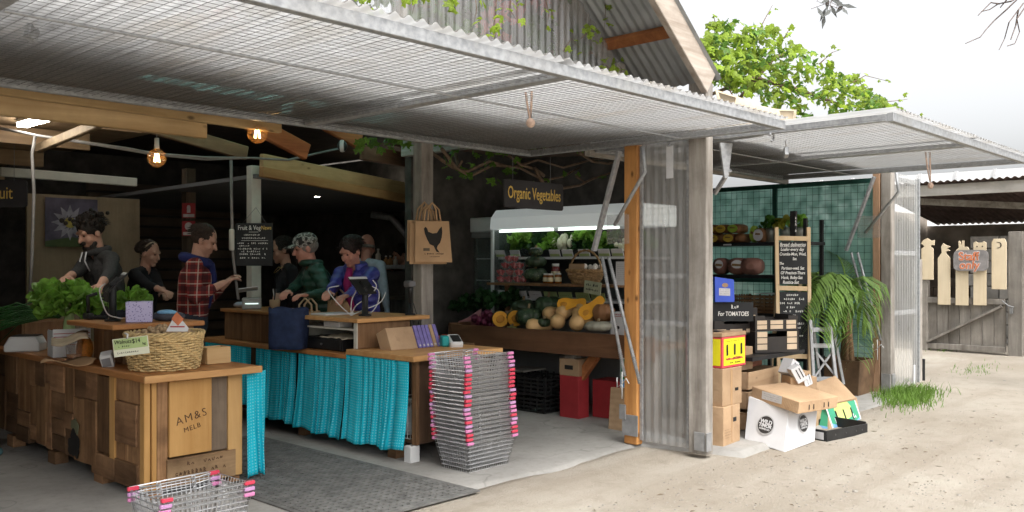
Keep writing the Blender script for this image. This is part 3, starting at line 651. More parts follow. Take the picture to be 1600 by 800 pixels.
g.build('trunk', STEM, vine, True)
hv = wthing('hanging_vine', 'thin grapevine shoots hanging in front of the clear gable cladding', 'vine', (5, 4.15, 3.2))
for pp, nl, sz in (([(742,-10),(745,15),(738,48)], 4, (.06,.09)), ([(776,-10),(775,20),(770,45),(772,62)], 8, (.06,.11)), ([(700,-10),(708,8),(712,15)], 4, (.08,.12)), ([(945,-10),(946,20),(944,50)], 5, (.06,.10)), ([(925,40),(915,52),(928,68)], 6, (.06,.09)), ([(958,112),(945,100),(935,104)], 7, (.06,.11)), ([(560,0),(575,10),(590,18)], 5, (.06,.10)), ([(968,118),(972,108),(965,100)], 3, (.05,.07)), ([(908,60),(925,45),(930,62)], 5, (.05,.08)), ([(640,-10),(648,6),(644,22)], 4, (.06,.10)), ([(850,-10),(858,20),(852,48)], 5, (.05,.08)), ([(800,-10),(796,14),(806,30)], 5, (.06,.09)), ([(880,80),(893,60),(905,74)], 4, (.05,.08))):
    shoot(pp, .004, 4, nl, hv, 4.12, sz)
bf = wthing('flowering_creeper', 'pink and green creeper seen blurred through the clear gable cladding', 'vine', (3, 5.0, 2.7))
g = G(); g2 = G()
for i in range(700):
    x_ = R.uniform(2.2, 6.0); z_ = R.uniform(2.7, min(4.2, roof_z(x_)-.2)); c_ = noise.noise((x_*1.6, z_*1.6, 5))
    add_leaf(g2 if c_ > .12 else g, Vector((x_, R.uniform(4.31, 4.5), z_)), R.uniform(.10, .18), R)
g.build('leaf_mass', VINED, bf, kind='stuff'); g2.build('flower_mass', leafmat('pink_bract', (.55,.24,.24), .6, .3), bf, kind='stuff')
iv = wthing('indoor_vine', 'brown twisting vine branches with dark leaves under the roof above the vegetable sign', 'vine', (5.8, 6.2, 2.4))
for pp in ([(672,236),(690,250),(708,262),(730,268),(765,252),(800,262),(840,250),(880,262),(930,248),(985,252)],
           [(690,232),(712,262),(735,275),(770,258),(812,262),(850,282),(880,276),(905,262)],
           [(835,262),(850,290),(880,294),(905,290),(925,280),(960,268),(985,266)], [(712,240),(716,262),(722,252)], [(905,238),(925,252),(950,256),(980,248)],
           [(850,275),(838,265),(815,258),(790,240)], [(900,275),(915,286),(895,292)]):
    y = R.uniform(5.6, 6.3); P_ = [ony(a, b, y+R.uniform(-.08,.08)) for a, b in pp]; G().tube(P_, [.018-.010*i/len(P_) for i in range(len(P_))], 6).build('branch', STEM, iv, True)
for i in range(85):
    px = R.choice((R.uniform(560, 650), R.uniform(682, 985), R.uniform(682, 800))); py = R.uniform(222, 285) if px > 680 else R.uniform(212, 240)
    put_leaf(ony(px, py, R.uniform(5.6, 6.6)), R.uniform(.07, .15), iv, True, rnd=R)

# palm in a square planter
pb_ = gz(1335, 614, .10); palm = wthing('potted_palm', 'potted palm with long drooping fronds in a rusty square planter', 'palm', pb_)
g = G(); cx, cy = pb_.x+.10, pb_.y+.12
ws, wt_ = .20, .235
for k in range(1):
    vs = [(cx-ws,cy-ws,.08),(cx+ws,cy-ws,.08),(cx+ws,cy+ws,.08),(cx-ws,cy+ws,.08),(cx-wt_,cy-wt_,.46),(cx+wt_,cy-wt_,.46),(cx+wt_,cy+wt_,.46),(cx-wt_,cy+wt_,.46),(cx-.2,cy-.2,.46),(cx+.2,cy-.2,.46),(cx+.2,cy+.2,.46),(cx-.2,cy+.2,.46),(cx-.2,cy-.2,.40),(cx+.2,cy-.2,.40),(cx+.2,cy+.2,.40),(cx-.2,cy+.2,.40)]
    fs = [(0,3,2,1)]+[(i,(i+1)%4,4+(i+1)%4,4+i) for i in range(4)]+[(4+i,4+(i+1)%4,8+(i+1)%4,8+i) for i in range(4)]+[(8+i,8+(i+1)%4,12+(i+1)%4,12+i) for i in range(4)]+[(12,13,14,15)]
    g.add(vs, fs)
g.build('planter', plain('planter_rust', (.15,.09,.05), .75, .1, .4, 5), palm, bevel=.006)
PALM = leafmat('palm_leaf', (.18,.30,.065), .4, .35, (.8, 1.2), .3); PTR = plain('palm_trunk', (.24,.15,.08), .9, 0, .35, 30, .5)
g = G()
for k in range(9):
    a = k*2.4; g.tube([(cx+.05*math.cos(a), cy+.05*math.sin(a), .40), (cx+.03*math.cos(a), cy+.03*math.sin(a), .75), (cx+.05*math.cos(a+.4), cy+.05*math.sin(a+.4), 1.02)], [.035,.026,.014], 6)
g.build('trunk', PTR, palm, True)
def frond(tip, peak, nl, ll, base=None, droop=.72):
    b = Vector(base or (cx, cy, .95)); P_, T = Vector(peak), Vector(tip); pts = []
    for i in range(22):
        t = i/21; pts.append(b*(1-t)**2 + P_*2*t*(1-t) + T*t*t)
    g = G(); g.tube(pts, [.011*(1-.8*i/21)+.002 for i in range(22)], 5)
    for i in range(nl):
        t = .22+.78*i/(nl-1); q = t*21; k = min(int(q), 20); p = pts[k].lerp(pts[k+1], q-k); d = (pts[k+1]-pts[k]).normalized()
        side = d.cross(Z3); side = side.normalized() if side.length > .05 else X
        for s in (-1, 1):
            L = ll*(.55+.45*math.sin(PI*min(1, .15+t*.85)))*R.uniform(.85, 1.1)
            o_ = (side*s*.75 + d*.62 + Vector((0,0,.15))).normalized()
            q0 = p; q1 = p+o_*L*.4; q2 = q1+(o_*.6+Vector((0,0,-.65*droop))).normalized()*L*.35; q3 = q2+(o_*.25+Vector((0,0,-1.0*droop))).normalized()*L*.3
            wv = o_.cross(Z3); wv = wv.normalized()*.013 if wv.length > .05 else d*.013
            g.add([q0-wv*.4, q0+wv*.4, q1+wv, q1-wv, q2+wv*.8, q2-wv*.8, q3], [(0,1,2,3),(3,2,4,5),(5,4,6)])
    g.build('frond', PALM, palm)
fr = lambda px, py, d: dp(px, py, d)
frond(fr(1248, 470, 9.1), fr(1285, 385, 9.2), 32, .52); frond(fr(1352, 500, 9.0), fr(1330, 380, 9.0), 30, .50); frond(fr(1292, 500, 8.8), fr(1300, 395, 8.9), 26, .48)
frond(fr(1250, 492, 8.7), fr(1268, 372, 8.9), 34, .42); frond(fr(1275, 520, 8.6), fr(1288, 385, 8.8), 32, .42); frond(fr(1300, 395, 10.2), fr(1325, 400, 10.0), 22, .40); frond(fr(1365, 400, 10.4), fr(1340, 410, 10.1), 22, .42); frond(fr(1255, 440, 10.0), fr(1290, 410, 9.9), 22, .42)
frond(fr(1272, 505, 8.9), fr(1280, 372, 9.0), 32, .55); frond(fr(1330, 520, 8.7), fr(1318, 372, 8.9), 32, .55); frond(fr(1340, 560, 9.3), fr(1345, 440, 9.4), 22, .38)
# grass at the foot of the far post, weeds by the gate
GRASS = leafmat('grass_blade', (.12,.22,.03), .6, .4, (1, 1), .4)
g = G()
for i in range(1700):
    if i < 1500: px, py = R.gauss(1418, 24), 612+abs(R.gauss(0, 10)); 
    else: px, py = R.choice(((R.gauss(1520, 22), R.gauss(577, 4)), (R.gauss(1485, 15), R.gauss(551, 2))))
    if px < 1362 or (px < 1395 and py < 614): continue
    p = gz(px, py, .10) if i < 1500 else gz(px, py, .17); p.z = ground_z(p.x, p.y)-.01; h = (R.uniform(.04, .13) if i < 1500 else R.uniform(.02, .06))*(1 if R.random() < .85 else 1.5); a = R.uniform(0, 2*PI); l = Vector((math.cos(a), math.sin(a), 0))*h*R.uniform(.2, .8); w_ = Vector((CA, -CB, 0))*.0035
    g.add([p-w_, p+w_, p+l*.4+Vector((0,0,h*.65))+w_*.7, p+l*.4+Vector((0,0,h*.65))-w_*.7, p+l+Vector((0,0,h))], [(0,1,2,3),(3,2,4)])
o = g.build('grass', GRASS, None, kind='stuff'); tag(o, 'tuft of green grass at the foot of the far corner post', 'grass')
# leaf litter and twigs on the lane
g = G()
for i in range(210):
    px, py = R.uniform(760, 1600), R.uniform(620, 800); p = gz(px, py, .02); p.z = ground_z(p.x, p.y)+.004
    if p.x < 9.7 and p.y > 3.4: continue
    a = R.uniform(0, 2*PI); L = R.uniform(.008, .035); d_ = Vector((math.cos(a), math.sin(a), 0)); w_ = Vector((-d_.y, d_.x, 0))*R.uniform(.002, .008)
    g.add([p-d_*L-w_*.2, p+w_+Vector((0,0,.004)), p+d_*L, p-w_], [(0,1,2),(0,2,3)])
o = g.build('leaf_litter', plain('dry_litter', (.14,.105,.07), .9), None, kind='stuff'); tag(o, 'dry twigs and leaf scraps scattered over the dirt lane', 'litter')
g = G()
for i in range(1500):
    px, py = R.uniform(600, 1600), 590+210*R.random()**.7; p = gz(px, py, .02); p.z = ground_z(p.x, p.y)
    if p.x < 9.7 and p.y > 3.45 or (p.x < 6.1 and p.y > 4.2): continue
    s_ = R.uniform(.003, .009)*(1 if R.random() < .96 else 2.2); g.ball(p, (s_*R.uniform(.8,1.5), s_, s_*.6), 5, 3)
o = g.build('pebbles', plain('pebble', (.25,.23,.20), .9, 0, .35, 25), None, True, kind='stuff'); tag(o, 'small pale pebbles strewn over the sandy lane', 'pebbles')
# overhanging tree: trunk out of frame to the right, bare twigs reaching into view
tb = dp(1790, 700, 9.0); tree = wthing('overhanging_tree', 'bare twigs of a tree reaching in at the top right', 'tree', (tb.x, tb.y, 0))
BARK = plain('bark', (.15,.12,.11), .9, 0, .3, 12, .4)
fork = Vector((tb.x, tb.y, 3.6)); G().tube([(tb.x+.1, tb.y, -.1), (tb.x, tb.y+.03, 1.8), fork, fork+Vector((.5,.3,1.6))], [.20,.16,.12,.05], 10).build('trunk', BARK, tree, True)
g = G(); e1 = dp(1610, -25, 8.0); e2 = dp(1300, -40, 7.2)
g.tube([fork, (fork+e1)/2+Vector((0,0,.3)), e1], [.07,.04,.012], 6); g.tube([(fork+e1)/2+Vector((0,0,.3)), (e1+e2)/2+Vector((0,0,.5)), e2], [.04,.025,.01], 6); g.build('limb', BARK, tree, True)
for pp in ([(1612,-20),(1580,2),(1560,6),(1545,15),(1535,18)], [(1600,-10),(1572,15),(1555,32),(1540,45),(1530,58),(1508,68)], [(1598,5),(1578,35),(1570,60),(1560,78)], [(1604,8),(1590,30),(1592,50),(1585,68),(1575,72)], [(1590,15),(1588,40),(1580,62)], [(1560,6),(1548,4),(1530,24)], [(1592,-10),(1575,-2),(1562,12)]):
    P_ = [dp(a+R.uniform(-2,2), b, 8.0+R.uniform(-.1,.1)) for a, b in pp]; G().tube(P_, [.008-.005*i/len(P_) for i in range(len(P_))], 4).build('twig', BARK, tree)
for i in range(14):
    p = dp(R.gauss(1302, 16), R.gauss(2, 10), 7.2); o = G().add([(0,0,0),(.018,.0,.05),(0,0,.12),(-.018,0,.05)], [(0,1,2,3)]).build('leaf', plain('grey_leaf', (.10,.105,.10), .6), tree); o.location = p-Vector((tb.x*0,0,0)); o.rotation_euler = (R.gauss(0,.4), PI+R.gauss(0,.8), -.8)
for i in range(5): G().tube([e2, dp(1300+R.gauss(0,12), 2, 7.2), dp(1302+R.gauss(0,20), 14, 7.2)], .003, 4).build('twig', BARK, tree)
def scribble(parent, mat, m, length, h, n, seed, w_=.0022, name='lettering'):
    """a line of writing too small or worn to read: n strokes of uneven letters"""
    r = random.Random(seed); g = G(); dx = length/n; x = -length/2
    for i in range(n):
        if r.random() < .16: x += dx; continue
        a = r.uniform(.55, 1)*h; s = dx*.62
        pts = r.choice((((0,0),(.25,1),(.6,.1),(1,.9)), ((0,.8),(.3,0),(.7,.1),(.9,1)), ((.1,0),(.1,1),(.8,.55),(.2,.45),(1,0)), ((.9,.8),(.3,1),(.1,.4),(.5,0),(1,.3)), ((0,.1),(.5,.6),(1,.0))))
        q = [(x+p[0]*s, (p[1]-.5)*a) for p in pts]
        for (x0, y0), (x1, y1) in zip(q[:-1], q[1:]):
            L = math.hypot(x1-x0, y1-y0) or 1e-6; nx_, ny_ = -(y1-y0)/L*w_/2, (x1-x0)/L*w_/2
            g.add([m @ Vector(p) for p in ((x0-nx_, y0-ny_, 0), (x1-nx_, y1-ny_, 0), (x1+nx_, y1+ny_, 0), (x0+nx_, y0+ny_, 0))], [(0,1,2,3)])
        x += dx
    return g.build(name, mat, parent)
# ------------------------------------------------------------------ left counter clad in old crate boards
ca = wthing('crate_counter', 'long counter clad in patchwork crate boards with a red-brown top', 'counter', (2.86, 6.9, 0))
G().box(2.46, 3.27, 5.43, 8.45, .757, .80).build('top', [BENCH], ca, bevel=.004)
G().box(2.455, 3.275, 5.405, 5.428, .755, .801).build('top_edge', BENCHX, ca, bevel=.003)
G().box(2.54, 3.16, 5.56, 8.4, .10, .755).build('carcass', BROWNP, ca)
RB = random.Random(11)
def bx(y0, y1, z0, z1, m, out=0.0, nm='board'): return G().box(2.50-out, 2.535, y0+.002, y1-.002, z0+.002, z1-.002).build(nm, m, ca, bevel=.003)
bx(5.50, 5.56, .06, .755, PLYG, .006, 'corner_post')
bx(5.56, 5.93, .60, .755, CRATEV, 0); bx(5.56, 5.60, .09, .60, CRATEV, .004); bx(5.60, 5.92, .33, .60, CRATEH, .014); bx(5.56, 5.75, .09, .33, CRATEV, .0); bx(5.75, 5.93, .20, .33, CRATEV, 0); bx(5.58, 5.92, .06, .22, CRATEH, .016)
bx(5.93, 6.01, .09, .755, PLYG, .012, 'board'); bx(6.01, 6.22, .22, .74, CRATEV, .006); bx(5.93, 6.30, .06, .21, CRATEH, .014)
for y0, y1 in ((6.22, 6.42), (6.42, 6.63), (6.63, 6.80), (6.80, 7.06), (7.06, 7.16), (7.16, 7.36), (7.36, 7.5), (7.5, 7.78), (7.78, 8.05), (8.05, 8.38)):
    z = .09+RB.uniform(0, .04)
    while z < .74:
        h = RB.choice((.12, .2, .3, .45)) if z < .5 else .3; z1 = min(.755, z+h)
        if .755-z1 < .08: z1 = .755
        bx(y0, y1, z, z1, CRATEV if z1-z > .22 else CRATEH, RB.choice((0, .004, .008, .016))); z = z1
def by(x0, x1, z0, z1, m, out=0.0, nm='board'): return G().box(x0+.002, x1-.002, 5.50-out, 5.545, z0+.002, z1-.002).build(nm, m, ca, bevel=.003)
by(2.54, 2.575, .05, .755, PLYG, .006, 'corner_post'); by(2.575, 2.65, .06, .755, CRATEV, 0); pn = by(2.65, 2.945, .255, .745, PLYG, .016, 'stencilled_panel'); by(2.945, 3.065, .25, .755, wood('brown_grey_board', (.22,.165,.115), (.12,.085,.06), 2, 6, .75), 0); by(3.065, 3.175, .06, .755, wood('honey_stile', (.58,.36,.15), (.42,.23,.08), 2, 5, .6, (1,1), .1, True), .006, 'corner_post')
lb = by(2.635, 3.12, .06, .245, CRATEX, .018, 'lettered_board')
STN = plain('faded_stencil', (.10,.055,.03), .9, 0, .4, 60)
text('AM&S', .075, STN, pn, face_m((2.80, 5.4825, .50), (1, 0, .22), (-.12, 0, 1)), bold=-.0008, space=1.25, xs=1.0); text('MELB', .045, STN, pn, face_m((2.805, 5.4825, .43), (1, 0, .22), (-.12, 0, 1)), space=1.2, bold=-.0004)
scribble(lb, STN, face_m((2.90, 5.4805, .205), (1,0,.02)), .26, .03, 9, 3, .006); scribble(lb, STN, face_m((2.87, 5.4805, .145), (1,0,.02)), .36, .034, 13, 4, .006)
# stencilled bear-like blotch on the long side
g = G(); mb = Matrix(((0,0,-1,2.487),(-1,0,0,6.60),(0,1,0,.23),(0,0,0,1)))
for cx_, cy_, r_, sx in ((-.07,-.06,.035,1), (-.07,-.02,.035,1), (.05,-.06,.045,.8), (.06,.0,.045,.8), (-.01,-.03,.06,.9), (0,.04,.05,1)): g.prism([(cx_+r_*sx*math.cos(a)*RB.uniform(.8,1.2), cy_+r_*math.sin(a)*1.2) for a in [2*PI*i/12 for i in range(12)]], .003+.0004*len(g.v)/24, mb)
g.build('painted_stencil', INK, ca); G().prism([(-.05,.10),(.07,.06),(.09,.13),(.03,.17),(-.04,.15)], .0045, mb).build('painted_stencil', plain('olive_paint', (.16,.16,.09), .8), ca)
for y in (6.15, 7.0, 7.9): G().box(2.50, 2.60, y, y+.14, 0, .095).build('foot', CRATEH, ca, bevel=.004)
G().box(2.53, 2.62, 5.51, 5.6, 0, .055).build('foot', CRATEH, ca); G().box(3.08, 3.16, 5.51, 5.6, 0, .055).build('foot', CRATEH, ca)
# dotted turquoise curtains
x = N('dotted_curtain'); v = x.coord((1,1,1), kind='UV')
vo = x.n('ShaderNodeTexVoronoi', voronoi_dimensions='2D'); vo.inputs['Scale'].default_value = 1.0; vo.inputs['Randomness'].default_value = .12; x.l(v, vo.inputs['Vector'])
dots = x.ramp(vo.outputs['Distance'], [(.17, (1,1,1)), (.26, (0,0,0))]); fn_ = x.noise(v, .12, 3)
c = x.mix(dots, x.ramp(fn_, [(.3, (.012,.47,.62)), (.7, (.024,.62,.76))]), (.22,.66,.74)); x.done(c, .8, 0, .15)
tl = x.n('ShaderNodeBsdfTranslucent'); x.l(c, tl.inputs[0]); ms = x.n('ShaderNodeMixShader'); ms.inputs[0].default_value = .22; x.l(x.p.outputs[0], ms.inputs[1]); x.l(tl.outputs[0], ms.inputs[2]); x.l(ms.outputs[0], x.out.inputs[0]); CURT = x.m
def curtain(label, a, b, zt, zb0, zb1, out, folds, seed=0, flare=.04, amp=.013):
    a, b = Vector((*a, 0)), Vector((*b, 0)); d = b-a; L = d.length; d.normalize(); n = Vector((*out, 0)); nu, nv = folds*8+1, 22; rg = random.Random(seed)
    ph = [rg.uniform(-.9, .9) for _ in range(8)]
    def P(i, j):
        s = i/(nu-1); t = j/(nv-1); zb = zb0+(zb1-zb0)*s + .012*math.sin(s*folds*1.3+ph[0])
        w_ = amp*(.55+.9*t)*(.45+.9*abs(math.sin(s*5.3+ph[5])))*math.sin(2*PI*folds*(s+.055*math.sin(9*s+ph[1])+.03*math.sin(17*s+ph[6])) + .7*t*ph[2]*math.sin(6*s+ph[7])) + .012*t*math.sin(2*PI*folds*.43*s+ph[3]) + flare*t*t
        sw = .02*t*t*math.sin(s*4+ph[4])
        return a + d*(L*s+sw) + n*w_ + Vector((0, 0, zt+(zb-zt)*t))
    g = G(); g.grid(P, nu, nv); me = g.mesh('curtain', True); me.materials.append(CURT)
    uv = me.uv_layers.new(name='UVMap'); Lr = L*1.25
    for lp in me.loops:
        i, j = lp.vertex_index % nu, lp.vertex_index//nu; uv.data[lp.index].uv = (i/(nu-1)*Lr/.021, j/(nv-1)*abs(zt-zb0)/.021)
    o = link('curtain', me); sm = o.modifiers.new('s', 'SOLIDIFY'); sm.thickness = .002; return tag(o, label, 'curtain', 'dotted turquoise counter curtains')
curtain('narrow turquoise dotted curtain beside the crate counter end', (3.185, 5.46), (3.36, 5.50), .755, .045, .04, (0, -1), 4, 1, .012, .012)
curtain('turquoise dotted curtain nearest the stacked baskets', (4.325, 5.90), (4.325, 5.10), .765, .085, .10, (-1, 0), 11, 2, .05)
curtain('middle turquoise dotted curtain under the cash drawer', (4.335, 6.58), (4.335, 5.91), .728, .10, .085, (-1, 0), 9, 3, .05)
curtain('turquoise dotted curtain left of the middle one', (4.335, 7.27), (4.335, 6.60), .728, .13, .12, (-1, 0), 9, 4, .04)
curtain('farthest turquoise dotted curtain partly behind the crate counter', (4.335, 8.2), (4.335, 7.36), .728, .2, .2, (-1, 0), 9, 5, .03)
# ------------------------------------------------------------------ right counter
cb = wthing('checkout_counter', 'timber checkout counter with turquoise curtains along its side', 'counter', (4.7, 6.7, 0))
G().box(4.31, 5.27, 5.03, 5.865, .768, .81).build('near_top', BENCHX, cb, bevel=.004); G().box(4.32, 4.97, 5.868, 8.3, .73, .768).build('far_top', BENCH, cb, bevel=.004)
G().box(4.42, 5.20, 5.11, 5.14, .13, .765).build('end_panel', BROWNP, cb, bevel=.003); G().box(4.39, 4.418, 5.09, 5.15, .13, .765).build('end_stile', HUTCH, cb, bevel=.003)
G().box(5.17, 5.20, 5.15, 5.86, .1, .765).build('back_panel', BROWNP, cb); G().box(4.88, 4.91, 5.87, 8.3, .1, .728).build('back_panel', BROWNP, cb)
G().box(4.42, 5.16, 5.15, 8.2, .13, .16).build('bottom_shelf', BROWNP, cb); G().box(4.34, 4.43, 5.10, 5.18, .0, .125).build('foot', WHITE, cb, bevel=.004); G().box(4.36, 4.46, 5.3, 5.4, 0, .125).build('foot', CRATEH, cb)
for y in (6.6, 7.4, 8.1): G().box(4.40, 4.48, y, y+.08, 0, .728).build('leg', HUTCH, cb)
wb = thing('wire_bin', 'white wire bin under the counter beside the end panel', 'basket', (4.52, 5.30, .16))
g = G()
for i in range(7): g.tube([(-.1+.2*i/6, -.1, 0), (-.1+.2*i/6, -.1, .3)], .004, 4); g.tube([(-.1, -.1+.2*i/6, 0), (-.1, -.1+.2*i/6, .3)], .004, 4)
for i in range(6): g.tube([(-.1,-.1,.06*i), (.1,-.1,.06*i), (.1,.1,.06*i), (-.1,.1,.06*i)], .004, 4, True)
g.build('wires', WHITE, wb, kind='stuff'); G().lathe([(.0,.01),(.085,.02),(.09,.2),(.0,.24)], 12).build('liner', WCARD, wb, True)
# register hutch
hu = wthing('register_hutch', 'timber register hutch with open cubby and honey-coloured top', 'hutch', (4.7, 6.2, .77))
G().box(4.33, 5.10, 5.74, 6.80, 1.025, 1.058).build('top', BENCHX, hu, bevel=.004)
g = G().box(4.37, 4.92, 5.79, 5.82, .812, 1.022); g.build('side_panel', HUTCH, hu, bevel=.003); G().box(4.37, 4.92, 6.66, 6.69, .772, 1.022).build('side_panel', PALEP, hu, bevel=.003)
G().box(4.90, 4.92, 5.825, 6.655, .772, 1.022).build('back_panel', PALEP, hu); G().box(4.375, 4.895, 5.825, 6.655, .955, .97).build('shelf', PALEP, hu); G().box(4.36, 4.37, 5.79, 5.83, .812, 1.022).build('edge_strip', PALEP, hu)
dr = thing('cash_drawer', 'black steel cash drawer in the lower cubby of the register hutch', 'cash drawer', (4.62, 6.32, .769)); G().box(-.21, .22, -.27, .26, 0, .105).build('body', BLACKM, dr, bevel=.004); dq = G().box(-.225, -.212, -.26, .25, .01, .098).build('drawer_front', BLACK, dr, bevel=.003); G().cyl((-.226,0,.05), (-.235,0,.05), .009, n=10).build('lock', CHROME, dq)
pr = thing('receipt_box', 'pale grey folded receipt box on the top shelf of the register hutch', 'box', (4.46, 6.18, .971)); G().box(-.07, .07, -.11, .11, 0, .045).build('body', WHITE, pr, bevel=.006); G().box(-.065, .03, -.08, .02, .0455, .05).build('panel', plain('grey_green', (.30,.32,.29), .6), pr)
g = G(); g.grid(lambda i, j: (4.40+.28*i/9, 6.0+.36*j/9, .88+.022*noise.noise((i*.7, j*.7, 2))+.022*math.sin(PI*i/9)*math.sin(PI*j/9)), 10, 10, (0,0,-.004)); tag(g.build('crumpled_cloth', plain('beige_cloth', (.50,.45,.35), .9), None, True), 'crumpled beige cloth and papers on the black cash drawer', 'cloth')
ds = thing('display_box', 'leaning cardboard display of purple packets on the near checkout top', 'box', (4.78, 5.50, .812), 0)
mx = TR((0,0,0), -.42, 0, 0); G().box(-.30, -.02, 0, .13, 0, .19, mx).build('carton', CARD, ds, bevel=.003)
PURP = plain('purple_print', (.17,.14,.36), .5, 0, .25, 20)
for i in range(6): pk = G().box(-.015+.042*i, .022+.042*i, -.006, .12, 0, .195, mx).build('packet', PURP if i != 4 else CARD, ds, bevel=.003); G().prism([(-.012+.03*math.cos(a)*.3+.042*i+.015, .02+.01*math.sin(a)) for a in [2*PI*k/8 for k in range(8)]], .002, mx @ TR((0,-.007,.0), PI/2, 0, 0)).build('flower_print', SPALE, pk)
ep = thing('card_reader', 'white card machine and stapler beside the purple packets', 'card reader', (5.08, 5.42, .812), -.5); G().box(-.05, .06, -.09, .09, .0, .075, TR((0,0,0), .35, 0, 0)).build('body', WHITE, ep, bevel=.02, seg=2); G().box(-.03, .045, -.075, .05, .076, .079, TR((0,0,0), .35, 0, 0)).build('screen', BLACK, ep); G().box(-.11, -.05, -.05, .05, .0, .09).build('stapler', plain('teal_plastic', (.02,.30,.30), .4), ep, bevel=.01)
# left hutch on the far top
hl = wthing('side_hutch', 'brown timber hutch at the far end of the checkout counter', 'hutch', (4.6, 7.55, .77))
G().box(4.37, 4.90, 7.10, 7.98, 1.035, 1.065).build('top', BENCH, hl, bevel=.004)
for i in range(5): G().box(4.40, 4.42, 7.13+.165*i, 7.29+.165*i, .77, 1.033).build('board', HUTCH, hl, bevel=.003)
G().box(4.425, 4.88, 7.12, 7.15, .77, 1.033).build('side_panel', HUTCH, hl); G().box(4.425, 4.88, 7.93, 7.96, .77, 1.033).build('side_panel', HUTCH, hl)
# ------------------------------------------------------------------ riser and things on the crate counter
ri = wthing('counter_riser', 'low timber riser box on the crate counter behind the walnut basket', 'riser', (2.85, 6.3, .8))
G().box(2.50, 3.16, 5.985, 6.78, 1.055, 1.09).build('top', BENCH, ri, bevel=.006)
for i in range(4): G().box(2.66, 2.68, 6.02+.17*i, 6.185+.17*i, .802, 1.053).build('board', HUTCH, ri, bevel=.003)
G().box(2.685, 3.08, 6.0, 6.02, .802, 1.053).build('end_panel', HUTCH, ri); G().box(2.685, 3.08, 6.68, 6.70, .802, 1.053).build('end_panel', HUTCH, ri); G().box(3.06, 3.08, 6.02, 6.68, .802, 1.053).build('back_panel', HUTCH, ri)
WICK = plain('wicker', (.58,.42,.20), .7, 0, .3, 30, 0, .3); WICKD = plain('dark_wicker', (.30,.19,.09), .7, 0, .35, 30)
def wicker(parent, prof, m, rings=16, stakes=40, ell=(1,1), r=.0075, braid=True):
    g = G(); n = stakes*4
    def rad(t):
        q = t*(len(prof)-1); k = min(int(q), len(prof)-2); return prof[k][0]+(prof[k+1][0]-prof[k][0])*(q-k), prof[k][1]+(prof[k+1][1]-prof[k][1])*(q-k)
    for i in range(rings):
        R_, z = rad((i+.5)/rings)
        g.tube([((R_+.007*math.cos(stakes*PI*k/n*1.0*2/2+PI*(i % 2)))*math.cos(2*PI*k/n)*ell[0], (R_+.007*math.cos(stakes*PI*k/n+PI*(i % 2)))*math.sin(2*PI*k/n)*ell[1], z+.003*math.sin(k*.3+i)) for k in range(n)], r, 5, True)
    g.build('weave', m, parent, True); g = G()
    for k in range(stakes):
        a = 2*PI*k/stakes; g.tube([(rad(t)[0]*math.cos(a)*ell[0], rad(t)[0]*math.sin(a)*ell[1], rad(t)[1]) for t in (0, .33, .66, 1)], .0045, 4)
    g.build('stakes', m, parent, True); R_, z = rad(1)
    if braid:
        g = G()
        for ph in (0, 2.1, 4.2): g.tube([((R_+.011*math.cos(k*.42+ph))*math.cos(2*PI*k/180)*ell[0], (R_+.011*math.cos(k*.42+ph))*math.sin(2*PI*k/180)*ell[1], z+.011*math.sin(k*.42+ph)) for k in range(180)], .008, 5, True)
        g.build('rim', m, parent, True)
    R_, z = rad(0); G().lathe([(R_*.97, z), (R_*.97, z+.01)], 24, Matrix.Diagonal((*ell, 1, 1))).build('base', m, parent)
wbk = thing('wicker_basket', 'large round wicker basket heaped with walnuts on the counter corner', 'basket', (2.74, 5.735, .802))
wicker(wbk, [(.205,.0),(.225,.10),(.232,.20),(.236,.235)], WICK, 19, 42, (1.03, .98))
G().lathe([(.0,.19),(.22,.185),(.22,.18)], 24).build('paper_liner', KRAFT, wbk)
WAL = plain('walnut_shell', (.47,.33,.19), .75, 0, .3, 90, .6, .3, (.8, 1.15))
def wn(p, a, t): return 1+.05*math.sin(5*a+3*t)+.04*math.sin(9*t)
wmeshes = []
for k in range(3):
    me = G().ball((0,0,0), (.021,.018,.0185), 10, 8, None, lambda p, a, t, k=k: 1+.05*math.sin(5*a+3*t+k)+.05*math.cos(9*t+k)).mesh('walnut', True); me.materials.append(WAL); wmeshes.append(me)
RW = random.Random(5); placed = []
tries = 0
while len(placed) < 92 and tries < 6000:
    tries += 1; rr_ = .205*math.sqrt(RW.random()); a = RW.uniform(0, 2*PI); x_, y_ = rr_*math.cos(a), rr_*math.sin(a); z_ = .205+.075*(1-(rr_/.22)**2)*(.7+.3*RW.random())
    if all((x_-q[0])**2+(y_-q[1])**2 > .034**2 for q in placed):
        placed.append((x_, y_)); o = link('walnut', RW.choice(wmeshes)); o.location = (2.74+x_, 5.735+y_, .802+z_); o.rotation_euler = (RW.uniform(0,6), RW.uniform(0,6), RW.uniform(0,6)); tag(o, 'walnut in shell heaped in the round wicker basket', 'walnut', 'walnuts in the wicker basket')
pc = thing('price_card', 'green and white walnut price card clipped on the wicker basket', 'price card', gz(205, 560, .85)+Vector((-.0,-.0,.0)))
pcp = dp(205, 541, 5.45); pc.location = pcp
mcard = face_m((0,0,0), (CA*.98+.1, -CB*.92, .12), (0,0,1)); PGR = plain('card_green', (.36,.46,.20), .6, 0, .08, 6)
G().prism([(-.105,-.055),(.105,-.055),(.105,.055),(-.105,.055)], .004, mcard).build('card', PLYG if False else plain('card_cream', (.62,.62,.48), .6, 0, .05, 5), pc); G().prism([(-.10,-.012),(.10,-.012),(.10,.051),(-.10,.051)], .002, mcard @ Matrix.Translation((0,0,.004))).build('header', PGR, pc)
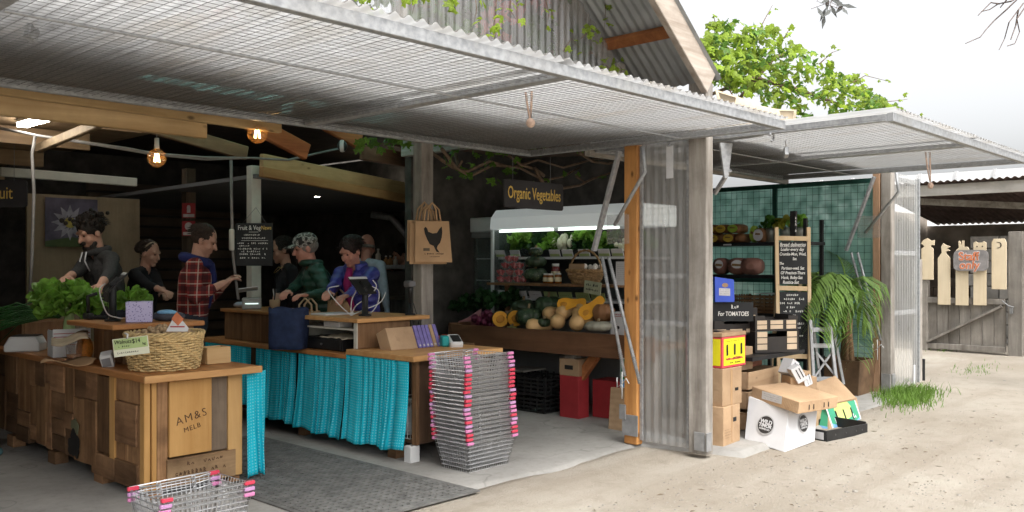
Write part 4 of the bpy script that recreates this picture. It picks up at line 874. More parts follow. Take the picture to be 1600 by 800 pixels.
text('Walnuts', .034, INK, pc, mcard @ Matrix.Translation((-.045,.032,.0065)), xs=.9, shear=.2); scribble(pc, INK, mcard @ Matrix.Translation((-.04,.005,.0065)), .07, .012, 6, 5); text('$14', .038, INK, pc, mcard @ Matrix.Translation((.035,.03,.0065)), xs=.85); text('kg', .022, INK, pc, mcard @ Matrix.Translation((.08,.01,.0065))); scribble(pc, INK, mcard @ Matrix.Translation((-.02,-.034,.0045)), .13, .012, 11, 6)
G().tube([(-.03,-.01,.05), (-.03,-.02,.075), (-.03,.02,.08)], .006, 5).build('clip', WHITE, pc, True)
sc_ = thing('card_scanner', 'small white card reader lying left of the wicker basket', 'card reader', gz(172, 572, .801), head(.3, 1)); G().box(-.035, .045, -.05, .05, .002, .10, TR((0,0,0), -.3, .2, 0)).build('body', WHITE, sc_, bevel=.012, seg=2); G().box(-.02, .035, .0505, .053, .02, .08, TR((0,0,0), -.3, .2, 0)).build('window', plain('grey_glass', (.2,.2,.21), .3), sc_)
tgp = dp(277, 506, 5.55); tg = thing('diamond_tag', 'white tag with orange diamond stuck among the walnuts', 'tag', tgp); mtag = face_m((0,0,0), (CA, -CB, 0), (-.2, -.2, 1)); G().prism([(-.075,-.05),(.06,-.05),(.07,-.03),(.0,.075)], .002, mtag).build('card', WCARD, tg); G().prism([(0,.08),(-.038,.032),(0,-.012),(.04,.032)], .003, mtag @ Matrix.Translation((.005,0,.001))).build('diamond', SORG, tg); G().prism([(-.045,-.022),(.045,-.022),(.045,-.014),(-.045,-.014)], .001, mtag @ Matrix.Translation((0,0,.0025))).build('red_bar', REDP, tg)
bxp = gz(218, 503, 1.09); lv = thing('tissue_box', 'lavender speckled cube box on the counter riser', 'box', bxp, head(.35, 1)); x = N('lavender_speckle'); v = x.coord(); vo = x.n('ShaderNodeTexVoronoi'); vo.inputs['Scale'].default_value = 75; x.l(v, vo.inputs['Vector']); LAV = x.done(x.mix(x.ramp(vo.outputs['Distance'], [(.25, (1,1,1)), (.36, (0,0,0))]), (.52,.49,.72), (.20,.18,.42)), .6)
G().box(-.085, .085, -.07, .07, .001, .145).build('body', LAV, lv, bevel=.003)
sb = thing('small_timber_box', 'small pale timber box right of the wicker basket', 'box', (3.13, 5.80, .802)); mpin = wood('pale_pine', (.62,.43,.22), (.48,.29,.12), 0, 4, .6, (1,1), .1, True); 
for q in ((-.09,.09,-.07,-.055,0,.115), (-.09,.09,.055,.07,0,.115), (-.09,-.078,-.054,.054,0,.115), (.078,.09,-.054,.054,0,.115), (-.077,.077,-.054,.054,0,.012)): G().box(*q).build('side', mpin, sb, bevel=.002)
pouch = dp(262, 491, 6.35); g = G().ball((0,0,0), (.115,.06,.035), 16, 8, Rz(-.6).to_3x3(), lambda p, a, t: 1+.12*math.sin(3*a)); tag(g.build('glasses_pouch', plain('dark_grey_cloth', (.06,.065,.08), .7), None, True), 'dark grey pouch with pale blue flap on the riser', 'pouch').location = (pouch.x, pouch.y, 1.123)
fl = G().ball((0,0,0), (.07,.045,.02), 12, 6, Rz(-.6).to_3x3()).build('flap', plain('sky_blue_cloth', (.16,.36,.55), .5), bpy.data.objects['glasses_pouch'], True); fl.location = (-.01, -.01, .03)
def tablet(label, p, hd, tilt=.75, h=.26, stand=True, cable=True):
    t = thing('tablet_stand', label, 'tablet', p, hd)
    if stand: G().lathe([(.0,0),(.055,0),(.055,.012),(.028,.02),(.026,h*.8),(.02,h),(.0,h)], 16).build('column', BLACK, t, True)
    m = TR((0, .02, h), -tilt, 0, 0); tb_ = G().box(-.13, .13, -.005, .006, -.085, .10, m).build('tablet', BLACK, t, bevel=.004)
    G().box(-.118, .118, .0065, .008, -.073, .088, m).build('screen', plain('tablet_glass', (.015,.02,.02), .08, 0, .1, 3, 0, .6), tb_); G().box(-.131, .131, -.009, -.0055, .075, .098, m).build('case_edge', WHITE, tb_)
    G().box(-.03, .03, -.03, -.006, -.03, .04, m).build('mount', BLACK, tb_)
    if cable: G().tube(smooth([(.03,-.05,h), (.07,-.09,h-.04), (.09,-.07,h-.14), (.05,-.03,h-.22), (.06,.06,.02)]), .004, 6).build('cable', WHITE, t, True)
    return t
tp = gz(176, 502, 1.09); tablet('black tablet on a black column stand on the counter riser', tp, head(.9, -.5), .75, .27)
g = G(); c0 = gz(145, 500, 1.09)
g.tube([c0+Vector((.10*i/80*CA+.012*math.cos(i*1.1), -.10*i/80*CB+.0, .018+.012*math.sin(i*1.1))) for i in range(81)], .004, 5); ph_ = thing('desk_phone', 'black corded handset on the riser behind the lettuce', 'phone', c0); ph_.location = (0,0,0); g.build('coil_cord', BLACK, ph_, True); G().box(c0.x-.03, c0.x+.02, c0.y+.02, c0.y+.12, 1.092, 1.14).build('base', BLACK, ph_, bevel=.01); G().tube([c0+Vector((0,.08,.05)), c0+Vector((0,.09,.17)), c0+Vector((.05,.05,.19))], .014, 8).build('handset', BLACK, ph_, True)
# white carton of lettuce, glass jug and paper, spring onions
wc = gz(108, 556, .801); ct = thing('lettuce_carton', 'white red-lined carton holding the lettuce on the crate counter', 'carton', wc, head(.45, .9)+.2)
for q in ((-.13,.13,.09,.098,0,.21), (-.13,.13,-.098,-.09,0,.19), (-.13,-.122,-.089,.089,0,.2), (.122,.13,-.089,.089,0,.2), (-.122,.122,-.089,.089,0,.006)): sd_ = G().box(*q).build('side', WCARD, ct, bevel=.002)
for z in (.09, .15, .175): G().box(-.125, .125, .0982, .0992, z, z+.005).build('red_line', REDP, ct)
GREENL = leafmat('lettuce_leaf', (.17,.33,.05), .45, .5, (1,1), .4); GREEND = leafmat('kale_leaf', (.025,.075,.022), .5, .5, (.8,1.2), .25); GREENM = leafmat('herb_leaf', (.055,.15,.02), .5, .55, (.8,1.2), .3)
def bunch(g, c, r, n, size, rg, up=.5, curl=.35):
    for i in range(n):
        d = Vector((rg.gauss(0,1), rg.gauss(0,1), abs(rg.gauss(0,1))*up+.05)).normalized(); p = Vector(c)+Vector((d.x*r[0], d.y*r[1], d.z*r[2]))*rg.uniform(.45, 1)
        s = size*rg.uniform(.6, 1.2); side = d.cross(Vector((rg.gauss(0,1), rg.gauss(0,1), rg.gauss(0,1)))).normalized(); nn = d.cross(side)
        pts = []
        for j, (t, w_) in enumerate(((0,.15),(.3,.5),(.65,.6),(1,.2))):
            o_ = d*(t*s)+nn*(curl*s*t*t)*(1 if i % 2 else -1); wz = nn*rg.uniform(-.12,.12)*s
            pts += [p+o_-side*w_*s+wz, p+o_+nn*.05*s, p+o_+side*w_*s-wz]
        g.add(pts, [(3*j+a, 3*j+a+1, 3*j+a+4, 3*j+a+3) for j in range(3) for a in range(2)])
    return g
RL = random.Random(8)
le = wthing('lettuce', 'bushy pale green lettuce bunch standing in the white carton', 'lettuce', wc+Vector((0,0,.15))); c1 = dp(108, 484, (CB*wc.x+CA*wc.y)+.03)
bunch(G(), c1+Vector((0,0,-.03)), (.20,.20,.20), 300, .085, RL, 1.2).build('leaves', GREENL, le, kind='stuff'); bunch(G(), dp(82, 470, CB*wc.x+CA*wc.y), (.10,.10,.10), 90, .08, RL, 1).build('outer_leaves', GREENL, le, kind='stuff'); G().cyl(wc+Vector((0,0,.1)), c1, .05, .03, 10).build('stalk', plain('pale_stalk', (.35,.45,.2), .6), le)
l2 = dp(205, 480, 6.6); lt2 = wthing('lettuce', 'green lettuce behind the tablet column on the riser', 'lettuce', (l2.x, l2.y, 1.1)); bunch(G(), l2, (.08,.1,.12), 90, .07, RL, 1).build('leaves', GREENL, lt2, kind='stuff'); G().cyl((l2.x, l2.y, 1.10), l2, .03, .03, 8).build('stalk', MC['pale_stalk'], lt2)
so_ = wthing('spring_onions', 'bundle of dark green spring onions lying left of the lettuce', 'spring onions', gz(50, 515, .95)); g = G()
for i in range(46):
    b0 = dp(92+RL.gauss(0,3), 492+RL.gauss(0,3), 7.1+RL.gauss(0,.05)); e_ = dp(-20+RL.gauss(0,18), 505+RL.gauss(0,12), 6.9+RL.gauss(0,.1)); mid_ = (b0+e_)/2+Vector((0,0,.06+RL.gauss(0,.03))); g.tube([b0, mid_, e_], [.006,.007,.002], 5)
g.build('stalks', leafmat('onion_green', (.03,.10,.025), .45, .4, (1,1), .2), so_, True, kind='stuff')
cr_ = gz(55, 535, .801); ob = wthing('produce_crate', 'brown wooden crate under the spring onions on the counter', 'crate', (cr_.x, cr_.y, .8))
q0 = gz(62, 545, .801)
for i in range(4): G().box(q0.x-.1, q0.x+.30, q0.y+.05+i*.2, q0.y+.07+i*.2, .802, 1.02).build('board', HUTCH, ob, bevel=.003)
G().box(q0.x-.12, q0.x-.101, q0.y+.05, q0.y+.70, .802, 1.02).build('board', HUTCH, ob, bevel=.003); G().box(q0.x-.1, q0.x+.3, q0.y+.08, q0.y+.60, .99, 1.0).build('lid', HUTCH, ob)
sca = thing('counter_scale', 'white counter-top scale at the left end of the crate counter', 'scale', gz(40, 548, .801), head(.2, 1)); G().prism([(-.13,0),(.13,0),(.13,.05),(.09,.12),(-.10,.12),(-.13,.06)], .20, TR((0,.10,0), PI/2, 0, 0)).build('body', WHITE, sca, bevel=.008); G().box(-.10, .08, -.09, .09, .121, .128).build('tray', BLACK, sca)
jg = thing('glass_jug', 'clear glass jug with an orange drink and paper bag on the counter', 'jug', gz(118, 562, .801)); G().lathe([(.06,.0),(.065,.12),(.07,.15),(.068,.15),(.063,.12),(.058,.005),(.0,.005)], 20, None, False).build('glass', PVC, jg, True); G().lathe([(.0,.006),(.056,.006),(.058,.04),(.0,.042)], 16).build('drink', plain('orange_juice', (.55,.22,.05), .4), jg, True)
bt = thing('plastic_bottle', 'tall clear bottle of orange liquid beside the white carton', 'bottle', gz(126, 545, .801)+Vector((.03,.03,0))); G().lathe([(.03,.0),(.032,.2),(.03,.24),(.014,.30),(.014,.33)], 16).build('bottle', PVC, bt, True); G().lathe([(.0,.01),(.028,.01),(.028,.10),(.0,.10)], 14).build('drink', MC['orange_juice'], bt, True); G().lathe([(.0,.33),(.03,.33),(.034,.40),(.02,.47),(.0,.48)], 12).build('cap', plain('pale_blue_cap', (.55,.66,.68), .5), bt, True)
g = G(); pb2 = gz(110, 568, .803); g.grid(lambda i, j: pb2+Vector((.36*(i/7-.5)*CA+.1*(j/5-.5), -.36*(i/7-.5)*CB+.12*(j/5-.5), .008+.02*math.sin(i*.9+j*.7)+.012*j/5)), 8, 6, (0,0,.004)); tag(g.build('paper_bag', KRAFT, None, True), 'flat brown paper bag lying on the counter edge before the jug', 'paper bag')
g = G(); pb3 = gz(128, 535, .95); g.grid(lambda i, j: dp(80+58*i/7, 528-8*i/7+10*math.sin(i*.8)*.4+4*j, 6.35-.1*j), 8, 4, (0,0,.006)); 
kb = g.build('paper_bag', plain('dusty_kraft', (.36,.29,.20), .8), None, True); tag(kb, 'crumpled brown paper lying across the glass jug', 'paper bag')
G().ball(dp(132, 545, 6.5), (.06,.06,.10), 12, 8).build('orange_net', plain('orange_net', (.55,.20,.03), .6, 0, .3, 60), kb, True)
# things on the far checkout top
def bag(label, p, hd, w_, d_, h_, m, handles=None, taper=.9, name='bag', cat='bag', hm=None):
    t = thing(name, label, cat, p, hd); g = G(); n, r_ = 24, 9
    def P(i, j):
        a = 2*PI*i/n; s = j/(r_-1); c_, s_ = math.cos(a), math.sin(a); e = 4.0; k = (abs(c_)**e+abs(s_)**e)**(-1/e); f = (taper+(1-taper)*s) if taper < 1 else 1-(taper-1)*s
        return (w_/2*c_*k*f*(1+.02*math.sin(3*a+s*5)), d_/2*s_*k*f*(1-.35*s*s)*(1+.05*math.sin(2*a+s*4)), h_*s+.008*math.sin(5*a)*s)
    g.grid(P, n+1, r_); g.add([(0,0,.002)]+[P(i, 0) for i in range(n)], [(0, 1+(i+1) % n, 1+i) for i in range(n)]); g.build('body', m, t, True).modifiers.new('s', 'SOLIDIFY').thickness = .003
    for s in (handles or ()):
        G().tube([(-.07, s, h_-.04), (-.065, s, h_+.06), (0, s*1.1, h_+.12), (.065, s, h_+.06), (.07, s, h_-.04)], .009, 6).build('handle', hm or m, t, True)
    return t
NAVY = plain('navy_canvas', (.018,.03,.075), .8, 0, .25, 20)
nb = bag('navy blue cooler bag standing open on the far checkout top', dp(451, 524, 7.65)*1, head(-.2, 1), .34, .26, .35, NAVY); nb.location.z = .769
kb1 = bag('brown paper carrier bag left of the register hutch', dp(497, 520, 7.85), head(-.4, 1), .24, .16, .30, KRAFT, (-.04, .04), 1.0, 'paper_bag', 'paper bag', plain('pale_handle', (.55,.42,.27), .8)); kb1.location = (4.62, 6.86, .769)
kb2 = bag('brown paper carrier bag the purple-jacketed person is opening', dp(515, 490, 8.0), head(-.3, 1), .26, .16, .30, KRAFT, (-.05, .05), 1.0, 'paper_bag', 'paper bag', MC['pale_handle']); kb2.location = (5.02, 6.92, .86); G().box(-.02, .05, -.0845, -.0825, .2, .27).build('label', WCARD, kb2)
pd = wthing('standing_shelf', 'low dark bench behind the checkout counter under the paper bag', 'bench', (5.1, 7, 0)); G().box(4.985, 5.2, 6.5, 8.2, .82, .855).build('top', HUTCH, pd); G().box(5.0, 5.03, 6.5, 6.6, 0, .82).build('leg', HUTCH, pd); G().box(5.0, 5.03, 8.0, 8.1, 0, .82).build('leg', HUTCH, pd)
tablet('black tablet tilted on the register hutch with looping white cables', Vector((4.62, 6.02, 1.059)), head(-.6, -.8)+.5, .7, .25)
g = G(); b_ = Vector((4.55, 6.12, 1.062))
cb_ = thing('charging_cables', 'white charging cables looping behind the tilted tablet', 'cable', b_)
for a in ((( 0,0,0),(-.06,.10,.10),(-.12,.16,.22),(-.05,.10,.25)), ((0,0,0),(.05,.0,.08),(.14,-.06,.16),(.19,-.1,.24),(.16,-.09,.30)), ((0,0,0),(.02,.02,.12),(.06,-.0,.22)), ((0,0,0),(.09,-.03,.04),(.22,-.1,.10),(.27,-.13,.19))):
    G().tube(smooth(a, 8), .0045, 6).build('cable', WHITE, cb_, True)
sn = thing('barcode_scanner', 'black barcode scanner upright on its stand at the hutch end', 'scanner', (4.98, 5.86, 1.059), head(.6, .8)); G().lathe([(.0,0),(.045,0),(.045,.012),(.014,.02),(.012,.12),(.0,.12)], 14).build('stand', BLACK, sn, True); G().tube([(0,0,.1), (.0,.0,.2), (.0,.01,.25)], [.016,.018,.022], 10).build('grip', BLACK, sn, True); G().box(-.035, .035, -.06, .045, .24, .295).build('head', plain('scanner_grey', (.13,.13,.135), .5), sn, bevel=.014, seg=2); G().tube([(0,0,.06), (-.05,-.03,.10), (-.10,-.05,-.02), (-.12,-.05,-.10)], .003, 5).build('cord', BLACK, sn, True)
tag(G().box(4.42, 4.72, 6.30, 6.52, 1.059, 1.072, ).build('paper_pile', WCARD, None), 'pile of white papers on the register hutch top', 'papers')
tr = thing('till_printer', 'pale receipt printer with paper curling up on the side hutch', 'printer', (4.50, 7.62, 1.066), head(.3, 1)); G().box(-.09, .09, -.08, .08, 0, .11).build('body', plain('grey_plastic', (.33,.34,.32), .5), tr, bevel=.012); G().box(-.06, .06, .081, .083, .05, .06).build('slot', emis('slot_light', (.7,.9,.85), .6), tr); G().box(-.08, .10, -.02, .13, .18, .187, TR((0,0,0), .25, .12, 0)).build('paper', WCARD, tr)
pt_ = thing('pen_pot', 'brown pen pot with pens on the side hutch', 'pot', (4.52, 7.25, 1.066)); G().lathe([(.045,.0),(.05,.10),(.046,.10),(.042,.01),(.0,.01)], 16).build('pot', CARD, pt_, True)
for i in range(4): G().cyl((RL.gauss(0,.01), RL.gauss(0,.01), .02), (RL.gauss(0,.03), RL.gauss(0,.03), .2), .004, n=6).build('pen', [BLACK, WHITE][i % 2], pt_)
tag(G().ball((4.55, 7.90, 1.095), (.06,.09,.03), 12, 8, None, lambda p, a, t: 1+.1*math.sin(3*a)).build('cloth_bundle', plain('pale_blue_cloth', (.38,.42,.50), .8), None, True), 'small crumpled white and blue cloth on the far end of the side hutch', 'cloth')
# ------------------------------------------------------------------ vegetable table and produce
vt = wthing('produce_table', 'brown timber produce table with a deep front board', 'table', (6.75, 5.7, 0))
G().box(6.44, 6.475, 4.35, 6.92, .645, .862).build('front_board', TABLEW, vt, bevel=.004); G().box(6.48, 7.02, 4.35, 6.92, .74, .78).build('bed', TABLEW, vt); G().box(6.44, 7.02, 6.925, 6.955, .645, .87).build('end_board', TABLEW, vt, bevel=.004)
for y in (5.30, 6.85, 4.4): G().box(6.52, 6.63, y, y+.115, 0, .738).build('leg', GREY, vt, bevel=.005)
G().bar((6.58, 5.27, .42), (6.58, 5.02, .72), .06, .09).build('brace', RAFT, vt, bevel=.004)
RP = random.Random(21)
BUT = plain('butternut_skin', (.60,.38,.17), .5, 0, .12, 5, 0, .35, (.9,1.1)); PUMPG = plain('green_pumpkin', (.035,.058,.03), .45, 0, .6, 14, 0, .4, (.8,1.3)); PUMPF = plain('orange_flesh', (.70,.33,.03), .6, 0, .15, 8); PUMPGR = plain('grey_pumpkin', (.34,.33,.26), .6, 0, .15, 6)
x = N('speckled_pumpkin'); v = x.coord(); vo = x.n('ShaderNodeTexVoronoi'); vo.inputs['Scale'].default_value = 45; x.l(v, vo.inputs['Vector']); f = x.noise(v, 10, 4)
PUMPS = x.done(x.mix(x.ramp(vo.outputs['Distance'], [(.16, (.8,)*3), (.24, (0,0,0))]), x.ramp(f, [(.35, (.018,.035,.02)), (.7, (.05,.085,.04))]), (.30,.32,.16)), .4, 0, .4)
def on_table(px, py, z, x_): p = onx(px, py, x_); return Vector((x_, p.y, z))
def butternut(px, py, x_, z, label, rot=(0,0,0), s=1.0, half=False):
    p = onx(px, py, x_); t = thing('butternut', label, 'butternut pumpkin', p); t.rotation_euler = Vector(rot).to_track_quat('-Z', 'Y').to_euler()
    prof = [(.0,-.135),(.02,-.135),(.062,-.115),(.078,-.075),(.074,-.035),(.055,.01),(.046,.06),(.047,.11),(.038,.14),(.012,.15),(.0,.15)]
    G().lathe([(r*s, z_*s) for r, z_ in prof], 20).build('body', BUT, t, True)
    G().cyl((0,0,.148*s), (.005,0,.17*s), .010*s, .008*s, 7).build('stalk', plain('dry_stalk', (.30,.22,.12), .8), t)
    if half: G().prism([(r*s*.98, z_*s) for r, z_ in prof[1:-1]]+[(-r*s*.98, z_*s) for r, z_ in reversed(prof[1:-1])], .002, TR((0,-.0785*s*1.0,0), PI/2, 0, 0)).build('flesh', PUMPF, t)
    return t
def pumpkin(p, r, h, m, label, ribs=9, name='pumpkin', dep=.10, rz=0):
    t = thing(name, label, 'pumpkin', p, rz)
    G().ball((0,0,h/2), (r, r, h/2), ribs*4, 14, None, lambda q, a, th: (1-dep*(.5+.5*math.cos(a*ribs))*math.sin(th)) * (1-.18*max(0, abs(math.cos(th))-.8)*5) * (1+.07*noise.noise(q*1.7+Vector((r*90, h*70, 0))))).build('body', m, t, True)
    G().tube([(0,0,h*.84), (.004,0,h*.98), (.015,.005,h*1.10)], [.016,.012,.013], 7).build('stalk', plain('dry_stalk', (.30,.22,.12), .8), t, True); return t
def tc(r, t, z): return (r*CA-t*CB, -r*CB-t*CA, z)
lay = (PI/2-.15, 0, head(-.6, .9))
bl = 'butternut pumpkin '
for i, (px, py, x_, rot, lab) in enumerate((
    (874, 497, 6.62, tc(-.3,.8,-.5), 'whole butternut lying base-out at the front left of its heap'), (901, 499, 6.60, tc(-.05,.8,-.55), 'whole butternut lying base-out at the front right of its heap'),
    (866, 488, 6.74, tc(-.8,.6,-.2), 'whole butternut at the back left of the heap'), (886, 487, 6.72, tc(-.7,.6,-.1), 'whole butternut resting across the middle of the heap'), (912, 492, 6.70, tc(.3,.8,-.6), 'whole butternut at the back right of the heap'),
    (842, 509, 6.56, tc(-1,.15,0), 'pale butternut at the bottom of the heap by the front board'))):
    butternut(px, py, x_, 0, lab, rot, .95)
def half_butternut(px, py, x_, rot, label):
    p = onx(px, py, x_); t = thing('cut_butternut', label, 'cut pumpkin', p); ax = Vector(rot[0]).normalized(); nn = Vector(rot[1]); nn = (nn-ax*nn.dot(ax)).normalized(); yv = -nn; xv = yv.cross(ax); t.rotation_euler = Matrix(((xv.x,yv.x,ax.x),(xv.y,yv.y,ax.y),(xv.z,yv.z,ax.z))).to_euler(); prof = [(.02,-.135),(.062,-.115),(.078,-.075),(.074,-.035),(.055,.01),(.046,.06),(.047,.11),(.038,.14),(.012,.15)]
    n = 12; g = G(); vs = []; 
    for r, z_ in prof:
        for k in range(n+1): a = PI*k/n; vs.append((r*math.cos(a), r*math.sin(a), z_))
    g.add(vs, [(i*(n+1)+k, i*(n+1)+k+1, (i+1)*(n+1)+k+1, (i+1)*(n+1)+k) for i in range(len(prof)-1) for k in range(n)]); g.build('rind', BUT, t, True)
    G().prism([(r, z_) for r, z_ in prof]+[(-r, z_) for r, z_ in reversed(prof)], .002, TR((0,0,0), PI/2, 0, 0)).build('flesh', PUMPF, t); G().ball((0,-.001,-.07), (.03,.006,.035), 10, 6).build('seeds', plain('seed_pulp', (.50,.22,.03), .7), t, True)
half_butternut(892, 474, 6.70, (tc(1,.1,.12), tc(0,.75,.65)), 'cut butternut half lying on top of the heap'); half_butternut(924, 481, 6.66, (tc(.75,0,.65), tc(-.2,.85,.5)), 'cut butternut half leaning at the right of the heap')
for px, py, x_, r, h, m, lab in ((826, 511, 6.62, .135, .21, PUMPS, 'dark green speckled pumpkin at the front of the table'), (857, 494, 6.86, .15, .22, PUMPG, 'large ribbed green pumpkin behind the speckled one'), (818, 494, 6.92, .14, .19, PUMPG, 'green pumpkin at the back left of the speckled one'), (850, 512, 6.58, .07, .10, PUMPG, 'small green pumpkin between speckled pumpkin and butternuts'), (935, 519, 6.60, .14, .11, PUMPGR, 'flat grey pumpkin at the right end behind the front board'), (942, 505, 6.74, .115, .20, plain('brown_squash', (.24,.115,.05), .6, 0, .15, 6), 'tall brown squash right of the cut butternut'), (799, 503, 6.80, .09, .13, plain('pinkish_squash', (.30,.16,.12), .6, 0, .2, 6), 'pinkish squash behind the cut pumpkin wedges')):
    p = onx(px, py, x_); pumpkin(Vector((x_, p.y, max(.781, p.z))), r, h, m, lab, 10)
def wedge(px, py, x_, label, rz):
    p = onx(px, py, x_); t = thing('pumpkin_wedge', label, 'cut pumpkin', p, rz); n = 12; R_ = .085
    g = G(); vs = [(R_*math.cos(PI*k/n)*math.cos(q), R_*.8*math.sin(q), R_*math.sin(PI*k/n)*math.cos(q)) for q in (-.9, -.5, 0, .5, .9) for k in range(n+1)]; g.add(vs, [(i*(n+1)+k, i*(n+1)+k+1, (i+1)*(n+1)+k+1, (i+1)*(n+1)+k) for i in range(4) for k in range(n)])
    g.build('rind', PUMPG, t, True); fl_ = G().prism([(R_*.95*math.cos(2*PI*k/20), R_*.95*math.sin(2*PI*k/20)) for k in range(20)], .03, TR((0,.06,0), PI/2, 0, 0)).build('flesh', PUMPF, t); G().ball((0,.062,0), (.045,.006,.04), 10, 6).build('seeds', MC['seed_pulp'], fl_, True)
    return t
wedge(781, 498, 6.60, 'cut pumpkin half showing orange flesh, nearest the beetroot', head(.1, 1)+.3).rotation_euler = (0, .5, head(.1,1)); wedge(803, 497, 6.68, 'cut pumpkin half propped against the speckled pumpkin', head(.3,1))
pumpkin(Vector((6.60, onx(800, 515, 6.60).y, .781)), .07, .09, plain('striped_squash', (.32,.33,.13), .5, 0, .5, 12), 'striped yellow-green squash under the propped pumpkin half')
# beetroot bunch in pink paper, kale behind
bp_ = wthing('pink_paper', 'pink wrapping paper standing round the purple beetroot', 'paper', onx(735, 500, 6.75))
for a, b in (((716, 505), (752, 478)), ((745, 500), (768, 478))):
    p, q = onx(*a, 6.68), onx(*b, 6.80); G().grid(lambda i, j: Vector((p.x+(q.x-p.x)*i/5, p.y+(q.y-p.y)*i/5, .80+(.07+.13*i/5)*j/3+.01*math.sin(i+j))), 6, 4, (.004, 0, 0)).build('sheet', plain('pink_sheet', (.36,.16,.17), .8), bp_, True)
BEET = plain('beetroot', (.12,.02,.05), .55, 0, .3, 15, 0, .3, (.8,1.3))
for i in range(15):
    px, py = RP.gauss(756, 11), RP.gauss(499, 6); p = onx(px, py, 6.58+RP.random()*.12); o = G().ball((0,0,0), (.036,.036,.04), 10, 8, None, lambda q, a, t: 1+.06*math.sin(3*a)).build('beetroot', BEET, None, True); o.location = p; o.rotation_euler = (RP.uniform(0,3), RP.uniform(0,3), 0); tag(o, 'purple beetroot heaped before the pink paper', 'beetroot', 'purple beetroots on the produce table')
ka = wthing('kale', 'dark green kale heap at the left back of the produce table', 'kale', onx(750, 490, 6.9))
for px, py in ((735, 478), (760, 470), (778, 478), (800, 472), (722, 484)): bunch(G(), onx(px, py, 6.95), (.12,.12,.09), 70, .07, RP, 1).build('leaves', GREEND, ka, kind='stuff')
tom = wthing('tomato_tray', 'tray of red tomatoes beyond the checkout counter', 'tray', (6.0, 6.9, .8))
for i in range(12): G().ball(dp(690+RP.uniform(-12,14), 529+RP.uniform(-2,4), 8.6), .03, 10, 7).build('tomato', plain('tomato_red', (.42,.05,.02), .35), tom, True)
tq = dp(690, 534, 8.6); G().box(tq.x-.25, tq.x+.2, tq.y-.25, tq.y+.25, tq.z-.05, tq.z-.01).build('tray', HUTCH, tom); G().box(tq.x-.2, tq.x+.15, tq.y-.2, tq.y+.2, 0, tq.z-.05).build('stand', HUTCH, tom)
# ------------------------------------------------------------------ open display fridge
LITW = emis('lit_canopy', (.80,.86,.86), .10)
fr_ = wthing('display_fridge', 'open display fridge with a lit white canopy behind the produce table', 'fridge', (7.45, 5.9, 0))
STEEL = plain('fridge_grey', (.20,.21,.21), .45, .2, .1, 4); FW = plain('fridge_white', (.66,.69,.70), .4, 0, .05, 3)
G().box(7.10, 7.80, 4.98, 6.88, .08, .92).build('base', STEEL, fr_, bevel=.01); G().box(7.66, 7.80, 4.98, 6.88, .92, 1.86).build('back_panel', plain('fridge_back', (.05,.055,.055), .6), fr_)
G().prism([(0,0),(.80,0),(.80,.22),(.10,.22),(.02,.13)], 1.92, TR((7.0, 6.90, 1.875), PI/2, 0, 0)).build('canopy', LITW, fr_, bevel=.012)
for y0, y1 in ((5.2, 5.95), (6.05, 6.8)): G().box(7.06, 7.11, y0, y1, 1.845, 1.868).build('light_tube', emis('fridge_light_%d' % int(y0*10), (.92,1,.95), .9), fr_)
G().box(7.02, 7.05, 6.86, 6.895, .9, 1.87).build('end_post', FW, fr_, bevel=.004); G().box(7.055, 7.66, 6.875, 6.885, .92, 1.87).build('end_glass', clear('fridge_glass', (.5,.62,.58), .22, .1), fr_)
for z, x0 in ((1.56, 7.12), (1.12, 7.05)): G().box(x0, 7.65, 5.0, 6.86, z-.012, z+.006).build('shelf', STEEL, fr_); G().box(x0-.012, x0-.002, 5.0, 6.86, z-.012, z+.012).build('shelf_lip', FW, fr_)
ws_ = wthing('timber_shelf', 'thin timber shelf in front of the fridge carrying jars and punnets', 'shelf', (6.85, 5.9, 1.3)); G().box(6.72, 7.04, 4.95, 6.66, 1.275, 1.30).build('board', HUTCH, ws_, bevel=.003)
for y in (5.0, 6.6): G().box(6.98, 7.02, y, y+.04, .785, 1.273).build('prop', HUTCH, ws_)
for px, nm in ((783, 0), (806, 1), (868, 2), (888, 3), (914, 4), (945, 5), (966, 6)):
    p = onx(px, 392, 7.09); o = G().box(-.004, .004, -.07, .07, 0, .075, TR((0,0,0), 0, -.35, 0)).build('price_ticket', WCARD, None); o.location = (7.09, p.y, 1.575); tag(o, 'small white price ticket on the upper fridge shelf edge, '+['leftmost','second','third','fourth','fifth','sixth','last'][nm]+' from the left', 'price ticket', 'tickets on the upper fridge shelf'); scribble(o, INK, face_m((-.007, 0, .05), (0,-1,0), (.3,0,1)), .10, .018, 7, nm, .004); G().box(-.0055, -.0045, -.065, .065, .004, .03, TR((0,0,0), 0, -.35, 0)).build('green_strip', PGR, o)
for i, px in enumerate((790, 815, 838, 862, 885, 912, 936)):
    p = onx(px, 462, 7.02); o = G().box(-.004, .004, -.085, .085, 0, .085, TR((0,0,0), 0, -.35, 0)).build('price_ticket', PGR if i > 2 else WCARD, None); o.location = (7.02, p.y, 1.13); tag(o, 'price ticket on the lower fridge shelf above the pumpkins, '+['leftmost','second','third','fourth','fifth','sixth','last'][i]+' from the left', 'price ticket', 'tickets on the lower fridge shelf'); scribble(o, INK, face_m((-.02, 0, .05), (0,-1,0), (.3,0,1)), .12, .02, 7, i+20, .004)
names = ('curly parsley', 'coriander', 'silverbeet', 'dill', 'spinach', 'celery tops')
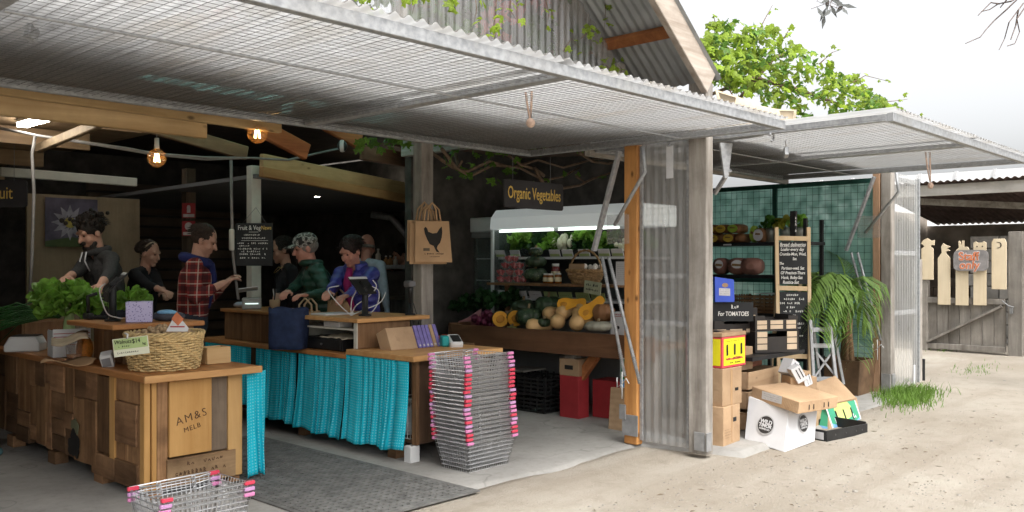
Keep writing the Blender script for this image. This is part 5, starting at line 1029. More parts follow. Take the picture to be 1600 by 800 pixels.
for i in range(12):
    y = 5.08+.15*i; t = wthing('herb_bunch', 'leafy green bunch along the back of the upper fridge shelf, '+['rightmost','second from the right','third from the right','fourth from the right','fifth from the right','sixth from the right','seventh from the right','eighth from the right','ninth from the right','tenth from the right','eleventh from the right','leftmost'][i], 'greens', (7.36, y, 1.57), 'leafy bunches on the upper fridge shelf')
    bunch(G(), (7.36, y, 1.66), (.16,.10,.15), 95, .055, RP, 1).build('leaves', [GREENM, GREEND, GREENM, GREENL][i % 4] if i not in (8, 11) else GREENL, t, kind='stuff')
WVEG = plain('pale_bulb', (.66,.68,.50), .5, 0, .12, 8)
fe = wthing('fennel_pile', 'pale fennel bulbs piled in the middle of the upper fridge shelf', 'fennel', (7.2, 5.75, 1.57))
for i in range(12): p = onx(RP.gauss(882, 7), 384-RP.random()*14, 7.18+RP.random()*.08); G().ball(p, (.035,.035,.05), 10, 7, None, lambda q, a, t: 1-.15*math.cos(t)).build('bulb', WVEG, fe, True)
le3 = wthing('lettuce', 'pale green lettuce at the left of the upper fridge shelf', 'lettuce', onx(812, 384, 7.2)); bunch(G(), onx(812, 378, 7.2), (.09,.10,.10), 90, .07, RP, 1).build('leaves', GREENL, le3, kind='stuff'); ce = wthing('cauliflower', 'small cauliflower at the right of the upper fridge shelf', 'cauliflower', onx(975, 388, 7.2))
for i in range(16): G().ball(onx(972+RP.gauss(0,6), 384+RP.gauss(0,3), 7.15), .025, 8, 6).build('floret', WVEG, ce, True)
bunch(G(), onx(915, 374, 7.2), (.10,.12,.10), 100, .06, RP, 1).build('leaves', GREENL, wthing('lettuce', 'frilly lettuce right of the fennel bulbs', 'lettuce', onx(915, 388, 7.2)), kind='stuff')
# strawberries, stacked pumpkins, jars, handled basket
STRAW = plain('strawberries', (.38,.03,.035), .35, 0, .35, 40)
k = 0
pn0 = None
for row, (pys, pxs) in enumerate(((440, (783, 796, 809, 818)), (429, (783, 797, 811)), (418, (790, 804, 812)), (407, (796, 804)))):
    for px in pxs:
        p = onx(px, pys, 6.80+.05*(k % 2)); zz = 1.301+.072*row
        if pn0 is None:
            pn0 = thing('strawberry_punnet', 'x', 'punnet', (0,0,0), 0, 'strawberry punnets stacked on the timber shelf'); G().box(-.05, .05, -.045, .045, 0, .068).build('tub', PVC, pn0, bevel=.006); g = G()
            for q in range(16): g.ball((RP.uniform(-.035,.035), RP.uniform(-.03,.03), RP.uniform(.018,.056)), (.015,.015,.018), 7, 5)
            g.build('berries', STRAW, pn0, True); t = pn0; t.location = (p.x, p.y, zz); 
        else: t = dup(pn0, None, (p.x, p.y, zz))
        t['label'] = 'clear strawberry punnet in the %s layer, %s from the left' % (('bottom','second','third','top')[row], ('first','second','third','fourth')[pxs.index(px)])
        k += 1
for z, r, h, m, lab in ((1.301, .125, .17, PUMPS, 'bottom pumpkin of the three stacked on the shelf'), (1.452, .115, .135, PUMPG, 'middle pumpkin of the three stacked on the shelf'), (1.575, .08, .10, PUMPS, 'small top pumpkin of the three stacked on the shelf')):
    p = onx(837, 440, 6.88); pumpkin((6.88, p.y, z), r, h, m, lab, 11)
def jar(px, py, x_, z, r, h, body, lab):
    p = onx(px, py, x_); t = thing('jar', lab, 'jar', (x_, p.y, z)); G().lathe([(.0,0),(r,0),(r,h*.78),(r*.8,h*.86),(.0,h*.86)], 16).build('glass', body, t, True); G().lathe([(.0,h*.86),(r*.84,h*.86),(r*.84,h),(.0,h)], 16).build('lid', WHITE, t, True); G().lathe([(r*1.01,h*.2),(r*1.01,h*.6)], 16, None, False).build('label', plain('jar_label', (.60,.54,.36), .6), t, True)
HON = plain('honey', (.20,.07,.015), .2, 0, .3, 10, 0, .5); JAM = plain('jam', (.14,.02,.02), .2, 0, .3, 10, 0, .5)
jar(853, 440, 6.80, 1.301, .03, .10, HON, 'short honey jar nearest the stacked pumpkins'); jar(860, 440, 6.77, 1.301, .034, .10, HON, 'short honey jar in the middle of the three'); jar(872, 440, 6.80, 1.301, .036, .105, HON, 'short honey jar nearest the handled basket'); jar(868, 436, 6.93, 1.301, .045, .20, JAM, 'tall dark red jar behind the honey jars')
hp = onx(909, 441, 6.82); hb = thing('handled_basket', 'brown handled wicker basket of garlic on the timber shelf', 'basket', (6.88, hp.y, 1.302)); wicker(hb, [(.12,0),(.155,.06),(.175,.13)], WICKD, 11, 26, (.85, 1.12), .006, True)
g = G()
for ph in (0, 3.1): g.tube([(.006*math.cos(i+ph), .195*math.cos(PI*i/30), .12+.21*math.sin(PI*i/30)+.006*math.sin(i+ph)) for i in range(31)], .008, 5)
g.build('handle', WICKD, hb, True); gr_ = G().box(-.155, -.149, -.08, .11, .06, .17, TR((0,0,0), 0, .2, 0)).build('card_flap', CARD, hb)
for i in range(9): o = G().ball((0,0,0), (.028,.028,.03), 10, 7, None, lambda q, a, t: 1+.05*math.cos(6*a)).build('garlic', plain('garlic_white', (.62,.58,.52), .6), None, True); o.location = (6.88+RP.uniform(-.08,.08), hp.y-.10+RP.uniform(-.07,.12), 1.302+.15+RP.uniform(0,.02)); tag(o, 'white garlic bulb in the handled wicker basket', 'garlic', 'garlic bulbs in the handled basket')
pp = onx(926, 443, 6.70); o = G().box(-.004, .004, -.10, .10, -.06, .06, TR((0,0,0), .12, 0, 0)).build('price_card', plain('card_olive', (.30,.32,.22), .7), None); o.location = (6.70, pp.y, 1.27); tag(o, 'olive price card hanging below the handled basket', 'price card'); scribble(o, INK, face_m((-.006, 0, .025), (0,-1,-.12)), .15, .03, 7, 41, .005); scribble(o, INK, face_m((-.006, 0, -.02), (0,-1,-.12)), .15, .025, 8, 42, .004)
cp = onx(972, 420, 6.72); o = G().box(-.003, .003, -.065, .065, 0, .22).build('paper_notice', WCARD, None); o.location = (6.715, cp.y, 1.30); tag(o, 'white paper notice clipped at the right end of the timber shelf', 'notice')
for i in range(9): scribble(o, plain('grey_print', (.35,.35,.36), .8), face_m((-.0035, 0, .19-.018*i), (0,-1,0)), .10, .006, 14, 60+i, .002)
cq = onx(971, 500, 6.70); cw = thing('archive_carton', 'white carton with red printing standing at the right end of the table', 'carton', (6.74, cq.y, .781)); G().box(-.09, .09, -.13, .09, 0, .27).build('box', WCARD, cw, bevel=.003); G().box(-.092, -.0905, -.12, .08, .23, .235).build('red_line', REDP, cw); G().cyl((-.0905,0,.13), (-.093,0,.13), .016, n=12).build('hand_hole', BLACK, cw); scribble(cw, REDP, face_m((-.092, -.02, .25), (0,-1,0)), .16, .018, 8, 71, .005)
# drinks fridge left of the display fridge
df = wthing('drinks_fridge', 'narrow glass-door drinks fridge with a white header', 'fridge', (7.4, 7.3, 0)); G().box(7.32, 7.85, 7.05, 7.62, .06, 1.86).build('cabinet', plain('fridge_inside', (.05,.06,.065), .6), df); G().box(7.20, 7.85, 7.02, 7.60, 1.865, 2.03).build('header', FW, df, bevel=.01)
g = G().box(7.22, 7.30, 7.03, 7.08, .1, 1.86).box(7.22, 7.30, 7.57, 7.62, .1, 1.86).box(7.22, 7.30, 7.085, 7.565, .1, .16).box(7.22, 7.30, 7.085, 7.565, 1.80, 1.86); g.build('door_frame', STEEL, df); G().box(7.25, 7.258, 7.085, 7.565, .165, 1.795).build('door_glass', MC['fridge_glass'], df); G().box(7.265, 7.285, 7.54, 7.56, .2, 1.78).build('light_strip', emis('drinks_light', (.8,.95,1), .8), df)
for z in (.6, 1.0, 1.3, 1.55): G().box(7.30, 7.318, 7.09, 7.56, z, z+.014).build('shelf_edge', FW, df)
co = wthing('corrugated_bar', 'dark counter faced in corrugated iron left of the drinks fridge', 'counter', (6.8, 8.2, 0)); g = G(); corr(g, (7.2, 7.72, 0), Y, 1.6, Z3, 1.05, X, .076, .01, 6, 2); g.build('facing', plain('dull_iron', (.10,.105,.105), .6, .3), co, True); G().box(7.16, 7.7, 7.7, 9.3, 1.05, 1.09).build('top', DARKW, co)
# hanging vegetable sign
s0, s1 = ony(787, 300, 5.25), ony(879, 312, 5.25); vs_ = wthing('vegetable_sign', 'black hanging sign lettered Organic Vegetables in gold', 'sign', ((s0.x+s1.x)/2, 5.25, 2.1))
sw_ = s1.x-s0.x; ms_ = face_m(((s0.x+s1.x)/2, 5.24, 2.108), (1, 0, 0)); G().prism(rr(sw_, .245, .025), .02, ms_ @ Matrix.Translation((0,0,-.02))).build('board', plain('sign_black', (.03,.028,.03), .6, 0, .2, 6), vs_, bevel=.002)
text('Organic Vegetables', .15, GOLD, vs_, ms_ @ Matrix.Translation((0,.005,.001)), xs=.60, bold=.001)
for dx in (-.28, .22): G().tube([((s0.x+s1.x)/2+dx, 5.25, 2.22), ((s0.x+s1.x)/2+dx, 5.25, 2.47)], .002, 4).build('wire', WIRE, vs_)
# cartons and crates under the table
rc = thing('red_carton', 'tall cardboard carton printed red beside the table leg', 'carton', (6.58, 5.52, 0), 0); p = gz(872, 650, 0); rc.location = (6.50, onx(889, 650, 6.5).y, 0)
G().box(0, .16, -.115, .115, 0, .44).build('red_body', REDP, rc, bevel=.003); G().box(-.002, .162, -.117, .117, .44, .60).build('flap_band', CARD, rc, bevel=.003); G().box(-.004, -.0025, -.05, .05, .50, .54).build('hand_hole', BLACK, rc)
rc2 = thing('red_carton', 'red carton in shadow right of the table leg', 'carton', (6.70, 5.02, 0)); G().box(0, .25, -.12, .2, 0, .40).build('red_body', REDP, rc2, bevel=.003)
fb = onx(966, 680, 6.30); o = G().box(-.02, .02, -.14, .12, 0, .40, TR((0,0,0), 0, .10, 0)).build('flattened_carton', CARD, None, bevel=.003); o.location = (6.33, fb.y, 0.005); tag(o, 'flat brown carton leaning by the orange stud', 'carton')
ctx = onx(974, 585, 6.25); gp_ = thing('green_print_card', 'green and blue printed carton card hanging behind the springs', 'carton', (6.30, ctx.y, .42)); G().box(-.004, .004, -.06, .07, .0, .26).build('card', WCARD, gp_); G().box(-.0055, -.0045, -.052, .062, .075, .25).build('green_field', plain('print_green', (.02,.20,.10), .6), gp_); G().box(-.0055, -.0045, -.052, .062, .01, .073).build('blue_field', plain('print_blue', (.16,.36,.62), .6), gp_); scribble(gp_, WCARD, face_m((-.007,0,.13), (0,-1,0)), .10, .09, 3, 81, .012)
def crate(p, rz, sx, sy, h, m, label, name='plastic_crate', group=None):
    t = thing(name, label, 'crate', p, rz, group); 
    for yy in (-sy/2, sy/2): 
        g = G()
        for i in range(5): g.box(-sx/2, sx/2, yy-.006, yy+.006, h*i/5+.004, h*i/5+h*.12)
        for i in range(7): g.box(-sx/2+(sx-.02)*i/6, -sx/2+(sx-.02)*i/6+.02, yy-.005, yy+.005, 0, h)
        g.build('side', m, t)
    for xx in (-sx/2, sx/2):
        g = G()
        for i in range(5): g.box(xx-.006, xx+.006, -sy/2, sy/2, h*i/5+.004, h*i/5+h*.12)
        for i in range(5): g.box(xx-.005, xx+.005, -sy/2+(sy-.02)*i/4, -sy/2+(sy-.02)*i/4+.02, 0, h)
        g.build('end', m, t)
    G().box(-sx/2, sx/2, -sy/2, sy/2, 0, .008).build('floor', m, t); return t
for i, (y, z, lab) in enumerate(((5.82, 0, 'black plastic crate on the floor nearest the red carton'), (5.82, .20, 'black plastic crate stacked above the one by the red carton'), (6.22, 0, 'black plastic crate on the floor behind the basket stack'), (6.24, .20, 'black plastic crate stacked behind the basket stack'), (6.62, 0, 'black plastic crate at the far left under the table'))):
    crate((6.72, y, z+.003), .03*i, .46, .36, .19, BLACK, lab)
pl = G().box(6.6, 6.95, 6.02, 6.3, .405, .42).build('cardboard_sheet', plain('grey_card', (.28,.26,.23), .8), None); tag(pl, 'pale cardboard sheet lying on the black crates under the table', 'cardboard')
# ------------------------------------------------------------------ wire shopping baskets
def make_basket(label):
    t = thing('shopping_basket', label, 'basket', (0,0,0), 0, 'wire shopping baskets'); Lx, Ly, bx_, by_, h = .25, .175, .205, .135, .215
    g = G(); rim = lambda z: [(x_*(bx_+(Lx-bx_)*z/h), y_*(by_+(Ly-by_)*z/h), z) for x_, y_ in ((-1,-1),(1,-1),(1,1),(-1,1))]
    for i in range(8): g.tube(rim(h*i/7), .0042 if i in (0, 7) else .0021, 4, True)
    n1, n2 = 19, 13
    for i in range(n1):
        s = -1+2*i/(n1-1)
        for e in (-1, 1): g.tube([(s*bx_, e*by_, 0), (s*Lx, e*Ly, h)], .0019, 3, cap=False)
        g.tube([(s*bx_, -by_, 0), (s*bx_, by_, 0)], .0019, 3, cap=False)
    for i in range(n2):
        s = -1+2*i/(n2-1)
        for e in (-1, 1): g.tube([(e*bx_, s*by_, 0), (e*Lx, s*Ly, h)], .0019, 3, cap=False)
        g.tube([(-bx_, s*by_, 0), (bx_, s*by_, 0)], .0019, 3, cap=False)
    g.build('wire_tub', CHROME, t)
    for e in (-1, 1):
        g = G(); g.tube([(-.10, e*.155, h+.002), (-.235, e*.178, h+.012), (-.25, e*.188, h+.014), (.25, e*.188, h+.014), (.235, e*.178, h+.012), (.10, e*.155, h+.002)], .0038, 5)
        for s in (-.10, .10): g.tube([(s+.012*math.cos(a), e*.168, h+.004+.012*math.sin(a)) for a in [2*PI*k/8 for k in range(8)]], .003, 4, True)
        g.build('handle', CHROME, t, True)
    for sx in (-1, 1):
        for sy in (-1, 1): G().box(sx*.232-.030, sx*.232+.030, sy*.182-.012, sy*.182+.012, h-.006, h+.016).build('clip', CLIPS[0], t, bevel=.004)
    return t
CLIPS = [plain('pink_clip', (.62,.22,.42), .4, 0, .08, 10), plain('red_clip', (.62,.055,.10), .4, 0, .08, 10), plain('mauve_clip', (.52,.28,.50), .4, 0, .08, 10)]
b0 = make_basket('shopping basket at the bottom of the tall stack by the checkout')
clip_by = {}
for ci, m in enumerate(CLIPS):
    me = [c for c in b0.children if c.name.startswith('clip')][0].data.copy(); me.materials.clear(); me.materials.append(m); clip_by[ci] = me
base_clips = {}
def place_basket(src, loc, rz, label, ci):
    o = src if src.location.length == 0 else dup(src, None, loc, rz, label); o.location = loc; o.rotation_euler = (0, 0, rz); o['label'] = label
    for k_, c in enumerate([c for c in o.children if c.name.split('.')[0] == 'clip']):
        m = CLIPS[ci]; sgn = [(-1,-1),(-1,1),(1,-1),(1,1)][k_]; key = (sgn, ci)
        if key not in base_clips:
            me = c.data.copy(); me.materials.clear(); me.materials.append(m); base_clips[key] = me
        c.data = base_clips[key]
    return o
sbx = Vector((4.62, 4.70, .002)); cols = [0, 1, 1, 0, 2, 1, 0, 0, 2, 1, 1, 2, 1, 1, 1, 1, 1, 2, 0, 0, 0]
for i in range(21):
    lab = 'shopping basket at the bottom of the tall stack by the checkout' if i == 0 else ('topmost shopping basket of the tall stack by the checkout' if i == 20 else 'wire shopping basket nested in the tall stack, %s from the bottom' % ('second third fourth fifth sixth seventh eighth ninth tenth eleventh twelfth thirteenth fourteenth fifteenth sixteenth seventeenth eighteenth nineteenth twentieth'.split()[i-1]))
    place_basket(b0, sbx+Vector((RP.gauss(0,.004)-.001*i, RP.gauss(0,.004)+.0008*i, .0305*i)), RP.gauss(0, .012)+(.03 if i > 12 else 0), lab, cols[i])
lbp = (dp(250, 781, 4.55)+dp(392, 754, 4.95))/2; d_ = dp(390, 752, 4.95)-dp(240, 780, 4.55); d_.z = 0; d_.normalize(); nrm = Vector((-d_.y, d_.x, 0)); c_ = lbp+nrm*.17; ang = math.atan2(d_.y, d_.x)
for i, (z, lab) in enumerate(((.002, 'lower wire shopping basket before the crate counter end'), (.032, 'middle wire shopping basket before the crate counter end'), (.064, 'upper wire shopping basket before the crate counter end'))):
    o = place_basket(b0, (c_.x, c_.y, z), ang+.02*i, lab, (0, 2, 1)[i]); o.scale = (1.04, 1.0, 1.0)
# ------------------------------------------------------------------ ring mat: rubber mesh of holes
mt_ = thing('rubber_mat', 'black rubber ring mat on the floor between the counters', 'mat', (3.62, 5.6, .006)); g = G(); mx0, mx1, my0, my1 = -.58, .44, -1.42, 1.3; s_ = .055
ni, nj = int((mx1-mx0)/s_), int((my1-my0)/s_)
for i in range(ni+1): x_ = mx0+s_*i; g.box(x_-.014, x_+.014, my0, my1, .003, .011)
for j in range(nj+1): y_ = my0+s_*j; g.box(mx0, mx1, y_-.014, y_+.014, .003, .0125)
g.build('web', RUBBER, mt_, kind='stuff'); G().box(mx0, mx1, my0, my1, 0, .002).build('hole_shade_sheet', BLACK, mt_); G().box(mx0-.05, mx0-.008, my0-.05, my1, 0, .008).box(mx1, mx1+.05, my0-.05, my1, 0, .008).box(mx0, mx1, my0-.05, my0-.008, 0, .008).build('bevelled_edge', RUBBER, mt_)  # black sheet added under the web paints the shade inside the holes
# ------------------------------------------------------------------ paper bags with hen hanging on the post
hbp = ony(678, 412, 5.80)
hen = [(-.09,.10),(-.075,.115),(-.06,.10),(-.05,.07),(-.01,.055),(.03,.06),(.055,.10),(.075,.12),(.08,.07),(.075,.02),(.06,-.03),(.035,-.06),(.03,-.085),(.055,-.12),(.025,-.112),(.012,-.085),(.0,-.06),(-.035,-.045),(-.06,.0),(-.08,.05)]
for i, (dx, dz, rz_, lab) in enumerate(((.0, 0, 0, 'front brown paper bag with black hen hanging on the post'), (-.05, -.015, .12, 'brown paper bag hanging just behind the hen bag'), (-.075, .01, .25, 'rearmost brown paper bag on the post'))):
    a = ony(678, 410, 5.80); t = thing('hen_bag' if i == 0 else 'paper_bag', lab, 'paper bag', (a.x-.02+CA*dx+CB*.03*i, 5.80-CB*dx+CA*.03*i, a.z+dz)); fm = face_m((0,0,0), (CA*.9, -CB*.55, 0)); hm_ = .36
    G().prism([(-.155,0),(.175,0),(.145,hm_),(-.15,hm_)], .018, fm).build('body', KRAFT, t, bevel=.003)
    for s in (-.045, .045): G().tube([fm @ Vector(q) for q in ((-.06+s*.4,hm_-.03,.009),(-.045+s*.3,hm_+.10,.009),(.0,hm_+.16,.009),(.045+s*.3,hm_+.10,.009),(.06+s*.4,hm_-.03,.009))], .008, 6).build('handle', KRAFT, t, True)
    if i == 0:
        G().prism([(x_*.95+.01, y_*.95+.20) for x_, y_ in hen], .002, fm @ Matrix.Translation((0,0,.018))).build('hen_print', INK, t); scribble(t, INK, fm @ Matrix.Translation((.015,.075,.0195)), .17, .013, 14, 5, .004); scribble(t, INK, fm @ Matrix.Translation((.02,.05,.0195)), .09, .008, 10, 6, .002); G().prism([(-.08,.10),(-.025,.10),(-.025,.125),(-.08,.125)], .0015, fm @ Matrix.Translation((0,0,.018))).build('stamp_print', plain('grey_ink', (.12,.09,.06), .8), t)
# ------------------------------------------------------------------ chalkboards and signs in the shop
fvp = dp(397, 382, 8.3); nw = thing('news_board', 'hanging blackboard headed Fruit and Veg News in chalk', 'blackboard', fvp); fmn = face_m((0,0,0), (CA, -CB, 0)); G().prism([(-.175,-.20),(.175,-.20),(.175,.20),(-.175,.20)], .02, fmn @ Matrix.Translation((0,0,-.02))).build('board', SLATE, nw, bevel=.003)
text('Fruit & Veg', .062, CHALK, nw, fmn @ Matrix.Translation((-.045,.155,.001)), xs=.75); text('News', .055, CHALKY, nw, fmn @ Matrix.Translation((.115,.155,.001)), xs=.75)
G().prism([(-.05,.115),(.04,.115),(.04,.118),(-.05,.118)], .001, fmn).build('chalk_line', CHALK, nw); G().prism([(-.12,.035),(.13,.035),(.13,.038),(-.12,.038)], .001, fmn).build('chalk_line', CHALK, nw)
for i, (yy, L, n_) in enumerate(((.09,.17,10), (.06,.24,14), (.012,.29,18), (-.012,.10,6), (-.04,.28,17), (-.065,.22,12), (-.09,.25,15), (-.125,.24,13))): scribble(nw, CHALK, fmn @ Matrix.Translation((-.01 if i != 3 else -.09, yy, .001)), L, .017, n_, 90+i, .0035)
for s in (-.11, .11): G().tube([fmn @ Vector((s, .20, -.01)), fmn @ Vector((0, .35, -.06))], .002, 4).build('string', WIRE, nw)
frs = ony(-14, 302, 9.0); fs = thing('fruit_sign', 'black hanging sign with gold Fruit lettering cut off at the left edge', 'sign', frs); fmf = face_m((0,0,0), (CA, -CB*.8, 0)); G().prism(rr(.62, .25, .03), .02, fmf @ Matrix.Translation((0,0,-.02))).build('board', MC['sign_black'], fs); text('Fruit', .16, GOLD, fs, fmf @ Matrix.Translation((.08,0,.002)), xs=.7)
for s in (-.2, .2): G().tube([fmf @ Vector((s,.12,0)), fmf @ Vector((s,.5,0))], .002, 4).build('wire', WIRE, fs)
pn_ = ony(112, 348, 10.36); pa = thing('flower_poster', 'poster of a pale flower on purple fixed to the plywood partition', 'poster', pn_); fmp = face_m((0,-.0,0), (1, 0, 0)); G().prism([(-.28,-.27),(.28,-.27),(.28,.27),(-.28,.27)], .006, fmp).build('sheet', plain('poster_purple', (.09,.08,.11), .6, 0, .4, 6), pa)
g = G()
for k in range(12): a = 2*PI*k/12; g.prism([(.02*math.cos(a+1.57)+.05*math.cos(a)-.02, .02*math.sin(a+1.57)+.05*math.sin(a)), (.07*math.cos(a+.3)*1.6-.02, .07*math.sin(a+.3)*1.6), (.20*math.cos(a)-.02, .20*math.sin(a)), (.07*math.cos(a-.3)*1.6-.02, .07*math.sin(a-.3)*1.6)], .001+.0002*k, fmp @ Matrix.Translation((0,0,.0062)))
g.build('petal_print', plain('petal_grey', (.27,.26,.29), .6, 0, .4, 9), pa, kind='stuff'); G().prism([(.06*math.cos(2*PI*k/16)-.02, .06*math.sin(2*PI*k/16)) for k in range(16)], .004, fmp @ Matrix.Translation((0,0,.0065))).build('heart_print', plain('flower_yellow', (.36,.30,.07), .6, 0, .3, 20), pa); G().prism([(-.28,-.27),(.28,-.27),(.28,-.20),(0,-.16),(-.28,-.21)], .001, fmp @ Matrix.Translation((0,0,.0061))).build('leaf_print', plain('poster_green', (.06,.09,.03), .6), pa)
for i, (py, lab) in enumerate(((329, 'upper red fire-extinguisher sign on the brown post'), (357, 'lower red fire sign on the brown post'))):
    q = dp(295, py, 10.15); t = thing('fire_sign', lab, 'sign', q); fq = face_m((0,0,0), (CA, -CB, 0)); G().prism([(-.075,-.085),(.075,-.085),(.075,.085),(-.075,.085)], .004, fq).build('plate', REDP, t); G().prism([(-.065,-.075),(.065,-.075),(.065,-.04),(-.065,-.04)], .001, fq @ Matrix.Translation((0,0,.004))).build('text_band', plain('pale_print', (.45,.42,.40), .7), t)
    if i == 0: G().prism([(-.02,-.025),(.02,-.025),(.02,.045),(.01,.06),(-.01,.06),(-.02,.045)], .001, fq @ Matrix.Translation((0,0,.004))).build('extinguisher_mark', MC['pale_print'], t)
    else: G().prism([(.045*math.cos(2*PI*k/16), .025+.045*math.sin(2*PI*k/16)) for k in range(16)], .001, fq @ Matrix.Translation((0,0,.004))).build('round_mark', MC['pale_print'], t)
# cables, conduit, lamps
cd_ = wthing('overhead_cable', 'grey cables strung along under the ceiling with drops to the counters', 'cable', (3, 7, 2.3))
CAB = plain('grey_cable', (.20,.19,.18), .6)
for off in (0, .03): G().tube([dp(-20, 196+off*60, 7.2), dp(60, 212, 7.2), dp(200, 232+off*90, 7.4), dp(240, 240+off*60, 7.5), dp(320, 246+off*120, 7.8), dp(395, 247, 8.2), dp(450, 250, 8.6), dp(530, 232, 9.2)], .012-.1*off, 6).build('cable', CAB, cd_, True)
for a in ([(55, 212), (50, 240), (53, 300), (50, 400), (46, 470)], [(361, 250), (362, 330), (364, 400), (372, 468)]): G().tube([dp(*q, 7.25 if a[0][0] < 100 else 7.9) for q in a], .013, 6).build('drop', CAB, cd_, True)
cl2 = dp(362, 372, 7.88); G().box(cl2.x-.02, cl2.x+.02, cl2.y-.02, cl2.y+.02, cl2.z-.11, cl2.z+.08).build('cable_clip', PALEP, cd_, bevel=.008)
GLS = clear('amber_glass', (.60,.30,.09), .16, .05, None, .8)
def bulb(px, py, d, wire_top, label):
    p = dp(px, py, d); t = thing('filament_bulb', label, 'bulb', p); r = .07
    G().ball((0,0,0), r, 20, 14).build('globe', GLS, t, True); G().lathe([(.0,.075),(.02,.075),(.018,.10),(.017,.155),(.0,.155)], 12).build('holder', PALEP, t, True)
    g = G()
    for k in range(4): a = PI/2*k; g.tube([(.012*math.cos(a), .012*math.sin(a), .035), (.022*math.cos(a), .022*math.sin(a), -.03)], .0035, 5)
    g.build('filament', emis('filament_'+str(px), (1,.66,.30), 14), t); G().tube([(0,0,.155), (0,0,wire_top)], .003, 5).build('flex', CAB, t)
bulb(245, 247, 6.9, .55, 'round amber filament bulb hanging left of the red fire signs'); bulb(402, 209, 6.3, .30, 'round amber filament bulb hanging nearest the tilt door edge')
def tube_light(a, b, label, e):
    t = wthing('fluorescent_light', label, 'light', (a+b)/2); G().bar(a, b, .07, .03).build('lens', emis('tube_'+str(int(e*10)), (1,.97,.9), e), t); G().bar(a+Vector((0,0,.04)), b+Vector((0,0,.04)), .09, .045).build('housing', WHITE, t)
tube_light(dp(34, 196, 7.2), dp(88, 181, 6.5), 'bright fluorescent tube on the ceiling at upper left', 16); tube_light(dp(-60, 225, 8.6), dp(6, 211, 8.0), 'second fluorescent tube cut off at the left edge', 16.1)
for px, py, lab in ((498, 307, 'left round downlight in the dark kitchen ceiling'), (609, 319, 'right round downlight in the dark kitchen ceiling')):
    a_ = dp(px, py, 10.6 if px < 500 else 12.0); t = thing('downlight', lab, 'light', (a_.x, a_.y, a_.z)); G().lathe([(.0,-.004),(.05,-.004),(.05,.0),(.0,.0)], 16).build('lens', emis('downlight_%d' % px, (1,.9,.75), 40), t); G().lathe([(.05,-.006),(.065,-.004),(.065,.003),(.05,.003)], 16, None, False).build('trim', WHITE, t)
cs = dp(598, 226, 8.9) if False else dp(535, 228, 9.0); t = thing('speaker_dome', 'small white and black camera dome on the ceiling beam', 'camera', cs); G().ball((0,0,0), (.05,.05,.06), 12, 8).build('dome', BLACK, t, True); G().lathe([(.06,-.02),(.065,0),(.06,.02)], 16, TR((0,0,0), PI/2, 0, .8), False).build('ring', WHITE, t, True)
# kitchen bench at the back
kb_ = wthing('kitchen_bench', 'dark kitchen bench far inside behind the customers', 'bench', (7, 10.3, 0)); k0, k1 = dp(570, 412, 11.6), dp(720, 418, 11.9); G().bar((k0.x, k0.y, 1.46), (k1.x, k1.y, 1.46), .5, .05).build('top', GALV, kb_); G().bar((k0.x, k0.y, .7), (k1.x, k1.y, .7), .45, 1.4).build('front', DARKW, kb_)
for i, (px, h, r_, m, lab) in enumerate(((591, .19, .035, PALEP, 'pale squeeze bottle on the kitchen bench'), (603, .10, .03, plain('spice', (.35,.20,.08), .5), 'small spice jar next to the squeeze bottle'), (610, .10, .03, MC['spice'], 'small spice jar in the middle of the kitchen bench'), (618, .09, .03, PALEP, 'rightmost small jar on the kitchen bench'))):
    p = dp(px, 410, 11.55); t = thing('bottle' if i == 0 else 'spice_jar', lab, 'bottle' if i == 0 else 'jar', (p.x, p.y, 1.486)); G().lathe([(.0,0),(r_,0),(r_,h*.7),(r_*.4,h*.82),(r_*.35,h),(.0,h)], 12).build('body', m, t, True); G().lathe([(.0,h),(r_*.5,h),(r_*.4,h+.02),(.0,h+.02)], 10).build('cap', WHITE, t, True)
# ------------------------------------------------------------------ right bay: bread shelves
sh = wthing('bread_shelves', 'black steel shelving with bread in the right bay', 'shelves', (9.2, 4.9, 0))
for x_ in (8.98, 9.38):
    for y_ in (4.15, 5.75): G().box(x_-.018, x_+.018, y_-.018, y_+.018, .04, 1.98 if y_ < 5 else 1.78).build('upright', BLACKM, sh)
for z in (1.735, 1.375, .95, .50): G().box(8.95, 9.40, 4.12, 5.78, z-.035, z).build('shelf', BLACKM, sh, bevel=.003)
p = onx(1136, 384, 8.94); G().box(8.944, 8.949, p.y-.05, p.y+.05, 1.705, 1.722).build('shelf_tag', WCARD, sh)
BREAD = plain('bread_crust', (.25,.12,.05), .7, 0, .35, 9, 0, .3, (.75,1.2)); YEL = plain('yellow_label', (.60,.42,.06), .5, 0, .1, 8); LIME = plain('lime_label', (.32,.48,.06), .5, 0, .1, 8)
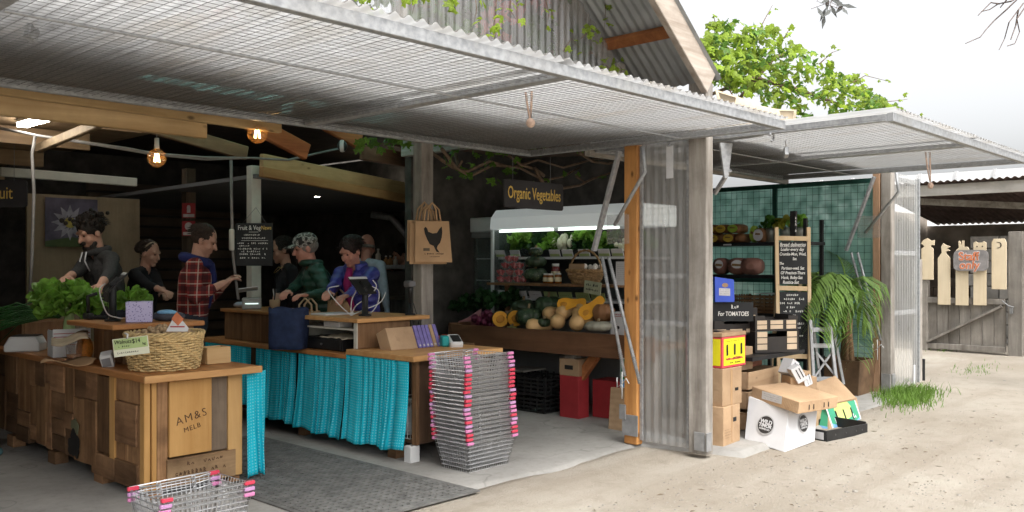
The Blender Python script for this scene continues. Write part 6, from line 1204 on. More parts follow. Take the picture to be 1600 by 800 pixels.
def loaf(p, lab, lm, s=(.26,.11,.10), label=True, m=None, rz=0, ls=.45):
    t = thing('bread_loaf', lab, 'bread', p, rz); g = G(); n, k = 16, 9
    def P(i, j):
        a = 2*PI*i/n; q = -1+2*j/(k-1); f = (1-abs(q)**6)**.5 if abs(q) < 1 else .0; f = max(f, .35); e = 3; c_, s_ = math.cos(a), math.sin(a); kk = (abs(c_)**e+abs(s_)**e)**(-1/e)
        return (q*s[0]/2, c_*kk*s[1]*f/2*1.0*(1+.04*math.sin(q*7)), s[2]/2+s_*kk*s[2]*f/2)
    g.grid(P, n+1, k); g.add([P(i, 0) for i in range(n)], [tuple(range(n))]); g.build('crust', m or BREAD, t, True)
    if label: G().prism([(ls*s[1]*math.cos(2*PI*q/14), ls*.93*s[2]*math.sin(2*PI*q/14)+s[2]*(.5 if ls > .4 else .62)) for q in range(14)], .006, face_m((-s[0]/2-.001, 0, 0), (0,-1,0))).build('label', lm, t); G().prism([(-.25*s[1], s[2]*.52), (.2*s[1], s[2]*.5), (.22*s[1], s[2]*.62), (-.22*s[1], s[2]*.66)], .002, face_m((-s[0]/2-.008, 0, 0), (0,-1,0))).build('label_mark', plain('label_brown', (.22,.13,.05), .6), t)
    return t
for i, (px, lv_, lm, lab) in enumerate(((1122, 0, YEL, 'yellow-labelled loaf at the far left of the lower bread row'), (1132, 0, YEL, 'dark loaf in the lower bread row, second from the post'), (1146, 0, YEL, 'yellow-labelled loaf in the middle of the lower bread row'), (1160, 0, YEL, 'dark loaf at the right of the lower bread row'), (1118, 1, YEL, 'yellow-labelled loaf on top nearest the post'), (1134, 1, YEL, 'yellow-labelled loaf second from the post on top'), (1153, 1, LIME, 'lime-labelled loaf tilted on top of the bread row'))):
    p = onx(px, 375, 9.1); loaf((9.12, p.y, 1.736+.107*lv_), lab, lm, (.28,.14,.105), i not in (1, 3))
loaf((9.10, onx(1179, 375, 9.1).y, 1.736), 'upright loaf in a lime green bag', LIME, (.10,.075,.19), True, LIME); loaf((9.12, onx(1190, 375, 9.1).y, 1.736), 'round brown loaf with a white wrapper mark', WCARD, (.2,.13,.16))
PINKB = plain('pinkish_loaf', (.34,.17,.13), .6, 0, .25, 7, 0, .3, (.9,1.1))
for px, w_, lab, lb in ((1128, .17, 'pinkish round loaf at the left of the second shelf', True), (1156, .24, 'large pinkish loaf with a round white label on the second shelf', True), (1176, .24, 'wrapped pinkish loaf behind the labelled one', False)):
    p = onx(px, 420, 9.1); loaf((9.10, p.y, 1.376), lab, WCARD, (.3, w_, .19), lb, PINKB, .3, .27)
def potplant(px, lab, m, fl=None):
    p = onx(px, 375, 9.15); t = wthing('leafy_bag', lab, 'greens', (9.15, p.y, 1.736)); G().lathe([(.0,0),(.05,0),(.07,.12),(.055,.16),(.0,.16)], 12, Matrix.Translation((9.15, p.y, 1.737))).build('bag', clear('bag_film_%d' % px, (.5,.45,.38), .6, .2), t, True); bunch(G(), (9.15, p.y, 1.90), (.09,.09,.09), 60, .06, R, 1).build('leaves', m, t, kind='stuff')
potplant(1204, 'bag of leafy greens left of the black label post', GREENM); potplant(1228, 'bag of yellow-green leaves just left of the black label post', LEAFY if False else leafmat('yellow_green', (.36,.36,.04), .5, .3)); potplant(1248, 'bag of green tops right of the black label post', GREENL)
p = dp(1240, 350, 8.95); lp_ = thing('label_post', 'narrow upright black sign above the easel', 'sign', p); G().box(-.018, .018, -.03, .03, -.14, .13).build('board', BLACK, lp_); scribble(lp_, CHALK, face_m((-.02,-.032,-.0), (0,0,1), (-.7,.7,0)), .16, .02, 5, 7, .005)
basq = dp(1205, 460, 9.4); 
dk = crate((9.18, 4.75, .955), 0, .36, .5, .2, HUTCH, 'dark brown bread crate on the third shelf', 'bread_crate'); tag(G().box(9.0, 9.3, 4.45, 4.75, 1.165, 1.172).build('paper_sheet', WCARD, None), 'white paper lying on the dark bread crate', 'paper')
# easel blackboard
ez = 8.7; e0 = dp(1238, 640, ez); ea = wthing('easel_board', 'pale timber easel with two chalk-lettered blackboards listing bread deliveries', 'blackboard', (e0.x, e0.y, .05)); rt = Vector((CA, -CB, 0)); bk = Vector((CB, CA, 0))
def ep_(px, py, off=0.0): return dp(px, py, ez)+bk*off
for a, b in (((1213, 355), (1217, 640)), ((1263, 355), (1266, 640))): G().bar(ep_(*a), ep_(*b), .036, .03, bk).build('stile', EASEL, ea, bevel=.003)
for y0 in (372, 450, 556): G().bar(ep_(1216, y0, -.002), ep_(1261, y0+1, -.002), .028, .045, (0,0,1)).build('rail', EASEL, ea, bevel=.003)
for (ya, yb) in ((378, 444), (456, 552)):
    a = (ep_(1238, ya)+ep_(1238, yb))/2; h_ = (ep_(1238, ya)-ep_(1238, yb)).z; bd = G().prism([(-.145,-h_/2),(.145,-h_/2),(.145,h_/2),(-.145,h_/2)], .012, face_m(a, rt)).build('slate', SLATE, ea); fm_ = face_m(a, rt) @ Matrix.Translation((0,0,.0125))
    if ya < 400:
        for i, (s, sz, dx) in enumerate((('Bread deliveries', .05, 0), ('Loafer-every day', .043, -.005), ('Crumbs-Mon, Wed,', .041, 0), ('Sat.', .038, .02), ('The', .036, -.11), ('Partisan-wed, Sat', .041, 0), ('GF Precinct-Thurs', .041, 0), ('Hank, Boby-Sat', .043, -.01), ('Rustica-Sat', .045, -.02))): text(s, sz, CHALK, bd, fm_ @ Matrix.Translation((dx, h_/2-.028-.046*i, 0)), xs=.78, shear=.15, bold=.0006)
        G().prism([(-.12,h_/2-.05),(.12,h_/2-.05),(.12,h_/2-.047),(-.12,h_/2-.047)], .001, fm_).build('chalk_line', CHALK, bd)
    else:
        for i in range(13): scribble(bd, CHALK, fm_ @ Matrix.Translation((-.01+.02*math.sin(i*2), h_/2-.03-.04*i, 0)), (.14, .22, .2, .12, .2, .12)[i % 6], .022, (7, 12, 11, 7, 10, 7)[i % 6], 200+i, .0045)
G().bar(ep_(1222, 380, .05), ep_(1222, 640, .45), .03, .025).build('rear_leg', EASEL, ea); G().bar(ep_(1258, 380, .05), ep_(1258, 640, .45), .03, .025).build('rear_leg', EASEL, ea)
# grey folding trestle behind the boxes
tz = 8.6; ts = wthing('folding_trestle', 'grey metal folding step stool behind the white packets', 'stool', dp(1288, 640, tz)); TG = plain('trestle_grey', (.42,.43,.44), .5, .2)
for a, b in (((1266, 500), (1274, 640)), ((1296, 505), (1310, 625))): G().bar(dp(*a, tz), dp(*b, tz), .03, .03, bk).build('leg', TG, ts, bevel=.003)
for a, b in (((1275, 550), (1306, 588)), ((1272, 590), (1300, 550))): G().bar(dp(*a, tz+.02), dp(*b, tz+.02), .018, .018, bk).build('brace', TG, ts)
for y0 in (515, 540, 592): G().bar(dp(1270, y0, tz), dp(1300, y0, tz), .025, .04, (0,0,1)).build('rung', TG, ts)
for a, b in (((1270, 505), (1282, 600)), ((1300, 505), (1318, 600))): G().bar(dp(*a, tz+.3), dp(*b, tz+.45), .025, .025, bk).build('leg', TG, ts)
# ------------------------------------------------------------------ cartons and trays
def hexa(b4, t4):
    return G().add(list(b4)+list(t4), [(0,3,2,1),(4,5,6,7),(0,1,5,4),(1,2,6,5),(2,3,7,6),(3,0,4,7)])
c0 = dp(1135, 577, 7.12); cx0, cy0 = c0.x, c0.y; zf_ = .036
TAPE = plain('packing_tape', (.40,.25,.13), .25, 0, .1, 8, 0, .5)
bc = thing('carton', 'plain brown carton at the bottom of the stack beside the front post', 'carton', (cx0-.02, cy0+.0, zf_), .06); G().box(-.03, .27, 0, .32, 0, .315).build('box', CARD, bc, bevel=.003); G().box(.14, .20, -.0022, -.0005, .18, .215).build('hand_hole', BLACK, bc)
for i in range(4): scribble(bc, plain('brown_print', (.22,.14,.08), .8), face_m((.06, -.0015, .13-.022*i), (1,0,0)), .14, .010, 12, 300+i, .002)
G().box(.105, .135, -.0016, -.0002, .02, .312).build('tape', TAPE, bc)
mc_ = thing('carton', 'plain brown carton in the middle of the stack under the yellow box', 'carton', (cx0-.005, cy0+.02, zf_+.317), -.03); G().box(-.02, .275, 0, .33, 0, .30).build('box', CARD, mc_, bevel=.003); G().box(.17, .22, -.0022, -.0005, .11, .135).build('hand_hole', BLACK, mc_)
G().box(.10, .13, -.0016, -.0002, .0, .298).build('tape', TAPE, mc_)
yb_ = thing('banana_carton', 'yellow and red printed fruit carton on top of the brown cartons', 'carton', (cx0-.01, cy0+.03, zf_+.62), 0); YB = plain('carton_yellow', (.78,.70,.02), .5, 0, .06, 5); RB_ = plain('carton_red', (.62,.07,.09), .5, 0, .08, 5)
G().box(0, .38, 0, .34, 0, .25).build('box', RB_, yb_, bevel=.004); G().box(.018, .36, -.003, -.001, .02, .235).build('yellow_front', YB, yb_); G().box(-.003, -.001, .018, .325, .02, .235).build('yellow_side', YB, yb_)
for xx in (.07, .19, .30): G().prism([(xx-.014,.10),(xx+.014,.10),(xx+.014,.18),(xx+.008,.19),(xx-.008,.19),(xx-.014,.18)], .002, face_m((0,-.004,0), (1,0,0))).build('slot', INK, yb_)
scribble(yb_, RB_, face_m((.19, -.0045, .072), (1,0,0)), .27, .024, 19, 310, .008); scribble(yb_, INK, face_m((.2, -.0045, .038), (1,0,0)), .18, .018, 12, 311, .004); scribble(yb_, INK, face_m((.19, -.0045, .215), (1,0,0)), .26, .01, 14, 312, .003); scribble(yb_, INK, face_m((-.0045, .2, .2), (0,-1,0)), .12, .03, 5, 313, .006)
G().box(-.004, .385, -.01, .33, .252, .285, TR((0,0,0), -.03, 0, 0)).build('lid', CARD, yb_, bevel=.003); G().box(.1, .2, .1, .18, .287, .29).build('hand_hole', BLACK, yb_)
# timber crate, brown carton and black fruit trays behind
wcx = dp(1170, 625, 7.65); tc = thing('timber_crate', 'low pale timber crate behind the white carton', 'crate', (wcx.x, wcx.y, .04), .05); CP = wood('crate_pine', (.52,.37,.23), (.36,.23,.13), 0, 5, .75, (.9,1.1), .25, True)
for z in (.02, .20, .37): G().box(0, .62, 0, .02, z, z+.15).build('slat', CP, tc, bevel=.003); G().box(0, .02, .022, .42, z, z+.15).build('slat', CP, tc, bevel=.003); G().box(0, .62, .422, .442, z, z+.15).build('slat', CP, tc, bevel=.003); G().box(.60, .62, .022, .42, z, z+.15).build('slat', CP, tc, bevel=.003)
G().box(.02, .60, .022, .42, .30, .32).build('floor', CP, tc)
t = thing('carton', 'brown carton standing behind the yellow box on the timber crate', 'carton', (wcx.x+.0, wcx.y+.10, .565), 0); G().box(0, .26, 0, .28, 0, .2).build('box', CARD, t, bevel=.003); t = thing('carton', 'reddish carton behind the white packets', 'carton', (wcx.x+.34, wcx.y+.16, .565), .1); G().box(0, .26, 0, .25, 0, .13).build('box', plain('red_brown_card', (.30,.12,.07), .8), t, bevel=.003)
CRM = plain('tray_cream', (.60,.47,.33), .7, 0, .08, 6)
def tray(p, lab, rz, rows=1, h=.12, w_=.42, d_=.34):
    t = thing('fruit_tray', lab, 'tray', p, rz, 'black fruit trays'); TB = plain('tray_black', (.035,.03,.027), .6, 0, .2, 6)
    for q in ((-w_/2, w_/2, 0, .006, 0, h*.75), (-w_/2, w_/2, d_-.006, d_, 0, h*.75), (-w_/2, -w_/2+.006, .007, d_-.007, 0, h), (w_/2-.006, w_/2, .007, d_-.007, 0, h)): G().box(*q).build('side', TB, t)
    G().box(-w_/2+.007, w_/2-.007, .007, d_-.007, 0, .006).build('floor', TB, t)
    for sx in (-1, 1): G().box(sx*w_*.41-.05, sx*w_*.41+.05, -.003, .0, 0, h).build('corner_tab', TB, t)
    for sx, ww in ((-.36, .05), (0, .065), (.36, .05)):
        for r_ in range(rows): G().prism([(sx*w_-ww, h*.14+r_*h*.30), (sx*w_+ww, h*.14+r_*h*.30), (sx*w_+ww, h*.14+(r_+.85)*h*.30), (sx*w_-ww, h*.14+(r_+.85)*h*.30)], .001, face_m((0,-.004,0), (1,0,0))).build('print_panel', CRM, t) if not (rows == 3 and sx == 0) else None
    return t
tp_ = dp(1214, 553, 8.0); tray((tp_.x, tp_.y, .70), 'black fruit tray with three rows of cream panels', -.55, 3, .19); tray((tp_.x+.01, tp_.y+.01, .892), 'black fruit tray stacked above the panelled one', -.52, 2, .14)
t2 = dp(1150, 520, 8.0); tray((t2.x, t2.y, .86), 'black fruit tray behind the lid of the yellow box', -.45, 1, .13, .44); tray((t2.x+.02, t2.y+.02, .99), 'uppermost black fruit tray below the chalk panel', -.5, 1, .11, .44)
st_ = wthing('storage_rack', 'dark steel rack carrying the black trays', 'rack', (7.9, 4.3, 0))
for dx in (-.2, .62):
    for dy in (0, .3): q = Vector((t2.x+dx, t2.y+dy-.02*dx, 0)); G().box(q.x-.015, q.x+.015, q.y-.015, q.y+.015, .03, .69).build('leg', BLACKM, st_)
G().box(t2.x-.26, t2.x+.75, t2.y-.30, t2.y+.42, .66, .695).build('top', BLACKM, st_); G().box(t2.x-.24, t2.x+.20, t2.y-.0, t2.y+.36, .70, .855).build('packed_box', BLACK, st_)
fz = dp(1147, 487, 7.95); ft = thing('chalk_panel', 'black chalk panel reading For TOMATOES above the trays', 'blackboard', fz); ff = face_m((0,0,0), (CA, -CB, 0)); G().prism([(-.2,-.085),(.17,-.085),(.17,.085),(-.2,.085)], .01, ff).build('panel', SLATE, ft); text('For TOMATOES', .055, CHALK, ft, ff @ Matrix.Translation((-.01,-.02,.011)), xs=.72, shear=.1, bold=.0008); scribble(ft, CHALK, ff @ Matrix.Translation((.01,.045,.0105)), .07, .04, 3, 17, .005); G().bar(ff @ Vector((-.1,-.085,-.02)), Vector((fz.x-.05, fz.y+.08, 1.10)), .02, .02).build('prop', BLACK, ft)
bz = dp(1133, 472, 7.9); bb = thing('blue_carton', 'bright blue card box with hand hole standing above the chalk panel', 'carton', (bz.x, bz.y, bz.z+.0), 0); bf_ = face_m((0,0,0), (CA, -CB*.9, 0)); BLU = plain('carton_blue', (.06,.12,.62), .5, 0, .1, 5); G().prism([(-.09,0),(.085,0),(.08,.20),(-.095,.225)], .05, bf_ @ Matrix.Translation((0,0,-.05))).build('box', BLU, bb, bevel=.003); G().prism([(.028*math.cos(2*PI*k/12), .15+.02*math.sin(2*PI*k/12)) for k in range(12)], .001, bf_).build('hand_hole', CARD, bb); G().prism([(-.055,.06),(.045,.055),(.045,.12),(-.055,.125)], .0015, bf_).build('label', WCARD, bb)
for i in range(3): scribble(bb, plain('grey_print', (.35,.35,.36), .8), bf_ @ Matrix.Translation((-.005,.075+.018*i,.0018)), .08, .01, 7, 320+i, .002)
# leaning white coffee carton with an upturned tray on it
A, B, C = gz(1163, 691, .02), gz(1226, 707, .0), gz(1273, 690, .02); Dd = A+C-B; T = dp(1232, 640, 7.16)-B
wx = wthing('coffee_carton', 'white carton with round black coffee logos leaning on the ground', 'carton', (A+C)/2)
UP = Vector((0,0,.02)); Bt = dp(1232, 640, 7.16); At = A+UP+(Bt-B)+Vector((0,0,.02)); Ct = C+(Bt-B)-Vector((0,0,.02)); b4 = [B, C, Dd+UP*2, A+UP]; t4 = [Bt, Ct, At+Ct-Bt, At]; hexa(b4, t4).build('box', WCARD, wx, bevel=.004)
def logo(P00, P10, P01, u_, v_, size, par):
    r = (P10-P00); up = (P01-P00); o_ = P00+r*u_+up*v_; m = face_m(o_, r, up); m = m @ Matrix.Translation((0,0,.006)); LG_ = plain('logo_black', (.035,.033,.032), .6)
    G().prism([(size*math.cos(2*PI*k/28), size*math.sin(2*PI*k/28)) for k in range(28)], .001, m).build('logo_disc', LG_, par); G().prism([(size*1.12*math.cos(2*PI*k/28), size*1.12*math.sin(2*PI*k/28)) for k in range(28)], .0005, m).build('logo_ring', plain('logo_grey', (.45,.45,.45), .6), par)
    text('WILD', size*.62, WCARD, par, m @ Matrix.Translation((0,size*.33,.0015)), bold=size*.02); text('TIMOR', size*.55, WCARD, par, m @ Matrix.Translation((0,-size*.12,.0015)), bold=size*.02); text('COFFEE CO', size*.26, WCARD, par, m @ Matrix.Translation((0,-size*.5,.0015)), bold=size*.01)
logo(A+UP, B, At, .50, .47, .072, wx); logo(B, C, Bt, .53, .55, .068, wx)
lid = wthing('carton_tray', 'upturned brown cardboard tray lying on the white coffee carton', 'tray', (A+C)/2+T)
L0b, L1, L2 = dp(1173, 621, 7.48), dp(1247, 647, 7.02), dp(1308, 637, 7.42); L3 = L0b+L2-L1; hT = Vector((.008,-.008,.095)); L0b = L0b-Vector((0,0,.02))
hexa([L1, L2, L3, L0b+Vector((0,0,.02))], [L1+hT, L2+hT, L3+hT, L0b+hT+Vector((0,0,.02))]).build('tray', CARD, lid, bevel=.004)
fe_ = (L2-L1); m = face_m(L1+fe_*.5+hT*.5, fe_) @ Matrix.Translation((0,0,.002))
for s in (-.15, -.08, .08, .15): G().prism([(s-.006,-.025),(s+.006,-.025),(s+.006,.015),(s-.006,.015)], .001, m).build('slot', INK, lid)
fe2 = L1-L0b; m = face_m(L0b+fe2*.45+hT*.5+Vector((0,0,.02)), fe2) @ Matrix.Translation((0,0,.003)); G().prism([(-.11,-.03),(.11,-.03),(.11,.035),(-.11,.035)], .001, m).build('shipping_label', WCARD, lid)
for i in range(3): scribble(lid, MC['grey_print'], m @ Matrix.Translation((0,.02-.018*i,.0015)), .17, .01, 12, 330+i, .002)
# black tray on the ground with a green printed carton
kt0, kt1 = gz(1292, 692, .01), gz(1356, 676, .03); du = (kt1-kt0); du.z = 0; Lk = du.length; az = math.atan2(du.y, du.x); gk = thing('black_tray', 'shallow black tray on the ground under the green carton', 'tray', (kt0.x, kt0.y, .015), az)
for q in ((0, Lk, 0, .012, 0, .095), (0, Lk, .38, .392, 0, .095), (0, .012, .013, .379, 0, .095), (Lk-.012, Lk, .013, .379, 0, .11)): G().box(*q).build('side', BLACK, gk, bevel=.004)
G().box(.012, Lk-.012, .013, .379, 0, .008).build('floor', BLACK, gk); G().box(-.003, -.001, .03, .16, .015, .075).build('label', WCARD, gk)
for s in (.2, .45, .7, .85): G().cyl((Lk*s, -.001, .05), (Lk*s, -.004, .05), .008, n=8).build('vent_hole', plain('vent_grey', (.08,.08,.08), .6), gk)
gx_ = wthing('green_carton', 'green, white and blue printed fruit carton with its brown flap open', 'carton', (kt0.x+.2, kt0.y+.2, .03)); fr0, fr1 = dp(1298, 679, 7.85), dp(1346, 667, 8.2); fu0, fu1 = dp(1292, 632, 7.98), dp(1339, 621, 8.33); bkv = Vector((-.02, .34, 0))
hexa([fr0, fr1, fr1+bkv, fr0+bkv], [fu0, fu1, fu1+bkv*.8, fu0+bkv*.8]).build('box', CARD, gx_, bevel=.003)
m = face_m((fr0+fr1+fu0+fu1)/4, fr1-fr0, fu0-fr0) @ Matrix.Translation((0,0,.002)); w2 = (fr1-fr0).length/2; h2 = (fu0-fr0).length/2
PGN = plain('print_green2', (.05,.30,.17), .55, 0, .1, 6); G().prism([(-w2*.98,-h2*.98),(w2*.98,-h2*.98),(w2*.98,h2*.98),(-w2*.98,h2*.98)], .001, m).build('white_border', WCARD, gx_); G().prism([(-w2*.9,-h2*.9),(w2*.9,-h2*.9),(w2*.9,h2*.9),(-w2*.9,h2*.9)], .001, m @ Matrix.Translation((0,0,.0012))).build('blue_field', plain('print_blue', (.16,.36,.62), .6), gx_)
G().prism([(w2*.9*x_, h2*.9*y_) for x_, y_ in ((-1,-.35),(-.5,-.62),(0,-.72),(.5,-.62),(1,-.35),(1,1),(-1,1))], .001, m @ Matrix.Translation((0,0,.0024))).build('green_field', PGN, gx_); G().prism([(w2*x_, h2*y_) for x_, y_ in ((-.4,-.15),(0,-.3),(.4,-.15),(.55,.5),(.4,.85),(-.4,.85),(-.55,.5))], .001, m @ Matrix.Translation((0,0,.0036))).build('lime_field', plain('print_lime', (.50,.62,.18), .55), gx_)
for s in (-.38, 0, .38): G().prism([(s*w2*1.3-.012,-.05),(s*w2*1.3+.012,-.05),(s*w2*1.3+.012,.05),(s*w2*1.3,.065),(s*w2*1.3-.012,.05)], .001, m @ Matrix.Translation((0,0,.0048))).build('slot', INK, gx_)
scribble(gx_, WCARD, m @ Matrix.Translation((0,-.085,.0062)), .12, .06, 4, 340, .009); scribble(gx_, WCARD, m @ Matrix.Translation((-.14,-.02,.0062)), .08, .07, 3, 341, .009); scribble(gx_, WCARD, m @ Matrix.Translation((.15,-.02,.0062)), .08, .07, 3, 342, .009)
lm = face_m((fr0+fu0+fu0+bkv*.8+fr0+bkv)/4, -bkv, fu0-fr0) @ Matrix.Translation((0,0,.002)); G().prism([(-.15,-h2*.9),(.16,-h2*.9),(.13,h2*.9),(-.12,h2*.9)], .001, lm).build('green_side', PGN, gx_); G().prism([(-.15,-h2*.9),(.16,-h2*.9),(.155,-h2*.5),(-.14,-h2*.3)], .001, lm @ Matrix.Translation((0,0,.0012))).build('blue_side', MC['print_blue'], gx_)
F0, F1, F2, F3 = dp(1278, 598, 8.55), dp(1258, 618, 8.0), fu1+Vector((0,-.0,.02)), dp(1312, 590, 8.75)
fl_a = [dp(1262, 603, 7.95), dp(1330, 628, 8.05), dp(1337, 623, 8.35), dp(1302, 586, 8.6)]; flv = Vector((0,0,-.008)); hexa([q+flv for q in (dp(1294,632,7.96), dp(1338,623,8.3), dp(1305,588,8.55), dp(1272,600,8.3))], [dp(1294,631,7.95), dp(1338,622,8.29), dp(1305,587,8.54), dp(1272,599,8.29)]).build('flap', CARD, gx_)
hexa([q+flv for q in (dp(1294,633,7.97), dp(1272,600,8.3), dp(1258,612,8.2), dp(1266,622,8.0))], [dp(1294,632,7.96), dp(1272,599,8.29), dp(1258,611,8.19), dp(1266,621,7.99)]).build('flap', CARD, gx_)
# white folded packets on the crate
for i, (px, py, d, rz, ry, lab) in enumerate(((1238, 578, 7.85, .3, .5, 'white slotted packet tilted on the timber crate'), (1252, 588, 7.7, -.2, -.5, 'white packet leaning right of the slotted one'), (1264, 597, 7.75, .1, -.35, 'white and tan packet leaning by the trestle'))):
    p = dp(px, py, d); t = thing('white_packet', lab, 'packet', (p.x, p.y, max(.3, p.z-.02)), rz-.6, 'white packets'); t.rotation_euler = (0, ry, rz-.6); G().box(-.045, .045, 0, .12, -.03, .11).build('box', WCARD if i < 2 else CARD, t, bevel=.003); G().box(-.01, -.002, -.002, 0, .0, .09).build('slot', INK, t); G().box(.02, .028, -.002, 0, .0, .09).build('slot', INK, t)
G().box(-.04, .04, -.002, 0, -.01, .08).build('white_panel', WCARD, t)
t = thing('carton', 'tan open carton under the white packets', 'carton', dp(1256, 612, 7.75), -.7); t.location.z = .30; G().box(-.12, .12, 0, .2, 0, .21).build('box', CARD, t, bevel=.003); 
pal = wthing('pallet', 'timber pallet on the floor under the cartons', 'pallet', dp(1256, 640, 7.9)); q = dp(1256, 640, 7.9)
for i in range(4): G().box(q.x-.3+.17*i, q.x-.16+.17*i, q.y-.1, q.y+.5, .27, .295).build('slat', CP, pal)
G().box(q.x-.3, q.x+.35, q.y-.08, q.y, .04, .268).build('bearer', CP, pal); G().box(q.x-.3, q.x+.35, q.y+.4, q.y+.48, .04, .268).build('bearer', CP, pal)
tag(G().cyl((10.93, 3.60, .08), (10.93, 3.60, .38), .02, n=10).build('drain_pipe', BLACK, None), 'short black pipe stub behind the far clear panel', 'pipe')
# ------------------------------------------------------------------ people
class Body:
    def __init__(s): s.g = G(); s.pr = []
    def cap(s, a, b, r0, r1, m):
        a, b = Vector(a), Vector(b); d = b-a; L = d.length
        if L < 1e-5: return s.ell(a, (r0,)*3, None, m)
        d.normalize(); pts = []; rs = []
        for k in range(4): t = PI/2*k/4; pts.append(a-d*r0*math.cos(t)); rs.append(max(.001, r0*math.sin(t)))
        pts.append(a); rs.append(r0); pts.append(b); rs.append(r1)
        for k in range(1, 5): t = PI/2*k/4; pts.append(b+d*r1*math.sin(t)); rs.append(max(.001, r1*math.cos(t)))
        s.g.tube(pts, rs, 12); s.pr.append(('c', a, b, r0, r1, m))
    def ell(s, c, r, mt, m):
        s.g.ball(c, tuple(r), 16, 10, mt); s.pr.append(('e', Vector(c), tuple(r), mt, 0, m))
def ik(S, H, l1, l2, pole):
    d = H-S; L = min(d.length, (l1+l2)*.995); d.normalize(); a = (l1*l1-l2*l2+L*L)/(2*L); h = math.sqrt(max(0, l1*l1-a*a)); p = Vector(pole); p = (p-d*p.dot(d)).normalized(); return S+d*a+p*h, S+d*L
PEOPLE = []
def person(label, base, hd, H=1.72, lean=.1, yaw=0, pitch=.2, lh=None, rh=None, mats=None, sleeve=True, hs=1.08, bulk=1.0, female=False, headoff=(0,0)):
    root = thing('person', label, 'person', (base.x, base.y, 0), hd); s = H/1.72; inv = (Matrix.Translation((base.x, base.y, 0)) @ Rz(hd)).inverted(); B_ = Body()
    U_ = Vector((0, math.sin(lean), math.cos(lean))); pv = Vector((0, -.04*lean*5, .95*s)); ch = pv+U_*.36*s; nb = pv+U_*.52*s
    wsh = (.175 if female else .19)*s*bulk**.5
    for e in (-1, 1):
        B_.cap(pv+Vector((e*.07*s,0,-.02)), pv+Vector((e*.06*s,0,.05)), .115*s*bulk, .112*s*bulk, 2)
        B_.cap(pv+U_*.08*s+Vector((e*.06*s,0,0)), ch+Vector((e*.075*s,0,0)), .110*s*bulk, .118*s*bulk, 1)
        B_.cap(ch+U_*.06*s+Vector((e*.06*s,0,0)), nb+Vector((e*.05*s,-.01,-.05*s)), .10*s*bulk, .06*s, 1)
        sh = nb+Vector((e*wsh, -.005, 0))-U_*.06*s; B_.cap(nb+Vector((e*.05*s,-.015,-.03*s)), sh, .055*s, .066*s*bulk, 1)
        tgt = rh if e > 0 else lh
        T_ = (inv @ Vector(tgt)) if tgt is not None else sh+Vector((e*.07, .05, -.54*s))
        el, wr = ik(sh, T_, .29*s, .26*s, (e*.55, -.6, -.75)); B_.cap(sh, el, .062*s*bulk, .050*s*bulk, 1); B_.cap(el, el.lerp(wr, .55), .048*s*bulk, .040*s*bulk, 1 if sleeve else 0); B_.cap(el.lerp(wr, .5), wr, .037*s, .027*s, 1 if sleeve == 2 else 0)
        f = (wr-el).normalized(); sd_ = f.cross(Vector((0,0,1))); sd_ = sd_.normalized() if sd_.length > .1 else X.copy(); nn = sd_.cross(f)
        for k in (-1, -.33, .33, 1): B_.cap(wr+sd_*k*.012, wr+f*.075+sd_*k*.026, .017, .013, 0)
        for k, L in zip((-1, -.33, .33, 1), (.055, .07, .075, .062)):
            q = wr+f*.08+sd_*k*.028; q1 = q+(f*.9-nn*.35+sd_*k*.08).normalized()*L*.6; B_.cap(q, q1, .0100, .0095, 0); B_.cap(q1, q1+(f*.45-nn*.85).normalized()*L*.5, .0095, .008, 0)
        q = wr+f*.03-sd_*e*.03; q1 = q+(f*.55-sd_*e*.75-nn*.2).normalized()*.042; B_.cap(q, q1, .0125, .011, 0); B_.cap(q1, q1+(f*.9-nn*.3).normalized()*.03, .011, .009, 0)
        hp_ = pv+Vector((e*.09*s, 0, -.05*s)); kn = Vector((e*.10*s, .03, .50*s)); an = Vector((e*.105*s, -.01, .09)); B_.cap(hp_, kn, .088*s, .060*s, 2); B_.cap(kn, an, .058*s, .043*s, 2); B_.cap(an+Vector((0,-.02,-.04)), an+Vector((e*.02, .15, -.05)), .044, .036, 3); B_.cap(an, an+Vector((0,0,-.03)), .045, .046, 3)
    hc = nb+U_*.055*s+Vector((0, .035+.03*pitch, .105*s)); hm = Euler((-pitch, 0, yaw), 'XYZ').to_matrix(); k = hs*s
    hp = lambda x_, y_, z_: hc+hm @ (Vector((x_, y_, z_))*k)
    B_.cap(nb+Vector((0,-.01,-.02)), hp(0,-.02,-.05), .056*s, .052*s, 0)
    B_.ell(hp(0,-.012,.025), [q*k for q in (.074,.094,.095)], hm, 0); B_.ell(hp(0,.022,-.045), [q*k for q in (.056,.066,.072)], hm, 0); B_.ell(hp(0,.062,-.100), [q*k for q in (.026,.024,.022)], hm, 0)
    B_.cap(hp(0,.085,.008), hp(0,.106,-.030), .009*k, .014*k, 0); B_.cap(hp(-.038,.071,.022), hp(.038,.071,.022), .015*k, .015*k, 0); B_.cap(hp(-.016,.083,-.066), hp(.016,.083,-.066), .009*k, .009*k, 0)
    for e in (-1, 1): B_.ell(hp(e*.036,.056,-.035), [q*k for q in (.026,.026,.028)], hm, 0); B_.ell(hp(e*.076,-.008,-.012), [q*k for q in (.010,.020,.030)], hm, 0)
    o = B_.g.build('body', mats, root, True); rm = o.modifiers.new('r', 'REMESH'); rm.mode = 'VOXEL'; rm.voxel_size = .0085; rm.use_smooth_shade = True; sm = o.modifiers.new('s', 'SMOOTH'); sm.iterations = 2; sm.factor = .5
    PEOPLE.append((o, B_.pr, mats))
    for e in (-1, 1): G().ball(hp(e*.030, .0775, .002), tuple(q*k for q in (.011,.006,.006)), 10, 6, hm).build('eye', plain('eye_dark', (.03,.02,.015), .2, 0, .1, 10, 0, .5), root, True)
    return root, hp, hm, k, dict(nb=nb, pv=pv, ch=ch, U=U_, s=s)
